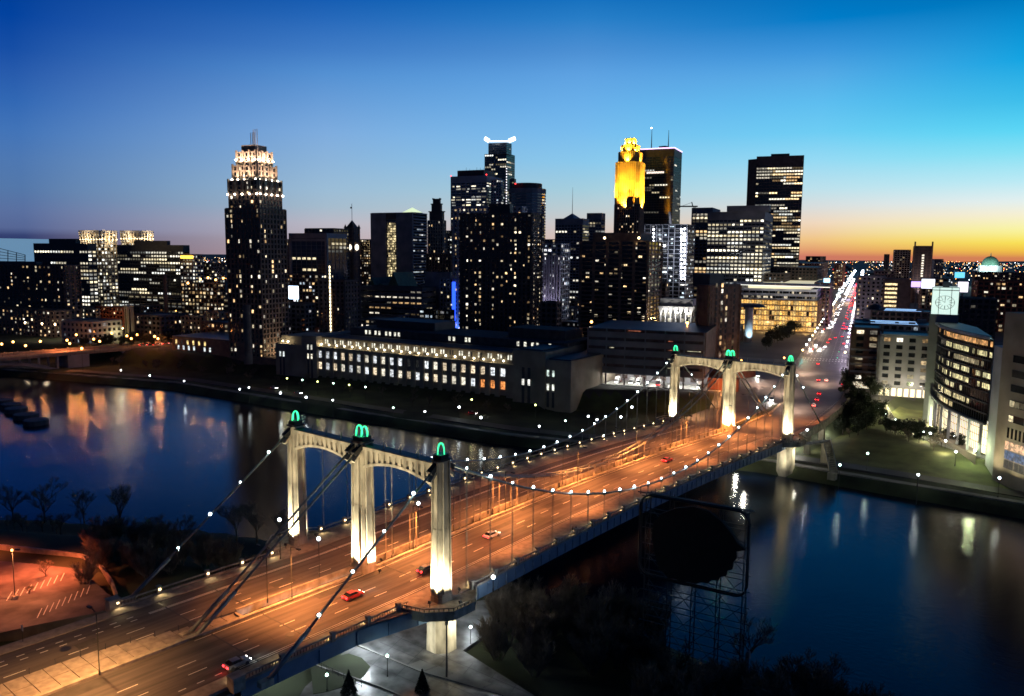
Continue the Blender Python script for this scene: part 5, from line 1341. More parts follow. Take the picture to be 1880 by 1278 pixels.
# ------------------------------------------------------------------ apartments by the avenue and far right buildings
r, cs, z1 = simple('corner_apartment_block', 'brown brick corner apartment block with pale balconies beside the avenue', (1562, 1568, 1617, 603, 470), 3.6, 6.2, .45, .4, wbrown, glass, .42, WARM, s=1.4, single=True, hw=.8, hh=.8, z0=4)
MB().prism([(q.x, q.y) for q in inset(cs, .97)], -.5, 4).build('shop_front', emis('shop_glow', (1, .86, .62), .9), r)
for i in range(5):
    for z in (9, 13, 17, 21): p = cs[0].lerp(cs[3], (i+.5)/5)-AVD*.8; MB().obox(p+UP*z, AVN*2.2, AVD*.8, UP*.5).build('balcony', wlight, r)
r, cs, z1 = simple('white_apartment_block', 'pale five storey apartment block with warm windows right of the brick corner block', (1600, 1618, 1712, 616, 452), 3.9, 5.4, .5, .45, wgrey, glass, .42, WARM, s=1.4, single=True, hw=.85, hh=.8, z0=4.5)
MB().prism([(q.x, q.y) for q in inset(cs, .97)], -.5, 4.5).build('shop_front', MATS['shop_glow'], r)
for i in range(9):
    p = cs[0].lerp(cs[3], i/8)-AVD*.4; MB().beam(V((p.x, p.y, -.5)), V((p.x, p.y, 4.6)), 1.2, .8).build('shop_pier', wgrey, r)
for i in range(3): p = cs[0].lerp(cs[3], (i+.6)/3)-AVD*7; lamp('POINT', (p.x, p.y, 4.2), (1, .85, .65), 1800, .4, parent=r)
for lb, px, k in (
 ('wide dark roof block with pale edge lights behind the white apartments', (1560, 1570, 1716, 594, 520), dict(wall=wgrey, lit=.1, pal=COOL)),
 ('second dark roof block further back with blue edge lights', (1590, 1600, 1716, 571, 600), dict(wall=wdark, lit=.12, pal=WARM)),
 ('grey hotel block with small windows right of the avenue', (1571, 1575, 1626, 508, 760), dict(wall=wgrey, lit=.22, pal=WARM, fh=3.3, bw=3.6, pf=.5, sf=.45)),
 ('blank pale apartment tower just left of the pinnacled tower', (1641, 1643, 1672, 459, 1500), dict(wall=wbeige, lit=.12, pal=WARM, cat='tower')),
 ('dark midrise below the sunset between avenue and pale apartment tower', (1600, 1606, 1642, 498, 1100), dict(wall=wdark, lit=.2, pal=WARM)),
 ('long brick loft building with lit windows at the right edge', (1788, 1796, 1960, 517, 900), dict(wall=wred, lit=.35, pal=WARM, fh=4, bw=5)),
 ('dark warehouse behind the clock tower with two amber windows', (1752, 1758, 1830, 548, 640), dict(wall=wdark, lit=.05, pal=WARM)),
 ('long low dark block right of the copper dome on the skyline', (1786, 1790, 1900, 500, 1500), dict(wall=wbrown, lit=.2, pal=WARM)),
 ('low lit commercial block under the billboards', (1690, 1694, 1740, 512, 1000), dict(wall=wbrown, lit=.4, pal=WARM)),
 ('tiny tower on the sunset horizon right of the avenue', (1622, 1624, 1633, 467, 2600), dict(wall=wdark, lit=.1, pal=WARM)),
 ('pale flat block on the horizon right of the pinnacled tower', (1712, 1716, 1732, 476, 2200), dict(wall=wgrey, lit=.2, pal=WARM)),
 ): 
    r, cs, z1 = simple('midrise', lb, px, **k)
    if 'edge lights' in lb:
        b = MB()
        for z in (.5,): 
            for u_ in (.08, .45, .8): b.obox(cs[0].lerp(cs[3], .5)+(cs[1]-cs[0])*u_+UP*(z1+z), AVN*((cs[3]-cs[0]).length*.3), AVD*.15, (0, 0, .15))
        b.build('roof_light_strip', emis('pale_blue_strip', (.35, .6, 1), 1.6), r, kind='stuff'); units(r, cs, z1, 5)
r, cs, z1 = simple('stair_slab_tower', 'dark slab with a vertical stack of glowing stair landings', (1622, 1624, 1671, 513, 740), 3.6, 5, .4, .4, wdark, wdark, 0, WARM, cat='tower')
b = MB()
for i in range(10): b = MB().obox(cs[0].lerp(cs[3], .28)-AVD*.5+UP*(z1-4-i*3.6), AVN*4.6, AVD*.1, UP*.85, (1.5, 1.15, .6)).build('stair_landing_window', GLOWM, r)
r, cs, z1 = simple('pinnacled_tower', 'tall dark tower with two corner spikes and a white lit stripe down its side', (1674, 1680, 1712, 452, 1400), 4, 6, .3, .3, wbrown, wdark, 0, WARM, cat='tower')
for q in (cs[0], cs[3]): MB().beam(V((q.x, q.y, 0)), V((q.x, q.y, z1+7)), 2, 2).build('corner_spike', wbrown, r)
b = MB()
for i in range(18): b.obox(cs[0].lerp(cs[3], .5)-AVD*.8+UP*(6+i*4), AVN*1.6, AVD*.1, UP*1.2, (1.5, 1.35, 1.1))
b.build('lit_window', GLOWM, r, kind='stuff'); p = cs[0].lerp(cs[3], .5)-AVD*12; lamp('SPOT', (p.x, p.y, 2), (.9, .85, 1), 90000, 1, p+AVD*12+UP*40, 60, .8, r)
# copper dome
p = atd(1817, 498, 2300); p.z = 0; zb_ = atd(1817, 492, 2300).z; r = bld('domed_church', 'pale green lit church dome on the skyline at far right', 'church', None, p)
MB().prism([(p.x+26*math.cos(i*.785), p.y+26*math.sin(i*.785)) for i in range(8)], 0, zb_+6).build('drum', wlight, r)
MB().ball((p.x, p.y, zb_+6), 20, sz=1.15, n=14, m=10).build('dome', coppr, r, smooth=True)
MB().tube([(p.x, p.y, zb_+25), (p.x, p.y, atd(1817, 464, 2300).z)], 2.2, 6, r2=.4).build('lantern', coppr, r)
for dx in (-30, 25): lamp('POINT', (p.x+dx, p.y-45, zb_+10), (.7, 1, .9), 160000, 2, parent=r)
# billboards
for k_, (px_, py_, w, h, dd, col, lb) in enumerate(((1683, 522, 16, 9, 950, (.5, .35, 1), 'small violet glowing billboard under the pinnacled tower'), (1704, 521, 19, 15, 900, (.85, .88, 1), 'large white glowing screen left of the clock lantern'), (1768, 527, 14, 16, 900, (.9, .85, 1), 'bright white screen right of the clock lantern'), (1518, 515, 10, 7, 860, (.45, .75, 1), 'small cyan screen on a dark wall left of the avenue'), (1762, 505, 14, 9, 1300, (.1, .4, .6), 'blue glowing roof sign above the white screen'))):
    c_ = atd(px_, py_, dd); w *= dd/1460; h *= dd/1460
    rr = bld('billboard', lb, 'billboard', None, (c_.x, c_.y, 0)); MB().obox(c_, AVN*(w/2), AVD*.4, UP*(h/2)).build('screen', emis('screen%d' % k_, col, 2.2), rr)
    MB().obox(c_+AVD*.8, AVN*(w/2+.6), AVD*.35, UP*(h/2+.6)).build('frame', wblack, rr); MB().beam(V((c_.x, c_.y, 0))+AVD*1.4, c_+AVD*1.4, 1.2, 1).build('post', wblack, rr)
p = atd(1790, 545, 860); p.z = 0; r = bld('lit_portal', 'narrow orange lit brick theatre front at right', 'building', None, p)
MB().obox(p+UP*13, AVN*6, AVD*4, UP*13).build('wall', wred, r)
for s_ in (-4, 0, 4): MB().obox(p+AVN*s_-AVD*4.2+UP*12, AVN*.7, AVD*.2, UP*10, (1.6, .7, .3)).build('light_fin', GLOWM, r)
# small cupola church before the stair slab
p = atd(1604, 590, 620); p.z = 0; r = bld('cupola_church', 'small stone church tower with dark dome in front of the grey hotel', 'church', None, p); zc = atd(1604, 568, 620).z
MB().obox(p+UP*(zc/2), AVN*6, AVD*6, UP*(zc/2)).build('tower_wall', wgrey, r); MB().ball((p.x, p.y, zc), 5.2, sz=.8).build('dome', wblack, r, smooth=True); MB().obox(p+UP*(zc*.7)-AVD*6.1, AVN*1.6, AVD*.1, UP*3).build('belfry_opening', wblack, r)

# ------------------------------------------------------------------ left arch bridge
A0, A1 = atz(-160, 672, 0), atz(318, 633, 0); at_ = (A1-A0).normalized(); at_.z = 0; an = V((at_.y, -at_.x, 0)); an = an if an.dot(CAM-A0) > 0 else -an; al = (A1-A0).length
A0.z = 0
r = bld('arch_bridge', 'distant concrete arch bridge with orange lit deck on the left', 'bridge', None, A0)
def ab(b, s0, s1, z0, z1, f0, f1): return b.obox(A0+at_*((s0+s1)/2)+an*((f0+f1)/2)+UP*((z0+z1)/2), at_*((s1-s0)/2), an*((f1-f0)/2), UP*((z1-z0)/2))
ab(MB(), -60, al+25, -1.5, 0, -24, 0).build('deck', mat('arch_deck', (.20, .16, .14), .8), r)
ab(MB(), -60, al+25, 0, 1.0, -.35, 0).build('parapet', wbeige, r); ab(MB(), -60, al+25, 0, 1.0, -24, -23.65).build('parapet', wbeige, r)
b = MB()
for i in range(34): ab(b, i*8, i*8+.8, 0, 1.6, -24.3, -23.5)
b.build('parapet_post', wbeige, r, kind='stuff')
sp_s = [(atz(157, 650, 0)-A0).dot(at_)]; ps = sp_s[0]
ab(MB(), ps-7, ps+7, -18, -1.5, -24, -.3).build('pier', wgrey, r)
ab(MB(), (atz(228, 640, 0)-A0).dot(at_)-1, (atz(228, 640, 0)-A0).dot(at_)+1, -12, -1.5, -22, -2).build('pier', wgrey, r)
ab(MB(), (atz(305, 634, 0)-A0).dot(at_)-4, al+40, -13, -1.5, -26, 1).build('abutment', wbeige, r)
for s_span in (ps-100,):
    pts = [(s_span+93*t_i/16, -13+9.5*math.sin(math.pi*t_i/16)) for t_i in range(17)]
    for f in (-3, -21):
        b = MB()
        for (s0, z0), (s1, z1) in zip(pts, pts[1:]): b.beam(A0+at_*s0+an*f+UP*z0, A0+at_*s1+an*f+UP*z1, 3, 1.6)
        for s0, z0 in pts[1:-1:2]: b.beam(A0+at_*s0+an*f+UP*z0, A0+at_*s0+an*f+UP*-1.5, 1.2)
        b.build('arch_rib', wgrey, r)
for i in range(7):
    q = A0+at_*(ps-190+i*62)-an*12; lamp('SPOT', (q.x, q.y, 11), (1, .27, .08), 36000, .5, (q.x, q.y, 0), 150, .7, r, 'deck_fill')  # unseen spots added straight above the arch deck to light it
# round mooring cells in the river
for i, (px_, py_, w) in enumerate(((8, 741, 26), (20, 749, 30), (30, 757, 34), (48, 768, 38), (66, 779, 38))):
    p = atz(px_, py_, WATER); d_ = (p-CAM).length; R_ = w/2/1460*d_*.95
    pts = [(p.x+R_*math.cos(k*.449), p.y+R_*math.sin(k*.449)) for k in range(14)]
    o = empty('mooring_cell', (p.x, p.y, WATER), ('leftmost', 'second', 'third', 'fourth', 'rightmost')[i]+' of five round dark mooring cells standing in the river at left', 'mooring cell', 'round mooring cells in the river')
    MB().prism(pts, -17, WATER+2.2).build('cell_wall', wdark, o); MB().prism([(p.x+(x-p.x)*.93, p.y+(y-p.y)*.93) for x, y in pts], WATER+2.2, WATER+2.5).build('cell_top', wgrey, o)

# ------------------------------------------------------------------ orange lit parking lot on the island, lower road
lot = [atz(x, y, -3.6) for x, y in ((-260, 1010), (60, 1036), (150, 1046), (196, 1090), (232, 1112), (170, 1128), (60, 1150), (-120, 1190), (-420, 1240))]
b = MB(); b.prism([(p.x, p.y) for p in lot], -9, -3.45); b.build('parking_lot', mat('lot_asphalt', (.12, .10, .09), .85, noise=.55, scale=.2, detail=9), kind='structure', label='orange lit car park beside the bridge at lower left')
b = MB()
for i in range(14):
    for (xa, ya, xb, yb) in ((0, 1046, 26, 1040), ):
        pa = lot[1].lerp(lot[3], .0); 
for k_ in range(9):
    a = atz(118-k_*12, 1052+k_*4.3, -3.44); d_ = V((.86, -.5, 0)); b.obox(a+d_*2.4, d_*2.4, V((.5, .86, 0))*.07, (0, 0, .004))
    a = atz(165-k_*11, 1075+k_*5.2, -3.44); b.obox(a+d_*2.4, d_*2.4, V((.5, .86, 0))*.07, (0, 0, .004))
b.build('parking_bay_line', paint, kind='structure', label='white bay lines of the car park')
road_l = [(12, -120), (12, -60), (10, -25), (8, 10)]
lr = [atz(x, y, -10.2) for x, y in ((560, 1262), (640, 1190), (770, 1120), (905, 1100), (915, 1150), (850, 1195), (1000, 1290), (1200, 1400), (620, 1420), (520, 1330))]
b = MB(); b.prism([(p.x, p.y) for p in lr], -11.5, -10.1); b.build('lower_street', mat('wet_asphalt', (.12, .12, .12), .35, noise=.75, scale=.3, detail=10), kind='structure', label='wet grey street under the bridge')
for (pts, nm) in (([(640, 1178), (770, 1232), (920, 1275), (1060, 1330)], 'kerb'), ([(560, 1215), (700, 1262), (860, 1330)], 'kerb')):
    P_ = [atz(x, y, -10) for x, y in pts]; b = MB()
    for a, c in zip(P_, P_[1:]): b.beam(a+UP*.0, c+UP*.0, .4, .3)
    b.build('kerb', path, kind='structure', label='kerb of the street under the bridge')
P_ = [atz(x, y, -10.05) for x, y in ((722, 1232), (768, 1202), (782, 1207), (742, 1238))]
for q in range(5):
    a = [atz(x+q*34, y+q*11, -10.05) for x, y in ((745, 1222), (772, 1212), (800, 1222), (774, 1233))]
    b = MB(); b.face([p for p in a]); b.face([p-UP*.12 for p in a[::-1]]); b.build('crossing_slab', path, kind='structure', label='pale crossing slab under the bridge')
b = MB()
for i in range(9):
    p, q = atz(700+i*42, 1150+i*17, -10.09), atz(640+i*42, 1200+i*22, -10.09)
    b.beam(p, q, .07, .01)
for i in range(4):
    p, q = atz(720-i*22, 1165+i*14, -10.09), atz(1010-i*22, 1290+i*14, -10.09); b.beam(p, q, .07, .01)
b.build('paving_joint', wblack, kind='structure', label='dark joints of the concrete street under the bridge')
a = [atz(x, y, -9.6) for x, y in ((570, 1222), (610, 1203), (640, 1196), (664, 1204), (680, 1220), (668, 1238), (640, 1254), (600, 1266), (575, 1270))]
b = MB(); b.prism([(p.x, p.y) for p in a], -11, -10.02); b.build('lawn', grass, kind='structure', label='small lit lawn under the bridge')

ir = [atz(x, y, -4) for x, y in ((-200, 985), (60, 1010), (150, 1022), (185, 1040), (205, 1070), (214, 1095))]
b = MB()
for a, c in zip(ir, ir[1:]): b.beam(V((a.x, a.y, -4.2)), V((c.x, c.y, -4.2)), .5, 1.7)
b.build('lot_wall', concd, kind='structure', label='low curved wall behind the orange car park')
# ------------------------------------------------------------------ street lamps
def lampthing(name, x, y, z, h, headm, label, cat='street lamp', group=None, light=None, arm=0, r=.42, ang=0):
    o = empty(name, (x, y, z), label, cat, group)
    b = MB().tube([(x, y, z), (x, y, z+.8)], .16, 6).tube([(x, y, z+.8), (x, y, z+h-.2)], .09, 6)
    hx_, hy_ = x, y
    if arm:
        hx_, hy_ = x+arm*math.cos(ang), y+arm*math.sin(ang); b.tube([(x, y, z+h-.3), (x+(hx_-x)*.5, y+(hy_-y)*.5, z+h), (hx_, hy_, z+h)], .07, 5)
    b.build('pole', poleM, o)
    if headm is None:
        MB().obox((hx_, hy_, z+h), (math.cos(ang)*.55, math.sin(ang)*.55, 0), (-math.sin(ang)*.25, math.cos(ang)*.25, 0), (0, 0, .12)).build('lamp_head', steel_d, o)
    else: MB().ball((hx_, hy_, z+h+.1), r, n=8, m=6).build('lamp_head', headm, o)
    if light:
        col, e, spot = light
        if spot: lamp('SPOT', (hx_, hy_, z+h-.3), col, e, .25, (hx_, hy_, z), spot, .6, o)
        else: lamp('POINT', (hx_, hy_, z+h+.1), col, e, r, parent=o)
    return o
k = 0
deckY = [-22, 12, 46, 80, 114, 148, 182, 216]
for i, y in enumerate(deckY):
    for sg in (-1, 1):
        where = 'left' if sg < 0 else 'right'
        x = sg*1.35 if y > -40 else (-3.2 if sg < 0 else .2)
        lampthing('street_lamp', x, y+2*sg, zd(y), 11.5, None, f'black arm lamp over the {where} deck of the suspension bridge, {ORD[i]} from the near end', group='arm lamps in the bridge median', light=((1, .31, .075), 40000 if sg > 0 else 13000, 130), arm=2.6, ang=0 if sg > 0 else math.pi)
        lamp('SPOT', (sg*15, y+18, 11), (1, .30, .08) if y > -30 else (1, .40, .12), 18000 if sg > 0 else 4000, .3, (sg*12, y+18, 0), 140, .7, BR, 'deck_fill')  # added spot without fixture, fills the deck between the arm lamps
for i, (px_, py_) in enumerate(((513, 955), (585, 990), (768, 925), (1080, 765), (1096, 771), (1140, 766))):
    p = atz(px_, py_, 9.5 if i < 3 else 8); rr = lampthing('globe_lamp', p.x, p.y, hgt(p.x, p.y) if abs(p.x) > 26 and i < 3 else 0, p.z-(hgt(p.x, p.y) if abs(p.x) > 26 and i < 3 else 0), headW, f'bright white globe lamp near the bridge towers, {ORD[i]} from the left in view', group='white globe lamps by the towers', light=((1, .95, .85), 700, None), r=.4)
# platform glow lamps (bright white fixtures by the near right and far right platforms)
for (x, y, z, e, lb) in ((30.5, 9.5, 3.2, 6500, 'blazing white floodlight on the lookout platform of the near right tower'), (28.5, SP+11, 2.4, 4000, 'blazing white floodlight on the lookout platform of the far right tower')):
    lampthing('floodlight', x, y, .2, z, headW, lb, 'floodlight', light=((.95, .97, 1), e*1.6, None), r=.42)
# far bank lamps
WH, YE = [(222, 680), (275, 690), (338, 700), (440, 715), (457, 712), (515, 722), (562, 730), (611, 735), (722, 749), (780, 756), (843, 748), (883, 767), (990, 783), (1038, 773), (1108, 800), (1160, 748)], [(527, 695), (555, 698), (583, 701), (612, 704), (641, 707), (671, 711), (866, 734), (983, 744)]
for i, (a, c) in enumerate(WH):
    p = atz(a, c, -5.2); g = hgt(p.x, p.y)
    big = a in (515, 562, 843, 883, 1160)
    lampthing('parkway_lamp', p.x, p.y, g, -5.2-g, headW if a not in (722, 1038) else headG, f'white post lamp on the far riverbank, {ORD[i]} from the left', group='white lamps along the far riverbank', light=((.9, 1, .92), 1500 if big else 700, None), r=.55 if big else .42)
for i, (a, c) in enumerate(YE):
    p = atz(a, c, -3.2); g = hgt(p.x, p.y)
    lampthing('parkway_lamp', p.x, p.y, g, -3.2-g, headY if i % 2 == 0 or i > 5 else headG, f'yellow green lamp at the foot of the post office, {ORD[i]} from the left', group='yellow green lamps below the post office', light=((.75, .95, .3), 420, None), r=.45)
# orange lamps of the left arch bridge and the streets behind
for i, (a, c) in enumerate(((3, 632), (24, 628), (47, 635), (74, 627), (123, 625), (128, 631), (172, 623), (183, 627), (233, 617), (241, 622))):
    p = atz(a, c, 8.5); lampthing('street_lamp', p.x, p.y, 0, 8.5, headS, f'orange street lamp on the left arch bridge, {ORD[i]} from the left edge', group='orange lamps on the arch bridge', light=((1, .36, .12), 9000, None), r=.75)
for i, (a, c) in enumerate(((140, 615), (178, 590), (205, 612), (209, 591), (252, 615), (284, 618), (290, 622), (150, 640))):
    p = atz(a, c, 8); g = max(hgt(p.x, p.y), -11); lampthing('street_lamp', p.x, p.y, g, 8-g, headS, f'orange street lamp in the streets behind the arch bridge, {ORD[i]} in view', group='orange lamps behind the arch bridge', light=((1, .34, .08), 24000, None), r=.8)
for i, (a, c) in enumerate(((368, 513), (382, 510), (396, 514), (410, 511), (345, 520))):
    p = atd(a, c, 830); lampthing('street_lamp', p.x, p.y, 0, p.z, headS, f'orange yard lamp left of the crowned tower, {ORD[i]} in view', group='orange yard lamps', light=((1, .42, .1), 24000, None), r=1.0)
for i, (a, c) in enumerate(((46, 592), (77, 594), (101, 595), (119, 594), (143, 592))):
    p = atd(a, c, 735); o = MB().ball(p, .7, n=8, m=5).obox(p-UP*.8, (.3, 0, 0), (0, .3, 0), (0, 0, .3)).build('wall_lamp', warmE); o['_o'] = (0, 0, 0); tag(o, f'warm wall lamp low on the dark left apartment block, {ORD[i]} from the left', 'lamp', 'wall lamps of the left apartment block'); lamp('POINT', p+(CAM-p).normalized()*1.5-UP*.5, (1, .8, .55), 1500, .4, parent=o, name='wall_light')
p = atz(232, 602, 3)
for i, (a, c, z) in enumerate(((200, 601, 5), (225, 603, 4), (246, 604, 4), (160, 605, 4))): q = atz(a, c, z); lampthing('festoon_lamp', q.x, q.y, 0, z, warmE, f'string light lamp in the lit beer garden at left, {ORD[i]} in view', 'lamp', 'garden lamps at left', light=((1, .85, .4), 2500, None), r=.7)
# avenue lamps
s = -195; i = 0
while s < 1500:
    for sg in (-1, 1):
        q = av(s, sg*15)
        if s < 560:
            lampthing('avenue_lamp', q.x, q.y, .2, 9, headW if (i % 3) else warmE, f'bright lamp on the {"left" if sg < 0 else "right"} side of the avenue, {ORD[min(i, 29)]} pair from the bridge', 'street lamp', 'lamps lining the avenue', light=((1, .58, .30) if sg < 0 else (.92, .72, 1), 60000 if s < 300 else 70000, None), arm=2, ang=(math.pi if sg > 0 else 0)-GA, r=.6 if s < 150 else .9)
    s += 36; i += 1
b = MB()
for s in range(560, 3300, 34):
    for sg in (-1, 1): b.ball(av(s+rnd.uniform(-9, 9), sg*(14+rnd.uniform(-3, 6)))+UP*9, .7+s/4500, n=5, m=4)
b.build('distant_avenue_lamps', headW, kind='stuff', label='lamps of the avenue far away')
for s in range(600, 1500, 110): lamp('POINT', av(s)+UP*12, rnd.choice(((1, .6, .3), (.9, .7, 1), (1, .8, .8))), 34000, 1, name='avenue_light')
for i, (x, y) in enumerate(((-30, 215), (-38, 250), (-50, 290), (-58, 330), (-44, 360))):
    lampthing('street_lamp', x, y, 0, 10, headS if i > 1 else None, f'orange lamp along the left branch road past the far tower, {ORD[i]} from the tower', 'street lamp', 'lamps along the left branch road', light=((1, .45, .16), 17000, None if i > 1 else 150), arm=2.4, ang=0, r=.5)
for x, y in ((-20, 300), (2, 260), (-14, 345), (-36, 380), (-40, 320)): lamp('SPOT', (x, y, 11), (1, .62, .42), 26000, .3, (x, y, 0), 150, .7, BR, 'deck_fill')  # added warm spots without poles, brighten the street deck
# plaza, shop street and walkway lamps
for i, (a, c, z, col, m_) in enumerate(((1384, 573, 8, (1, .5, .15), headS), (1402, 578, 8, (1, .5, .15), headS), (1455, 572, 8, (1, .55, .2), headS), (1428, 600, 6, (1, .8, .5), warmE), (1345, 640, 6, (1, .5, .2), headS), (1425, 573, 8, (1, .5, .15), headS))):
    p = atz(a, c, z); lampthing('plaza_lamp', p.x, p.y, 0, z, m_, f'orange lamp in front of the library, {ORD[i]} in view', 'street lamp', 'lamps in front of the library', light=(col, 7000, None), r=.9)
for i, (a, c) in enumerate(((1575, 640), (1600, 672), (1628, 700), (1648, 698), (1664, 690), (1695, 684), (1567, 685), (1680, 668), (1610, 655), (1590, 695))):
    p = atz(a, c, 4.2); lampthing('plaza_lamp', p.x, p.y, hgt(p.x, p.y), 4.2-hgt(p.x, p.y), headW if i % 2 else warmE, f'white lamp on the shop street below the apartment blocks, {ORD[i]} in view', 'street lamp', 'lamps of the shop street', light=((1, .80, .58), 11000, None), r=.55)
for i, (a, c) in enumerate(((1600, 721), (1601, 734), (1612, 750), (1626, 760), (1644, 771), (1667, 783), (1696, 794), (1708, 796), (1736, 810), (1752, 801), (1790, 828), (1835, 878), (1593, 833), (1542, 854), (1686, 872), (1808, 812), (1755, 830))):
    p = atz(a, c, -3.6); g = hgt(p.x, p.y)
    lampthing('walkway_lamp', p.x, p.y, g, -3.6-g, headG if i in (12, 13) else headW, f'white lamp on the walkways of the right riverbank, {ORD[i]} in view', 'street lamp', 'lamps on the right riverbank walkways', light=((.9, 1, .8) if i > 10 else (1, .92, .75), 1500 if i < 12 else 1100, None), r=.42)
# curved walkway on the right bank
wp = [atz(x, y, -8) for x, y in ((1590, 720), (1605, 745), (1632, 772), (1670, 795), (1715, 815), (1760, 832), (1815, 846), (1880, 852), (1960, 866))]
b = MB()
for a, c in zip(wp, wp[1:]):
    d_ = (c-a).normalized(); n_ = V((d_.y, -d_.x, 0))*2
    za, zc_ = max(hgt(a.x+dx, a.y+dy) for dx in (-3, 0, 3) for dy in (-3, 0, 3))+.2, max(hgt(c.x+dx, c.y+dy) for dx in (-3, 0, 3) for dy in (-3, 0, 3))+.2
    p = [V((*(a-n_).xy, za)), V((*(a+n_).xy, za)), V((*(c+n_).xy, zc_)), V((*(c-n_).xy, zc_))]; b.face(p); b.face([p[1], p[1]-UP, p[2]-UP, p[2]]); b.face([p[0], p[3], p[3]-UP, p[0]-UP])
b.build('walkway', path, kind='structure', label='pale curved walkway on the right riverbank')
# pergola by the walkway
p = atz(1835, 845, -8); r = bld('pergola', 'small pale stone pergola pavilion near the right edge of the bank', 'pavilion', None, (p.x, p.y, hgt(p.x, p.y)))
for dx in (-4, 0, 4):
    for dy in (-1.5, 1.5): MB().box(p.x+dx-.25, p.x+dx+.25, p.y+dy-.25, p.y+dy+.25, -9, -4.6).build('pergola_post', wbeige, r)
MB().box(p.x-5, p.x+5, p.y-2.2, p.y+2.2, -4.6, -4.2).build('pergola_roof', wlight, r)
# island lamps
for i, (a, c, z, h, m_, col, e, lb) in enumerate(((711, 1205, -6.0, 0, headG, (.8, 1, .92), 1700, 'slim lamp with cool white globe on the lawn under the bridge'), (864, 1152, -6.5, 0, headW, (1, .95, .8), 900, 'small lamp beside the bush right of the near pier'), (600, 1240, -7, 0, headG, (.8, 1, .95), 500, 'low cool lamp behind the fence at bottom left of the pier'), (1685, 872, -6, 0, headW, (.9, 1, .95), 1000, 'bright lamp alone on the right bank edge'))):
    p = atz(a, c, z); g = hgt(p.x, p.y); lampthing('path_lamp', p.x, p.y, g, z-g, m_, lb, 'street lamp', None, light=(col, e, None), r=.28)
p = atz(820, 1165, -1.5)
o = empty('utility_pole', (p.x, p.y, -10.8), 'tall dark utility pole in front of the near bridge pier', 'pole'); MB().tube([(p.x, p.y, -10.8), (p.x, p.y, 1.0)], .2, 8, r2=.13).build('pole_shaft', wblack, o); MB().box(p.x-.2, p.x+.2, p.y-.25, p.y+.25, .4, 1.2).build('pole_box', wblack, o)
p = atz(1372, 1250, -9); o = empty('utility_pole', (p.x, p.y, -11), 'thin pole with white box in the dark brush at bottom right', 'pole'); zt_ = atd(1372, 1190, math.hypot(p.x-CAM.x, p.y-CAM.y)).z; MB().tube([(p.x, p.y, -11), (p.x, p.y, zt_)], .15, 6).build('pole_shaft', wgrey, o); MB().box(p.x-.3, p.x+.3, p.y-.3, p.y+.3, zt_-1.8, zt_-.6).build('pole_box', wgrey, o)
# parking lot lamps and deck-side lamps at lower left
for i, (a, c, zt_, lb) in enumerate(((25, 1008, 7, 'tall twin head lamp standing in the orange car park'),)):
    p = atz(28, 1100, -3.4); h = atd(25, 1008, math.hypot(p.x-CAM.x, p.y-CAM.y)).z+3.4
    o = lampthing('parking_lamp', p.x, p.y, -3.4, h, None, lb, 'street lamp', None, light=((1, .28, .10), 14000, 160), arm=1.2, ang=.6); MB().ball((p.x, p.y, -3.4+h-.2), .25).build('lamp_glow', headS, o); MB().prism([(p.x-.5, p.y-.5), (p.x+.5, p.y-.5), (p.x+.5, p.y+.5), (p.x-.5, p.y+.5)], -3.5, -2.6).build('lamp_base', conc, o)
for x, y in ((-66, -62), (-60, -42), (-88, -56)): lamp('SPOT', (x, y, 7), (1, .17, .055), 34000, .3, (x, y, -3), 125, .7, None, 'lot_light')
lampthing('street_lamp', *atz(183, 1240, 0).xy, .1, 11.2, None, 'tall black lamp on the median at lower left of the approach', 'street lamp', None, light=((1, .48, .16), 13000, 150), arm=2.6, ang=math.pi)
lamp('SPOT', (8, -66, 12), (1, .42, .13), 24000, .3, (8, -66, 0), 150, .7, BR, 'deck_fill'); lamp('SPOT', (-10, -80, 12), (1, .46, .15), 5000, .3, (-10, -80, 0), 150, .7, BR, 'deck_fill')  # unseen spots added over the approach, no lamp drawn
# traffic posts on the median
for i in range(9): y = -34-4*i; MB().box(-1.9-5.6*sm((-31-y)/32)+.2-.05, -1.9-5.6*sm((-31-y)/32)+.2+.05, y-.05, y+.05, .1, 1.3).build('delineator_post', wblack, BR)
# under-bridge cool light
for x, y, e in ((14, -12, 3600), (8, -30, 1500), (20, 14, 900)): lamp('POINT', (x, y, -4.2), (.85, .95, 1), e*1.5, .5, parent=BR, name='underdeck_light')
for x, y, e in ((14, SP-14, 3500), (0, SP+10, 3500), (18, SP+28, 5000), (20, SP+58, 3000)): lamp('POINT', (x, y, -5.5), (1, .96, .8), e, .5, parent=BR, name='underdeck_light')
# unseen point lights added to brighten the lawn at right
for (a, c, e, col) in ((1640, 740, 9000, (1, .9, .45)), (1700, 770, 9000, (.9, 1, .5)), (1790, 820, 5000, (.8, 1, .5)), (1860, 830, 5000, (.8, 1, .5)), (1590, 730, 5000, (1, .85, .6))):
    p = atz(a, c, -1.5); lamp('POINT', p, col, e*1.1, .4, name='lawn_fill')

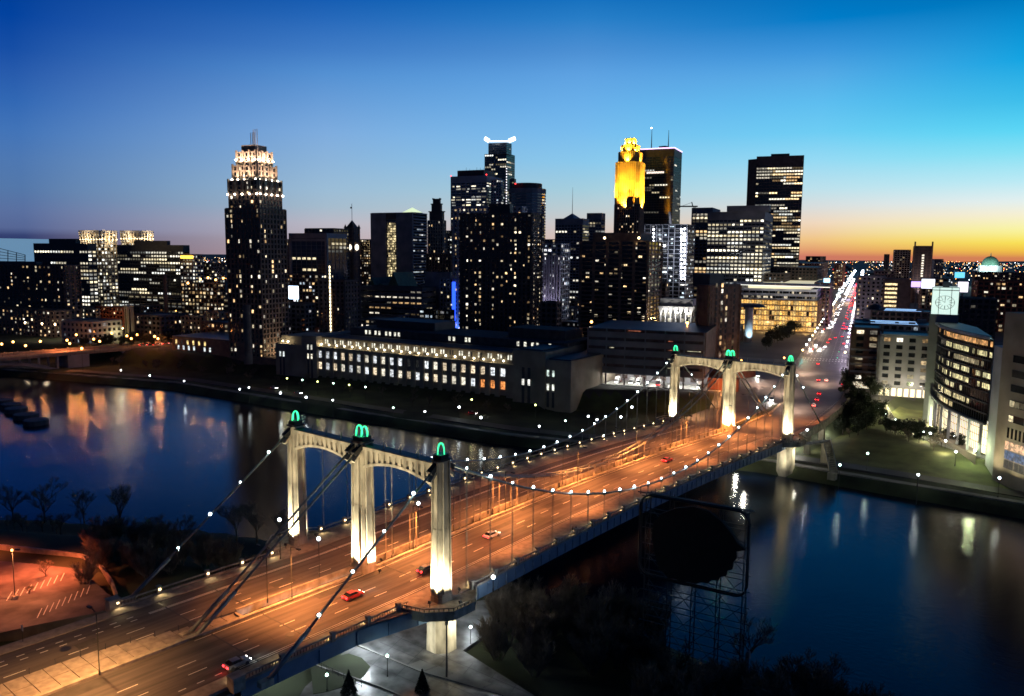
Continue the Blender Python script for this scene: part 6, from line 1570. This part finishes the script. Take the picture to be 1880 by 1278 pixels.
# ------------------------------------------------------------------ cars
def make_car(name, bm, label, group, kind, lights='both'):
    o = empty(name, (0, 0, 0), label, kind, group)
    prof = [(-2.2, .35), (-2.25, .8), (-2.0, 1.0), (1.0, 1.0), (2.1, .85), (2.25, .6), (2.2, .35)]
    if kind == 'truck': prof = [(-3.6, .5), (-3.6, 3.2), (1.4, 3.2), (1.4, 2.3), (2.2, 2.2), (2.6, 1.3), (3.4, 1.2), (3.5, .5)]
    b = MB(); w = .88 if kind != 'truck' else 1.15
    L_ = [V((-w, y, z)) for y, z in prof]; R_ = [V((w, y, z)) for y, z in prof]; b.face(L_[::-1]); b.face(R_)
    for i in range(len(prof)): j_ = (i+1) % len(prof); b.face([L_[i], L_[j_], R_[j_], R_[i]])
    b.build('body', bm, o); y0, y1 = prof[0][0], prof[-1][0]
    if kind != 'truck':
        b = MB(); a = [(-1.9, 1.0), (-1.3, 1.45), (.3, 1.45), (1.05, 1.0)]
        L_ = [V((-.82+.12*(z > 1.2), y, z)) for y, z in a]; R_ = [V((.82-.12*(z > 1.2), y, z)) for y, z in a]; b.face(L_[::-1]); b.face(R_)
        for i in range(4): j_ = (i+1) % 4; b.face([L_[i], L_[j_], R_[j_], R_[i]])
        b.build('cabin_glass', glass, o); MB().box(-.66, .66, -1.25, .25, 1.44, 1.49).build('car_roof', bm, o)
    else:
        MB().box(-1.0, 1.0, 2.21, 2.62, 1.45, 2.1).build('cabin_glass', glass, o)
    wy = (1.4, -1.35) if kind != 'truck' else (2.5, -2.4)
    for y in wy:
        for x in (-w, w): MB().tube([(x-.12, y, .34), (x+.12, y, .34)], .34 if kind != 'truck' else .45, 10).build('wheel', wblack, o)
    for x in (-.62, .62):
        MB().box(x-.2, x+.2, y1-.02, y1+.06, .55, .8).build('headlight', hlE, o); MB().box(x-.22, x+.22, y0-.08, y0-.0, .62, .88).build('taillight', tlE, o)
    return o
paintR = mat('car_red', (.35, .02, .02), .35); paintW = mat('car_white', (.6, .6, .6), .35); paintD = mat('car_dark', (.03, .03, .035), .3); paintS = mat('car_silver', (.3, .3, .32), .3)
protos = {}
used_p = set()
def car(kind, pm, x, y, z, head, label, group='traffic', glowc=None, e=0):
    """head: heading angle of the car's nose"""
    key = (kind, pm.name)
    if key not in protos: protos[key] = make_car(kind if kind != 'car' else 'car', pm, label, group, kind); o = protos[key]
    else: o = copy_tree(protos[key])
    o.location = (x, y, z); o.rotation_euler = (0, 0, head); o['label'] = label; o['group'] = group
    if e:
        d_ = V((-math.sin(head), math.cos(head), 0))
        if e > 0: lamp('SPOT', V((x, y, z+.9))+d_*2.6, (1, .93, .85), e, .2, V((x, y, z))+d_*12, 70, .7, None, 'headlight_beam')
        lamp('POINT', V((x, y, z+.8))-d_*2.9, (1, .03, .04), 25, .2, None, 'taillight_beam') if abs(e) else None
PM = [paintD, paintW, paintS, paintR]
for i, (a, c, hd, pm, lb) in enumerate(((435, 1208, 0, paintS, 'silver car with red tail lights driving on the near right deck'), (648, 1085, 0, paintR, 'red tailed dark car on the right deck between the near towers'), (783, 1040, 0, paintD, 'dark car half hidden behind the near right tower'), (903, 977, 0, paintW, 'white car driving on the right deck past the near tower'), (1225, 845, 0, paintR, 'red car on the right deck near midspan'))):
    p = atz(a, c, 1.5 if c > 900 and a < 850 else 2.4); car('car', pm, p.x, p.y, zd(p.y)+.01, 0, lb, 'cars on the suspension bridge', e=500)
RED = [(1503, 697), (1517, 698), (1548, 705), (1504, 722), (1500, 733), (1494, 744), (1502, 668), (1524, 623), (1534, 620), (1549, 631), (1551, 604), (1520, 629), (1546, 618)]
WHT = [(1488, 640), (1505, 641), (1515, 636), (1417, 733), (1392, 690), (1510, 608), (1528, 590), (1520, 583), (1536, 574), (1498, 633), (1524, 600)]
for i, (a, c) in enumerate(RED): p = atz(a, c, .6); car('car', PM[i % 4], p.x, p.y, .13 if p.y > 400 else .02, -GA*-1*-1, f'car with glowing red tail lights on the avenue, {ORD[i]} from the bridge', 'cars driving away along the avenue', e=400)
for i, (a, c) in enumerate(WHT): p = atz(a, c, .6); car('car', PM[(i+1) % 4], p.x, p.y, .13 if p.y > 400 else .02, math.pi-GA, f'car with dazzling headlights coming down the avenue, {ORD[i]} in view', 'cars coming down the avenue', e=9000)
i = 0
for s in range(90, 800, 22):
    for lane, hd in ((-8.5, math.pi), (-5, math.pi), (5, 0), (8.5, 0)):
        if rnd.random() < .42:
            q = av(s+rnd.uniform(-6, 6), lane); car('car', PM[i % 4], q.x, q.y, .13, hd-GA, f'{"oncoming" if hd else "departing"} car far down the bright avenue', 'distant cars far down the avenue, '+('oncoming' if hd else 'departing'), e=0); i += 1
b = MB(); b2 = MB()
for s in range(800, 2000, 26):
    for q in (-9, -5): 
        if rnd.random() < .75: b.ball(av(s+rnd.random()*14, q)+UP*1.2, .55+s/4200, n=5, m=3)
    for q in (5, 9):
        if rnd.random() < .6: b2.ball(av(s+rnd.random()*14, q)+UP*1.2, .5+s/4200, n=5, m=3)
b.build('distant_headlights', hlE, kind='stuff', label='mass of headlights far down the avenue'); b2.build('distant_taillights', tlE, kind='stuff', label='mass of tail lights far down the avenue')
for i, (a, c) in enumerate(((176, 636), (203, 634), (215, 633), (186, 636), (268, 631), (282, 631), (262, 634), (304, 631), (290, 632))):
    p = atz(a if a > 240 else a+100, c if a > 240 else c-3, .6); car('car', PM[i % 4], p.x, p.y, .02, math.pi/2+rnd.uniform(-.1, .1) if False else math.atan2(at_.y, at_.x)-math.pi/2, f'car queuing at the right end of the arch bridge, {ORD[i]} in view', 'cars on the arch bridge')
for i, s_ in enumerate((0, 1, 2, 3, 4)):
    k_ = (1, 2, 2, 3, 5)[i]; m_ = G0+gt*((bs[k_]+bs[k_+1])/2+(0, -2.6, 1.4, 1.5, 2.5)[i])-gn*7; car('truck', paintW, m_.x, m_.y, .16, math.atan2(gn.y, gn.x)-math.pi/2 if i != 3 else math.atan2(gn.y, gn.x)+math.pi/2, f'white delivery truck parked in the lit loading bays, {ORD[i]} from the left', 'white trucks in the loading bays')
for i, (a, c) in enumerate(((503, 713), (548, 721), (868, 757))): p = atz(a, c, -9.6); car('car', PM[i+1], p.x, p.y, hgt(p.x, p.y)+.25, math.radians(-84), f'car on the riverside parkway, {ORD[i]} from the left', 'cars on the parkway', e=900)
# magenta theatre glow
p = av(120, 17)+UP*6; o = MB().obox(p, AVN*.6, AVD*4, UP*2.5).build('neon_sign', emis('magenta', (.75, .12, 1), 9)); tag(o, 'magenta neon sign on the right side of the avenue', 'sign'); lamp('POINT', p-AVN*2, (.7, .1, 1), 16000, .5, name='neon_light')
# traffic signals
for i, (sx_, off_, col) in enumerate(((-160, 14.5, greenE), (-160, -14.5, redE), (-196, 14.5, greenE), (10, 14.5, greenE), (10, -14.5, redE), (150, 14.5, redE))):
    q = av(sx_, off_); o = empty('traffic_signal', (q.x, q.y, .1), f'traffic signal pole on the avenue showing {"green" if col is greenE else "red"}, {ORD[i]} from the bridge', 'traffic light'); MB().tube([q, q+UP*6], .12, 6).tube([q+UP*6, q+UP*6.3-AVN*(6 if off_ > 0 else -6)], .09, 5).build('signal_pole', poleM, o); e_ = q+UP*5.9-AVN*(6 if off_ > 0 else -6); MB().obox(e_, (.25, 0, 0), (0, .25, 0), (0, 0, .6)).build('signal_box', wblack, o); MB().ball(e_-AVD*.3+UP*(.35 if col is redE else -.35), .26).build('signal_light', col, o)
lamp('POINT', av(-178, -13)+UP*4, (.05, .9, .75), 2600, .3, name='signal_glow')

# ------------------------------------------------------------------ rooftop style bottle cap sign seen from behind
PS = atd(1278, 1000, 150); phi = math.radians(-39.6+18-90+90); sn = V((CAM.x-PS.x, CAM.y-PS.y, 0)).normalized(); a_ = math.radians(-18); sn = V((sn.x*math.cos(a_)-sn.y*math.sin(a_), sn.x*math.sin(a_)+sn.y*math.cos(a_), 0)); su = V((sn.y, -sn.x, 0)); su = su if su.dot(Rr) > 0 else -su
def sg_(px, py, k=0): return onplane(px, py, PS, sn)-sn*k
r = bld('billboard_sign', 'black round sign silhouette in a rounded frame on a steel scaffold by the river', 'sign', None, (PS.x, PS.y, -10.8))
tl_, tr_, bl_, br_ = sg_(1176, 915), sg_(1376, 938), sg_(1180, 1062), sg_(1372, 1092)
fr_ = []; cc_ = []
def rc(P, da, db, n=6):
    o_ = []
    for i in range(n+1): t_i = i/n*math.pi/2; o_.append(P+da*(1-math.sin(t_i))+db*(1-math.cos(t_i)))
    return o_
uu = (tr_-tl_).normalized(); rad = 2.2
zt_, zb_ = (tl_.z+tr_.z)/2+.2, (bl_.z+br_.z)/2
xl_ = (tl_-PS).dot(su); xr_ = (tr_-PS).dot(su); fp = lambda s_, z: V((*(PS+su*s_).xy, z))
pts = []
for (cx_, cz_, a0) in ((xr_-rad, zt_-rad, 0), (xl_+rad, zt_-rad, 90), (xl_+rad, zb_+rad, 180), (xr_-rad, zb_+rad, 270)):
    for i in range(7): a = math.radians(a0+15*i); pts.append(fp(cx_+rad*math.cos(a), cz_+rad*math.sin(a)))
pts.append(pts[0]); MB().tube(pts, .22, 8).build('rounded_frame', steel_d, r, smooth=True)
MB().tube([p+sn*-.9 for p in pts], .16, 6).build('rounded_frame', steel_d, r, smooth=True)
capo = [(1200, 1010), (1195, 985), (1199, 962), (1213, 944), (1240, 934), (1272, 931), (1300, 939), (1324, 958), (1342, 980), (1353, 998), (1369, 1011), (1351, 1012), (1352, 1026), (1345, 1034), (1344, 1046), (1335, 1049), (1333, 1058), (1322, 1060), (1318, 1067), (1306, 1066), (1298, 1072), (1287, 1070), (1277, 1073), (1262, 1069), (1250, 1070), (1240, 1064), (1226, 1062), (1218, 1052), (1208, 1046), (1204, 1030)]
f = [sg_(x, y, .2) for x, y in capo]; k2 = [p-sn*.7 for p in f]; b = MB(); cen = sum(f, V((0, 0, 0)))/len(f)
for i in range(len(f)): j_ = (i+1) % len(f); b.face([f[i], f[j_], cen]); b.face([k2[j_], k2[i], cen-sn*.7]); b.face([f[i], k2[i], k2[j_], f[j_]])
b.build('sign_face', mat('sign_back_black', (.008, .008, .009), .9), r)
b = MB()
nL = 5
for i in range(nL):
    s_ = xl_+(xr_-xl_)*(.04+.92*i/(nL-1))
    for dpt in (.9, 3.4): b.beam(fp(s_, -11)-sn*dpt, fp(s_, zt_)-sn*dpt, .15)
    z = -9
    while z < zt_-2: b.beam(fp(s_, z)-sn*.9, fp(s_, z+3)-sn*3.4, .1); z += 3
for z in [(-8+3.2*i) for i in range(11)]:
    if z < zt_: 
        for dpt in (.9, 3.4): b.beam(fp(xl_, z)-sn*dpt, fp(xr_, z)-sn*dpt, .13)
for i in range(nL-1):
    s0, s1 = xl_+(xr_-xl_)*(.04+.92*i/(nL-1)), xl_+(xr_-xl_)*(.04+.92*(i+1)/(nL-1)); z = -9
    while z < zt_-4: b.beam(fp(s0, z)-sn*.9, fp(s1, z+5)-sn*.9, .09); b.beam(fp(s1, z)-sn*3.4, fp(s0, z+5)-sn*3.4, .09); z += 5
b.build('scaffold', steel_d, r, kind='stuff')
b = MB(); b.beam(fp(xl_-.5, zt_+.5)+sn*.1, fp(xr_+1, zt_+.5)+sn*.1, .3, .15)
for i in range(8): s_ = xl_+(xr_-xl_)*i/7; b.beam(fp(s_, zt_), fp(s_, zt_+1.6), .09)
b.build('catwalk_rail', steel_d, r)

# ------------------------------------------------------------------ people on the bridge
def person(x, y, z, hd, label, coat):
    o = empty('person', (x, y, z), label, 'person')
    me = bpy.data.meshes.new('body'); R2 = math.cos(hd), math.sin(hd)
    vv = [(0, 0, .95, .15), (0, 0, 1.2, .16), (0, 0, 1.42, .17), (0, 0, 1.53, .06), (0, .02, 1.64, .10), (0, .02, 1.72, .09), (-.1, 0, .88, .10), (-.1, .12, .48, .07), (-.1, .05, .08, .05), (-.1, .2, .04, .045), (.1, 0, .88, .10), (.1, -.1, .48, .07), (.1, -.22, .1, .05), (.1, -.08, .04, .045), (-.2, 0, 1.40, .07), (-.26, .05, 1.12, .05), (-.24, .2, .9, .04), (.2, 0, 1.40, .07), (.26, -.06, 1.12, .05), (.25, .02, .86, .04)]
    ee = [(0, 1), (1, 2), (2, 3), (3, 4), (4, 5), (0, 6), (6, 7), (7, 8), (8, 9), (0, 10), (10, 11), (11, 12), (12, 13), (2, 14), (14, 15), (15, 16), (2, 17), (17, 18), (18, 19)]
    me.from_pydata([(a, b_, c) for a, b_, c, _ in vv], ee, []); me.materials.append(coat)
    ob = bpy.data.objects.new('body', me); COL.objects.link(ob); ob.parent = o; o.rotation_euler.z = hd
    m = ob.modifiers.new('skin', 'SKIN'); sv = me.skin_vertices[0].data
    for i, v in enumerate(vv): sv[i].radius = (v[3], v[3]); sv[i].use_root = (i == 0)
    ob.modifiers.new('sub', 'SUBSURF').levels = 1
    h = MB().ball((0, -.01, 1.74), .105, n=8, m=6).build('hair', wblack, None); h.parent = o
p = atz(1043, 972, 2.4)
person(24.9 if True else p.x, p.y, zd(p.y)+.16, 0, 'person in dark clothes walking on the right sidewalk near midspan, left of a pair', mat('dark_coat', (.03, .025, .025), .9))
person(25.3, p.y+.9, zd(p.y)+.16, 0, 'person in dark coat walking on the right sidewalk near midspan, right of a pair', MATS['dark_coat'])

# ------------------------------------------------------------------ small street furniture
for px_, py_, z, lb in ((1230, 878, 2.6, 'small white traffic sign on the right sidewalk near midspan'), (42, 1178, .2, 'small white sign post on the left sidewalk at lower left')):
    p = atz(px_, py_, z); o = empty('road_sign', p, lb, 'road sign'); MB().beam(p, p+UP*2.4, .09).build('sign_post', poleM, o)
    MB().obox(p+UP*2.6, (.42, 0, 0), (0, .03, 0), (0, 0, .5)).build('sign_plate', whiteM, o)
fa, fb_ = atz(590, 1228, -9.6), atz(664, 1262, -9.6)
o = empty('metal_fence', fa, 'low metal fence on the lit lawn at the foot of the bridge abutment', 'fence')
for z in (.35, .75, 1.15): MB().beam(fa+UP*z, fb_+UP*z, .06).build('fence_rail', poleM, o)
for i in range(8): q = fa.lerp(fb_, i/7); MB().beam(q, q+UP*1.25, .08).build('fence_post', poleM, o)
# ------------------------------------------------------------------ trees
def bare_tree(seed, h, name='bare_tree'):
    R = random.Random(seed); o = empty(name, (0, 0, 0)); tr = MB(); cr = MB()
    def grow(p, d, L_, r, lv, tgt):
        q = p; n = 3
        pts = [p]
        for i in range(n): d = (d+V((R.uniform(-.16, .16), R.uniform(-.16, .16), R.uniform(-.02, .14)))).normalized(); q = q+d*(L_/n); pts.append(q)
        (tr if lv < 2 else cr).tube(pts, max(r, .035), 5 if lv < 2 else 3, r2=max(.03, r*.6), cap=False)
        if lv >= 5: return
        for k_ in range(R.randint(3, 4) if lv > 0 else 5):
            t_i = R.uniform(.35, 1) if lv else R.uniform(.45, 1)
            b0 = pts[min(n-1, int(t_i*n))].lerp(pts[min(n, int(t_i*n)+1)], (t_i*n) % 1)
            a = R.uniform(0, 6.28); sp = R.uniform(.5, 1.0); nd_ = (d+V((math.cos(a)*sp, math.sin(a)*sp, R.uniform(-.1, .35)))).normalized()
            grow(b0, nd_, L_*R.uniform(.55, .75), r*.52, lv+1, tgt)
    grow(V((0, 0, -.3)), V((0, 0, 1)), h*.42, h*.018+.05, 0, h)
    tr.build('trunk', bark, o); cr.build('crown', twig, o); return o
def leafy_tree(seed, h, cone=False, name='evergreen_tree', w=None):
    R = random.Random(seed); o = empty(name, (0, 0, 0)); w = w or h*.32
    MB().tube([(0, 0, -.3), (0, 0, h*.6)], .25, 6, r2=.08).build('trunk', bark, o); b = MB()
    cl = [(R.gauss(0, w*.5), R.gauss(0, w*.5), h*R.uniform(.35, .9), w*R.uniform(.3, .6)) for _ in range(16)]
    for i in range(2600):
        if cone: z = R.random()**1.3; rr = w*(1-z)*R.uniform(.5, 1.05); a = R.uniform(0, 6.28); c_ = V((rr*math.cos(a), rr*math.sin(a), h*(.08+.92*z)))
        else:
            q = R.choice(cl); d_ = V((R.gauss(0, 1), R.gauss(0, 1), R.gauss(0, 1))).normalized()*q[3]*R.uniform(.6, 1.05); c_ = V(q[:3])+d_
        u = V((R.gauss(0, 1), R.gauss(0, 1), R.gauss(0, 1))).normalized(); v_ = u.cross(V((R.gauss(0, 1), R.gauss(0, 1), R.gauss(0, 1)))).normalized(); s_ = R.uniform(.18, .4)*(h/10)**.5
        b.face([c_-u*s_, c_+v_*s_*.6, c_+u*s_, c_-v_*s_*.6])
    b.build('crown', leaf, o); return o
def brush(seed, h):
    R = random.Random(seed); o = empty('brush', (0, 0, 0)); tr = MB(); cr = MB()
    for i in range(11):
        a = R.uniform(0, 6.28); d = V((math.cos(a)*R.uniform(.1, .55), math.sin(a)*R.uniform(.1, .55), 1)).normalized(); p0_ = V((math.cos(a)*.5, math.sin(a)*.5, -.3)); L_ = h*R.uniform(.7, 1)
        q = p0_+d*L_; tr.tube([p0_, p0_.lerp(q, .5)+V((R.uniform(-.3, .3), R.uniform(-.3, .3), 0)), q], .07, 4, r2=.03, cap=False)
        for k_ in range(60):
            t_i = R.uniform(.2, 1); b0 = p0_.lerp(q, t_i); a2 = R.uniform(0, 6.28); e = (d+V((math.cos(a2), math.sin(a2), R.uniform(.0, .8)))*.8).normalized(); l = h*R.uniform(.1, .28)*(1.2-t_i*.5)
            m_ = b0+e*l; cr.tube([b0, m_], .035, 3, r2=.025, cap=False)
            for k2_ in range(2): e2 = (e+V((R.uniform(-.7, .7), R.uniform(-.7, .7), R.uniform(0, .6)))).normalized(); cr.tube([b0.lerp(m_, .5), b0.lerp(m_, .5)+e2*l*.7], .028, 3, r2=.02, cap=False)
    tr.build('stem', bark, o); cr.build('twig_crown', twig, o); return o
B0 = [brush(s_, 8) for s_ in (1, 2, 3)]
T0 = [bare_tree(s_, 14) for s_ in (3, 8, 21, 34)]; E0 = [leafy_tree(5, 9), leafy_tree(6, 9, w=4.2), leafy_tree(7, 9, cone=True)]
usedT = set()
def plant(proto, x, y, z, s_, label, group=None, cat='tree'):
    if id(proto) in usedT: o = copy_tree(proto)
    else: o = proto; usedT.add(id(proto))
    o.location = (x, y, z); o.scale = (s_*rnd.uniform(.9, 1.1), s_*rnd.uniform(.9, 1.1), s_); o.rotation_euler = (0, 0, rnd.uniform(0, 6.28)); tag(o, label, cat, group); return o
def top_at(px, py, h, base=None):
    g = -10.8
    for _ in range(24):
        p = atz(px, py, -10.8+h); g = hgt(p.x, p.y)
        if g > -12: break
        h *= 1.08
    return p.x, p.y, g
def bt(px, py, h, label, group=None, k_=None):
    x, y, g = top_at(px, py, h); plant(T0[k_ if k_ is not None else rnd.randrange(4)], x, y, g, h/14, label, group)
for a, c, h, lb in ((212, 838, 17, 'large spreading bare tree silhouetted against the river at left'), (75, 850, 15, 'bare tree against the river near the left edge'), (150, 872, 13, 'slim bare tree left of the large spreading tree'), (20, 880, 13, 'bare tree at the far left water edge'), (432, 905, 14, 'tall bare tree left of the near left tower'), (470, 915, 13, 'bare tree just beside the near left tower'), (512, 905, 12, 'bare tree behind the near left tower foot'), (330, 960, 11, 'bare tree under the left cable'), (86, 1072, 5.5, 'small bare tree at the edge of the orange car park'), (55, 1125, 3, 'little shrub tree at the bottom of the orange car park'), (1372, 1085, 15, 'tall leaning bare tree right of the round sign'), (1095, 1075, 13, 'bare tree with thin limbs left of the sign scaffold'), (1465, 1115, 13, 'broad bare tree in front of the river at lower right'), (1000, 1062, 12, 'bare tree with grey twigs by the girder'), (950, 1052, 11, 'bare tree nearest the near pier')):
    bt(a, c, h, lb)
def bb(px, py, h, label, group):
    x, y, g = top_at(px, py, h); plant(B0[rnd.randrange(3)], x, y, g, h/8, label, group, 'bush')
for i in range(36):
    a = 150+rnd.random()*320; c = 985+rnd.random()*85-(a-150)*.06; bb(a, c, rnd.uniform(5, 9), 'bare brush in the thicket between car park and bridge', 'thicket between car park and bridge')
for i in range(46):
    a = 900+rnd.random()*330; c = 1050+rnd.random()*130; bb(a, c, rnd.uniform(5, 10), 'dark brush in the thicket right of the near pier', 'thicket right of the near pier')
for i in range(60):
    a = 1180+rnd.random()*720; c = 1205+rnd.random()*70; bb(a, c, rnd.uniform(5, 9), 'dark brush along the bottom right shore', 'brush along the bottom right shore')
for i in range(26):
    a = 1240+i*26+rnd.uniform(-10, 10); c = 1165+rnd.random()*60; bt(a, c, rnd.uniform(9, 14), 'faint bare tree in the dark row along the bottom right shore', 'row of bare trees along the bottom right shore')
for i in range(14):
    a = 20+i*24+rnd.uniform(-9, 9); bt(a, 930+rnd.random()*35, rnd.uniform(5, 8), 'dark bank side tree on the left shore of the island', 'bank trees on the left island shore')
for i, (a, c) in enumerate(((50, 978), (105, 980), (15, 982))): bt(a, c, 5, f'small lawn tree behind the car park, {ORD[i]} in view', 'lawn trees behind the car park')
for a, c, h, k_, lb in ((1646, 722, 7.5, 2, 'dark conifer on the lawn left of the curved glass building'), (1604, 700, 10, 0, 'round dark tree at the top of the right bank walkway'), (775, 1228, 5, 2, 'small dark conifer at the bottom below the near pier'), (640, 1235, 5, 2, 'small dark conifer at the bottom left below the bridge')):
    x, y, g = top_at(a, c, h); plant(E0[k_], x, y, g, h/9, lb)
for i in range(26):
    a = 1548+rnd.random()*70; c = 712+rnd.random()*70; x, y, g = top_at(a, c, 8); plant(E0[rnd.randrange(2)], x, y, g, rnd.uniform(.7, 1.05), 'dense dark tree on the slope right of the street deck', 'dense dark trees right of the street deck')
for i in range(22):
    a = 1610+rnd.random()*190; c = 790+(a-1610)*.18+rnd.uniform(-6, 10); x, y, g = top_at(a, c, 3.5); plant(E0[rnd.randrange(2)], x, y, g, rnd.uniform(.55, .8), 'low dark hedge bush below the right bank walkway', 'hedge bushes below the walkway', 'bush')
for i in range(22):
    t_i = rnd.random(); a = 1405+t_i*95; c = 640-t_i*68+rnd.uniform(-6, 10); p = atz(a, c, 0); plant(E0[rnd.randrange(2)], p.x, p.y, 0, rnd.uniform(.9, 1.3), 'dark plaza tree left of the bright avenue', 'dark trees on the plaza left of the avenue')
for i in range(26):
    x = -470+i*14+rnd.uniform(-4, 4); y = interp(x, FAR_SHORE)+rnd.uniform(34, 52); plant(T0[rnd.randrange(4)], x, y, hgt(x, y), rnd.uniform(.45, .7), 'bare street tree on the dark bank below the post office', 'bare trees on the far bank')
for i in range(24):
    a = 30+i*13; p = atz(a, 643-a*.02, 1); plant(E0[rnd.randrange(2)], p.x+rnd.uniform(-8, 8), p.y+50+rnd.uniform(-8, 8), -1, rnd.uniform(.8, 1.1), 'dark tree behind the arch bridge', 'dark trees behind the arch bridge')
for i in range(16):
    a = 1600+rnd.random()*240; bt(a, 770+(a-1600)*.20+rnd.uniform(-12, 25), rnd.uniform(4.5, 7), 'bare park tree on the lawn of the right riverbank', 'bare park trees on the right riverbank')
for i, (a, c, h) in enumerate(((1588, 728, 6), (1560, 800, 5), (1665, 790, 6), (1690, 785, 5.5), (1723, 770, 6.5), (1740, 775, 6), (1822, 838, 6.5), (875, 758, 5), (1768, 790, 5))): bt(a, c-8, h, f'small bare tree lit by walkway lamps, {ORD[i]} in view', 'small bare trees near walkway lamps')

# ------------------------------------------------------------------ far city as a mass
b = MB(); lw = MB(); R = random.Random(5)
def in_av(p):
    s_ = (p-AV0).dot(AVN); return abs(s_) < 26
for i in range(1500):
    brg = math.radians(-39.6+R.uniform(-36, 36)); d_ = 1250+R.random()**.8*6500
    p = V((CAM.x+math.sin(brg)*d_, CAM.y+math.cos(brg)*d_, 0))
    if in_av(p): continue
    g = hgt(p.x, p.y); w, l, h = R.uniform(8, 26), R.uniform(8, 22), R.choice((5, 7, 9, 12, 16))*(1 if d_ < 4500 else .8)
    b.obox(p+UP*(g+h/2-1), AVN*w/2, AVD*l/2, UP*(h/2+1))
    if R.random() < .6:
        for k_ in range(R.randint(1, 4)): lw.obox(p+AVN*R.uniform(-w/2, w/2)-AVD*(l/2+.1)+UP*(g+R.uniform(2, h-1)), AVN*(.9+d_/4500), AVD*.05, UP*(.7+d_/5000), tuple(v*R.uniform(.6, 1.6) if False else v*1.2 for v in R.choice(WARM+COOL)))
b.build('distant_houses', wdark, kind='stuff', label='mass of low houses reaching to the horizon'); lw.build('distant_windows', GLOWM, kind='stuff', label='tiny lit windows in the distant city')
cl = {'w': MB(), 's': MB(), 'r': MB(), 'c': MB()}
for i in range(2600):
    brg = math.radians(-39.6+R.uniform(-36, 36)); d_ = 900+R.random()**.75*7500
    p = V((CAM.x+math.sin(brg)*d_, CAM.y+math.cos(brg)*d_, 0))
    if in_av(p): continue
    g = hgt(p.x, p.y); k_ = R.choices('wsrc', (3, 6, 1, 2))[0]; cl[k_].ball(p+UP*(g+R.uniform(5, 13)), (.35+d_/5200)*R.uniform(.5, 1.2), n=4, m=3)
for k_, m_ in (('w', warmE), ('s', headS), ('r', redE), ('c', headW)): cl[k_].build('distant_city_lights', m_, kind='stuff', label='scattered lights of the distant city')
# low blocks between the towers, dark roofs
R = random.Random(9); n = 0
spots = []
for i in range(400):
    px_ = R.uniform(140, 1500); d_ = R.uniform(640, 1150); p = atd(px_, 500, d_); p.z = 0
    if in_av(p) or any((p-q).length < 46 for q in spots): continue
    spots.append(p)
    if len(spots) > 70: break
for p in spots:
    h = R.uniform(7, 20); cs = [p, p+AVD*R.uniform(18, 30), None, None]; w = R.uniform(20, 36); cs[3] = cs[0]-AVN*w; cs[2] = cs[1]-AVN*w
    o = bld('city_block', 'low dark city block between the downtown towers with few lit windows', 'building', 'low dark city blocks between the towers', p); n += 1
    facade(o, cs, -.5, h, 3.8, 4.5, .4, .45, R.choice((wdark, wbrown, wgrey)), glass, R.choice((.08, .2, .45)), R.choice((WARM, OFFICE, COOL)), s=1.6)
for i, (a, c, z, e, col) in enumerate(((1045, 590, 6, 12000, (1, .5, .2)), (1050, 575, 6, 12000, (1, .55, .3)), (795, 590, 5, 9000, (1, .5, .2)), (815, 585, 5, 9000, (1, .6, .3)), (1020, 588, 5, 6000, (.8, .8, 1)), (760, 583, 5, 7000, (.8, .95, 1)), (560, 545, 5, 6000, (1, .7, .5)), (200, 600, 5, 9000, (1, .55, .2)), (270, 605, 5, 6000, (1, .5, .2)), (385, 590, 5, 6000, (1, .6, .3)), (540, 560, 6, 22000, (1, .7, .4)), (640, 560, 6, 20000, (1, .75, .5)), (700, 575, 6, 14000, (.8, .95, 1)), (740, 560, 6, 30000, (.75, .75, 1)), (840, 560, 6, 16000, (.6, .6, 1)), (1000, 560, 6, 24000, (.8, .75, 1)), (1060, 545, 6, 24000, (1, .6, .4)), (1225, 575, 6, 12000, (1, .6, .3)), (1290, 560, 6, 16000, (1, .7, .4)), (1340, 548, 6, 22000, (1, .6, .3)), (1470, 545, 6, 26000, (1, .6, .3)), (100, 600, 6, 14000, (1, .6, .3)), (320, 560, 6, 20000, (1, .5, .2)), (440, 575, 6, 18000, (1, .6, .3)))):
    q = atz(a, c, z); lampthing('street_lamp', q.x, q.y, 0, z, warmE, f'lamp placed to light a gap between downtown buildings, {ORD[i]} in view', 'street lamp', 'lamps in gaps between downtown buildings', light=(col, e, None), r=.9)  # later entries are unseen lamps added to light the lower facades

for o in list(COL.objects):
    if '_o' in o: del o['_o']
# things of one kind share a wording; say which one it is by its place from the left
def ordw(n):
    if n <= 30: return ORD[n-1]
    t_i = ['', '', '', 'thirty', 'forty', 'fifty', 'sixty', 'seventy', 'eighty', 'ninety', 'hundred'][n//10]
    return (t_i+'-'+ORD[n % 10-1]) if n % 10 else (t_i[:-1]+'ieth' if t_i.endswith('y') else t_i+'th')
same = {}
for o in COL.objects:
    if o.parent is None and 'label' in o and 'category' in o: same.setdefault(o['label'], []).append(o)
for lb, oo in same.items():
    if len(oo) < 2: continue
    def pxo(o):
        d_ = o.location-CAM; return d_.dot(Rr)/max(1, d_.dot(FV))
    oo.sort(key=pxo)
    for i, o in enumerate(oo): o['label'] = lb+', '+ordw(i+1)+' from the left'
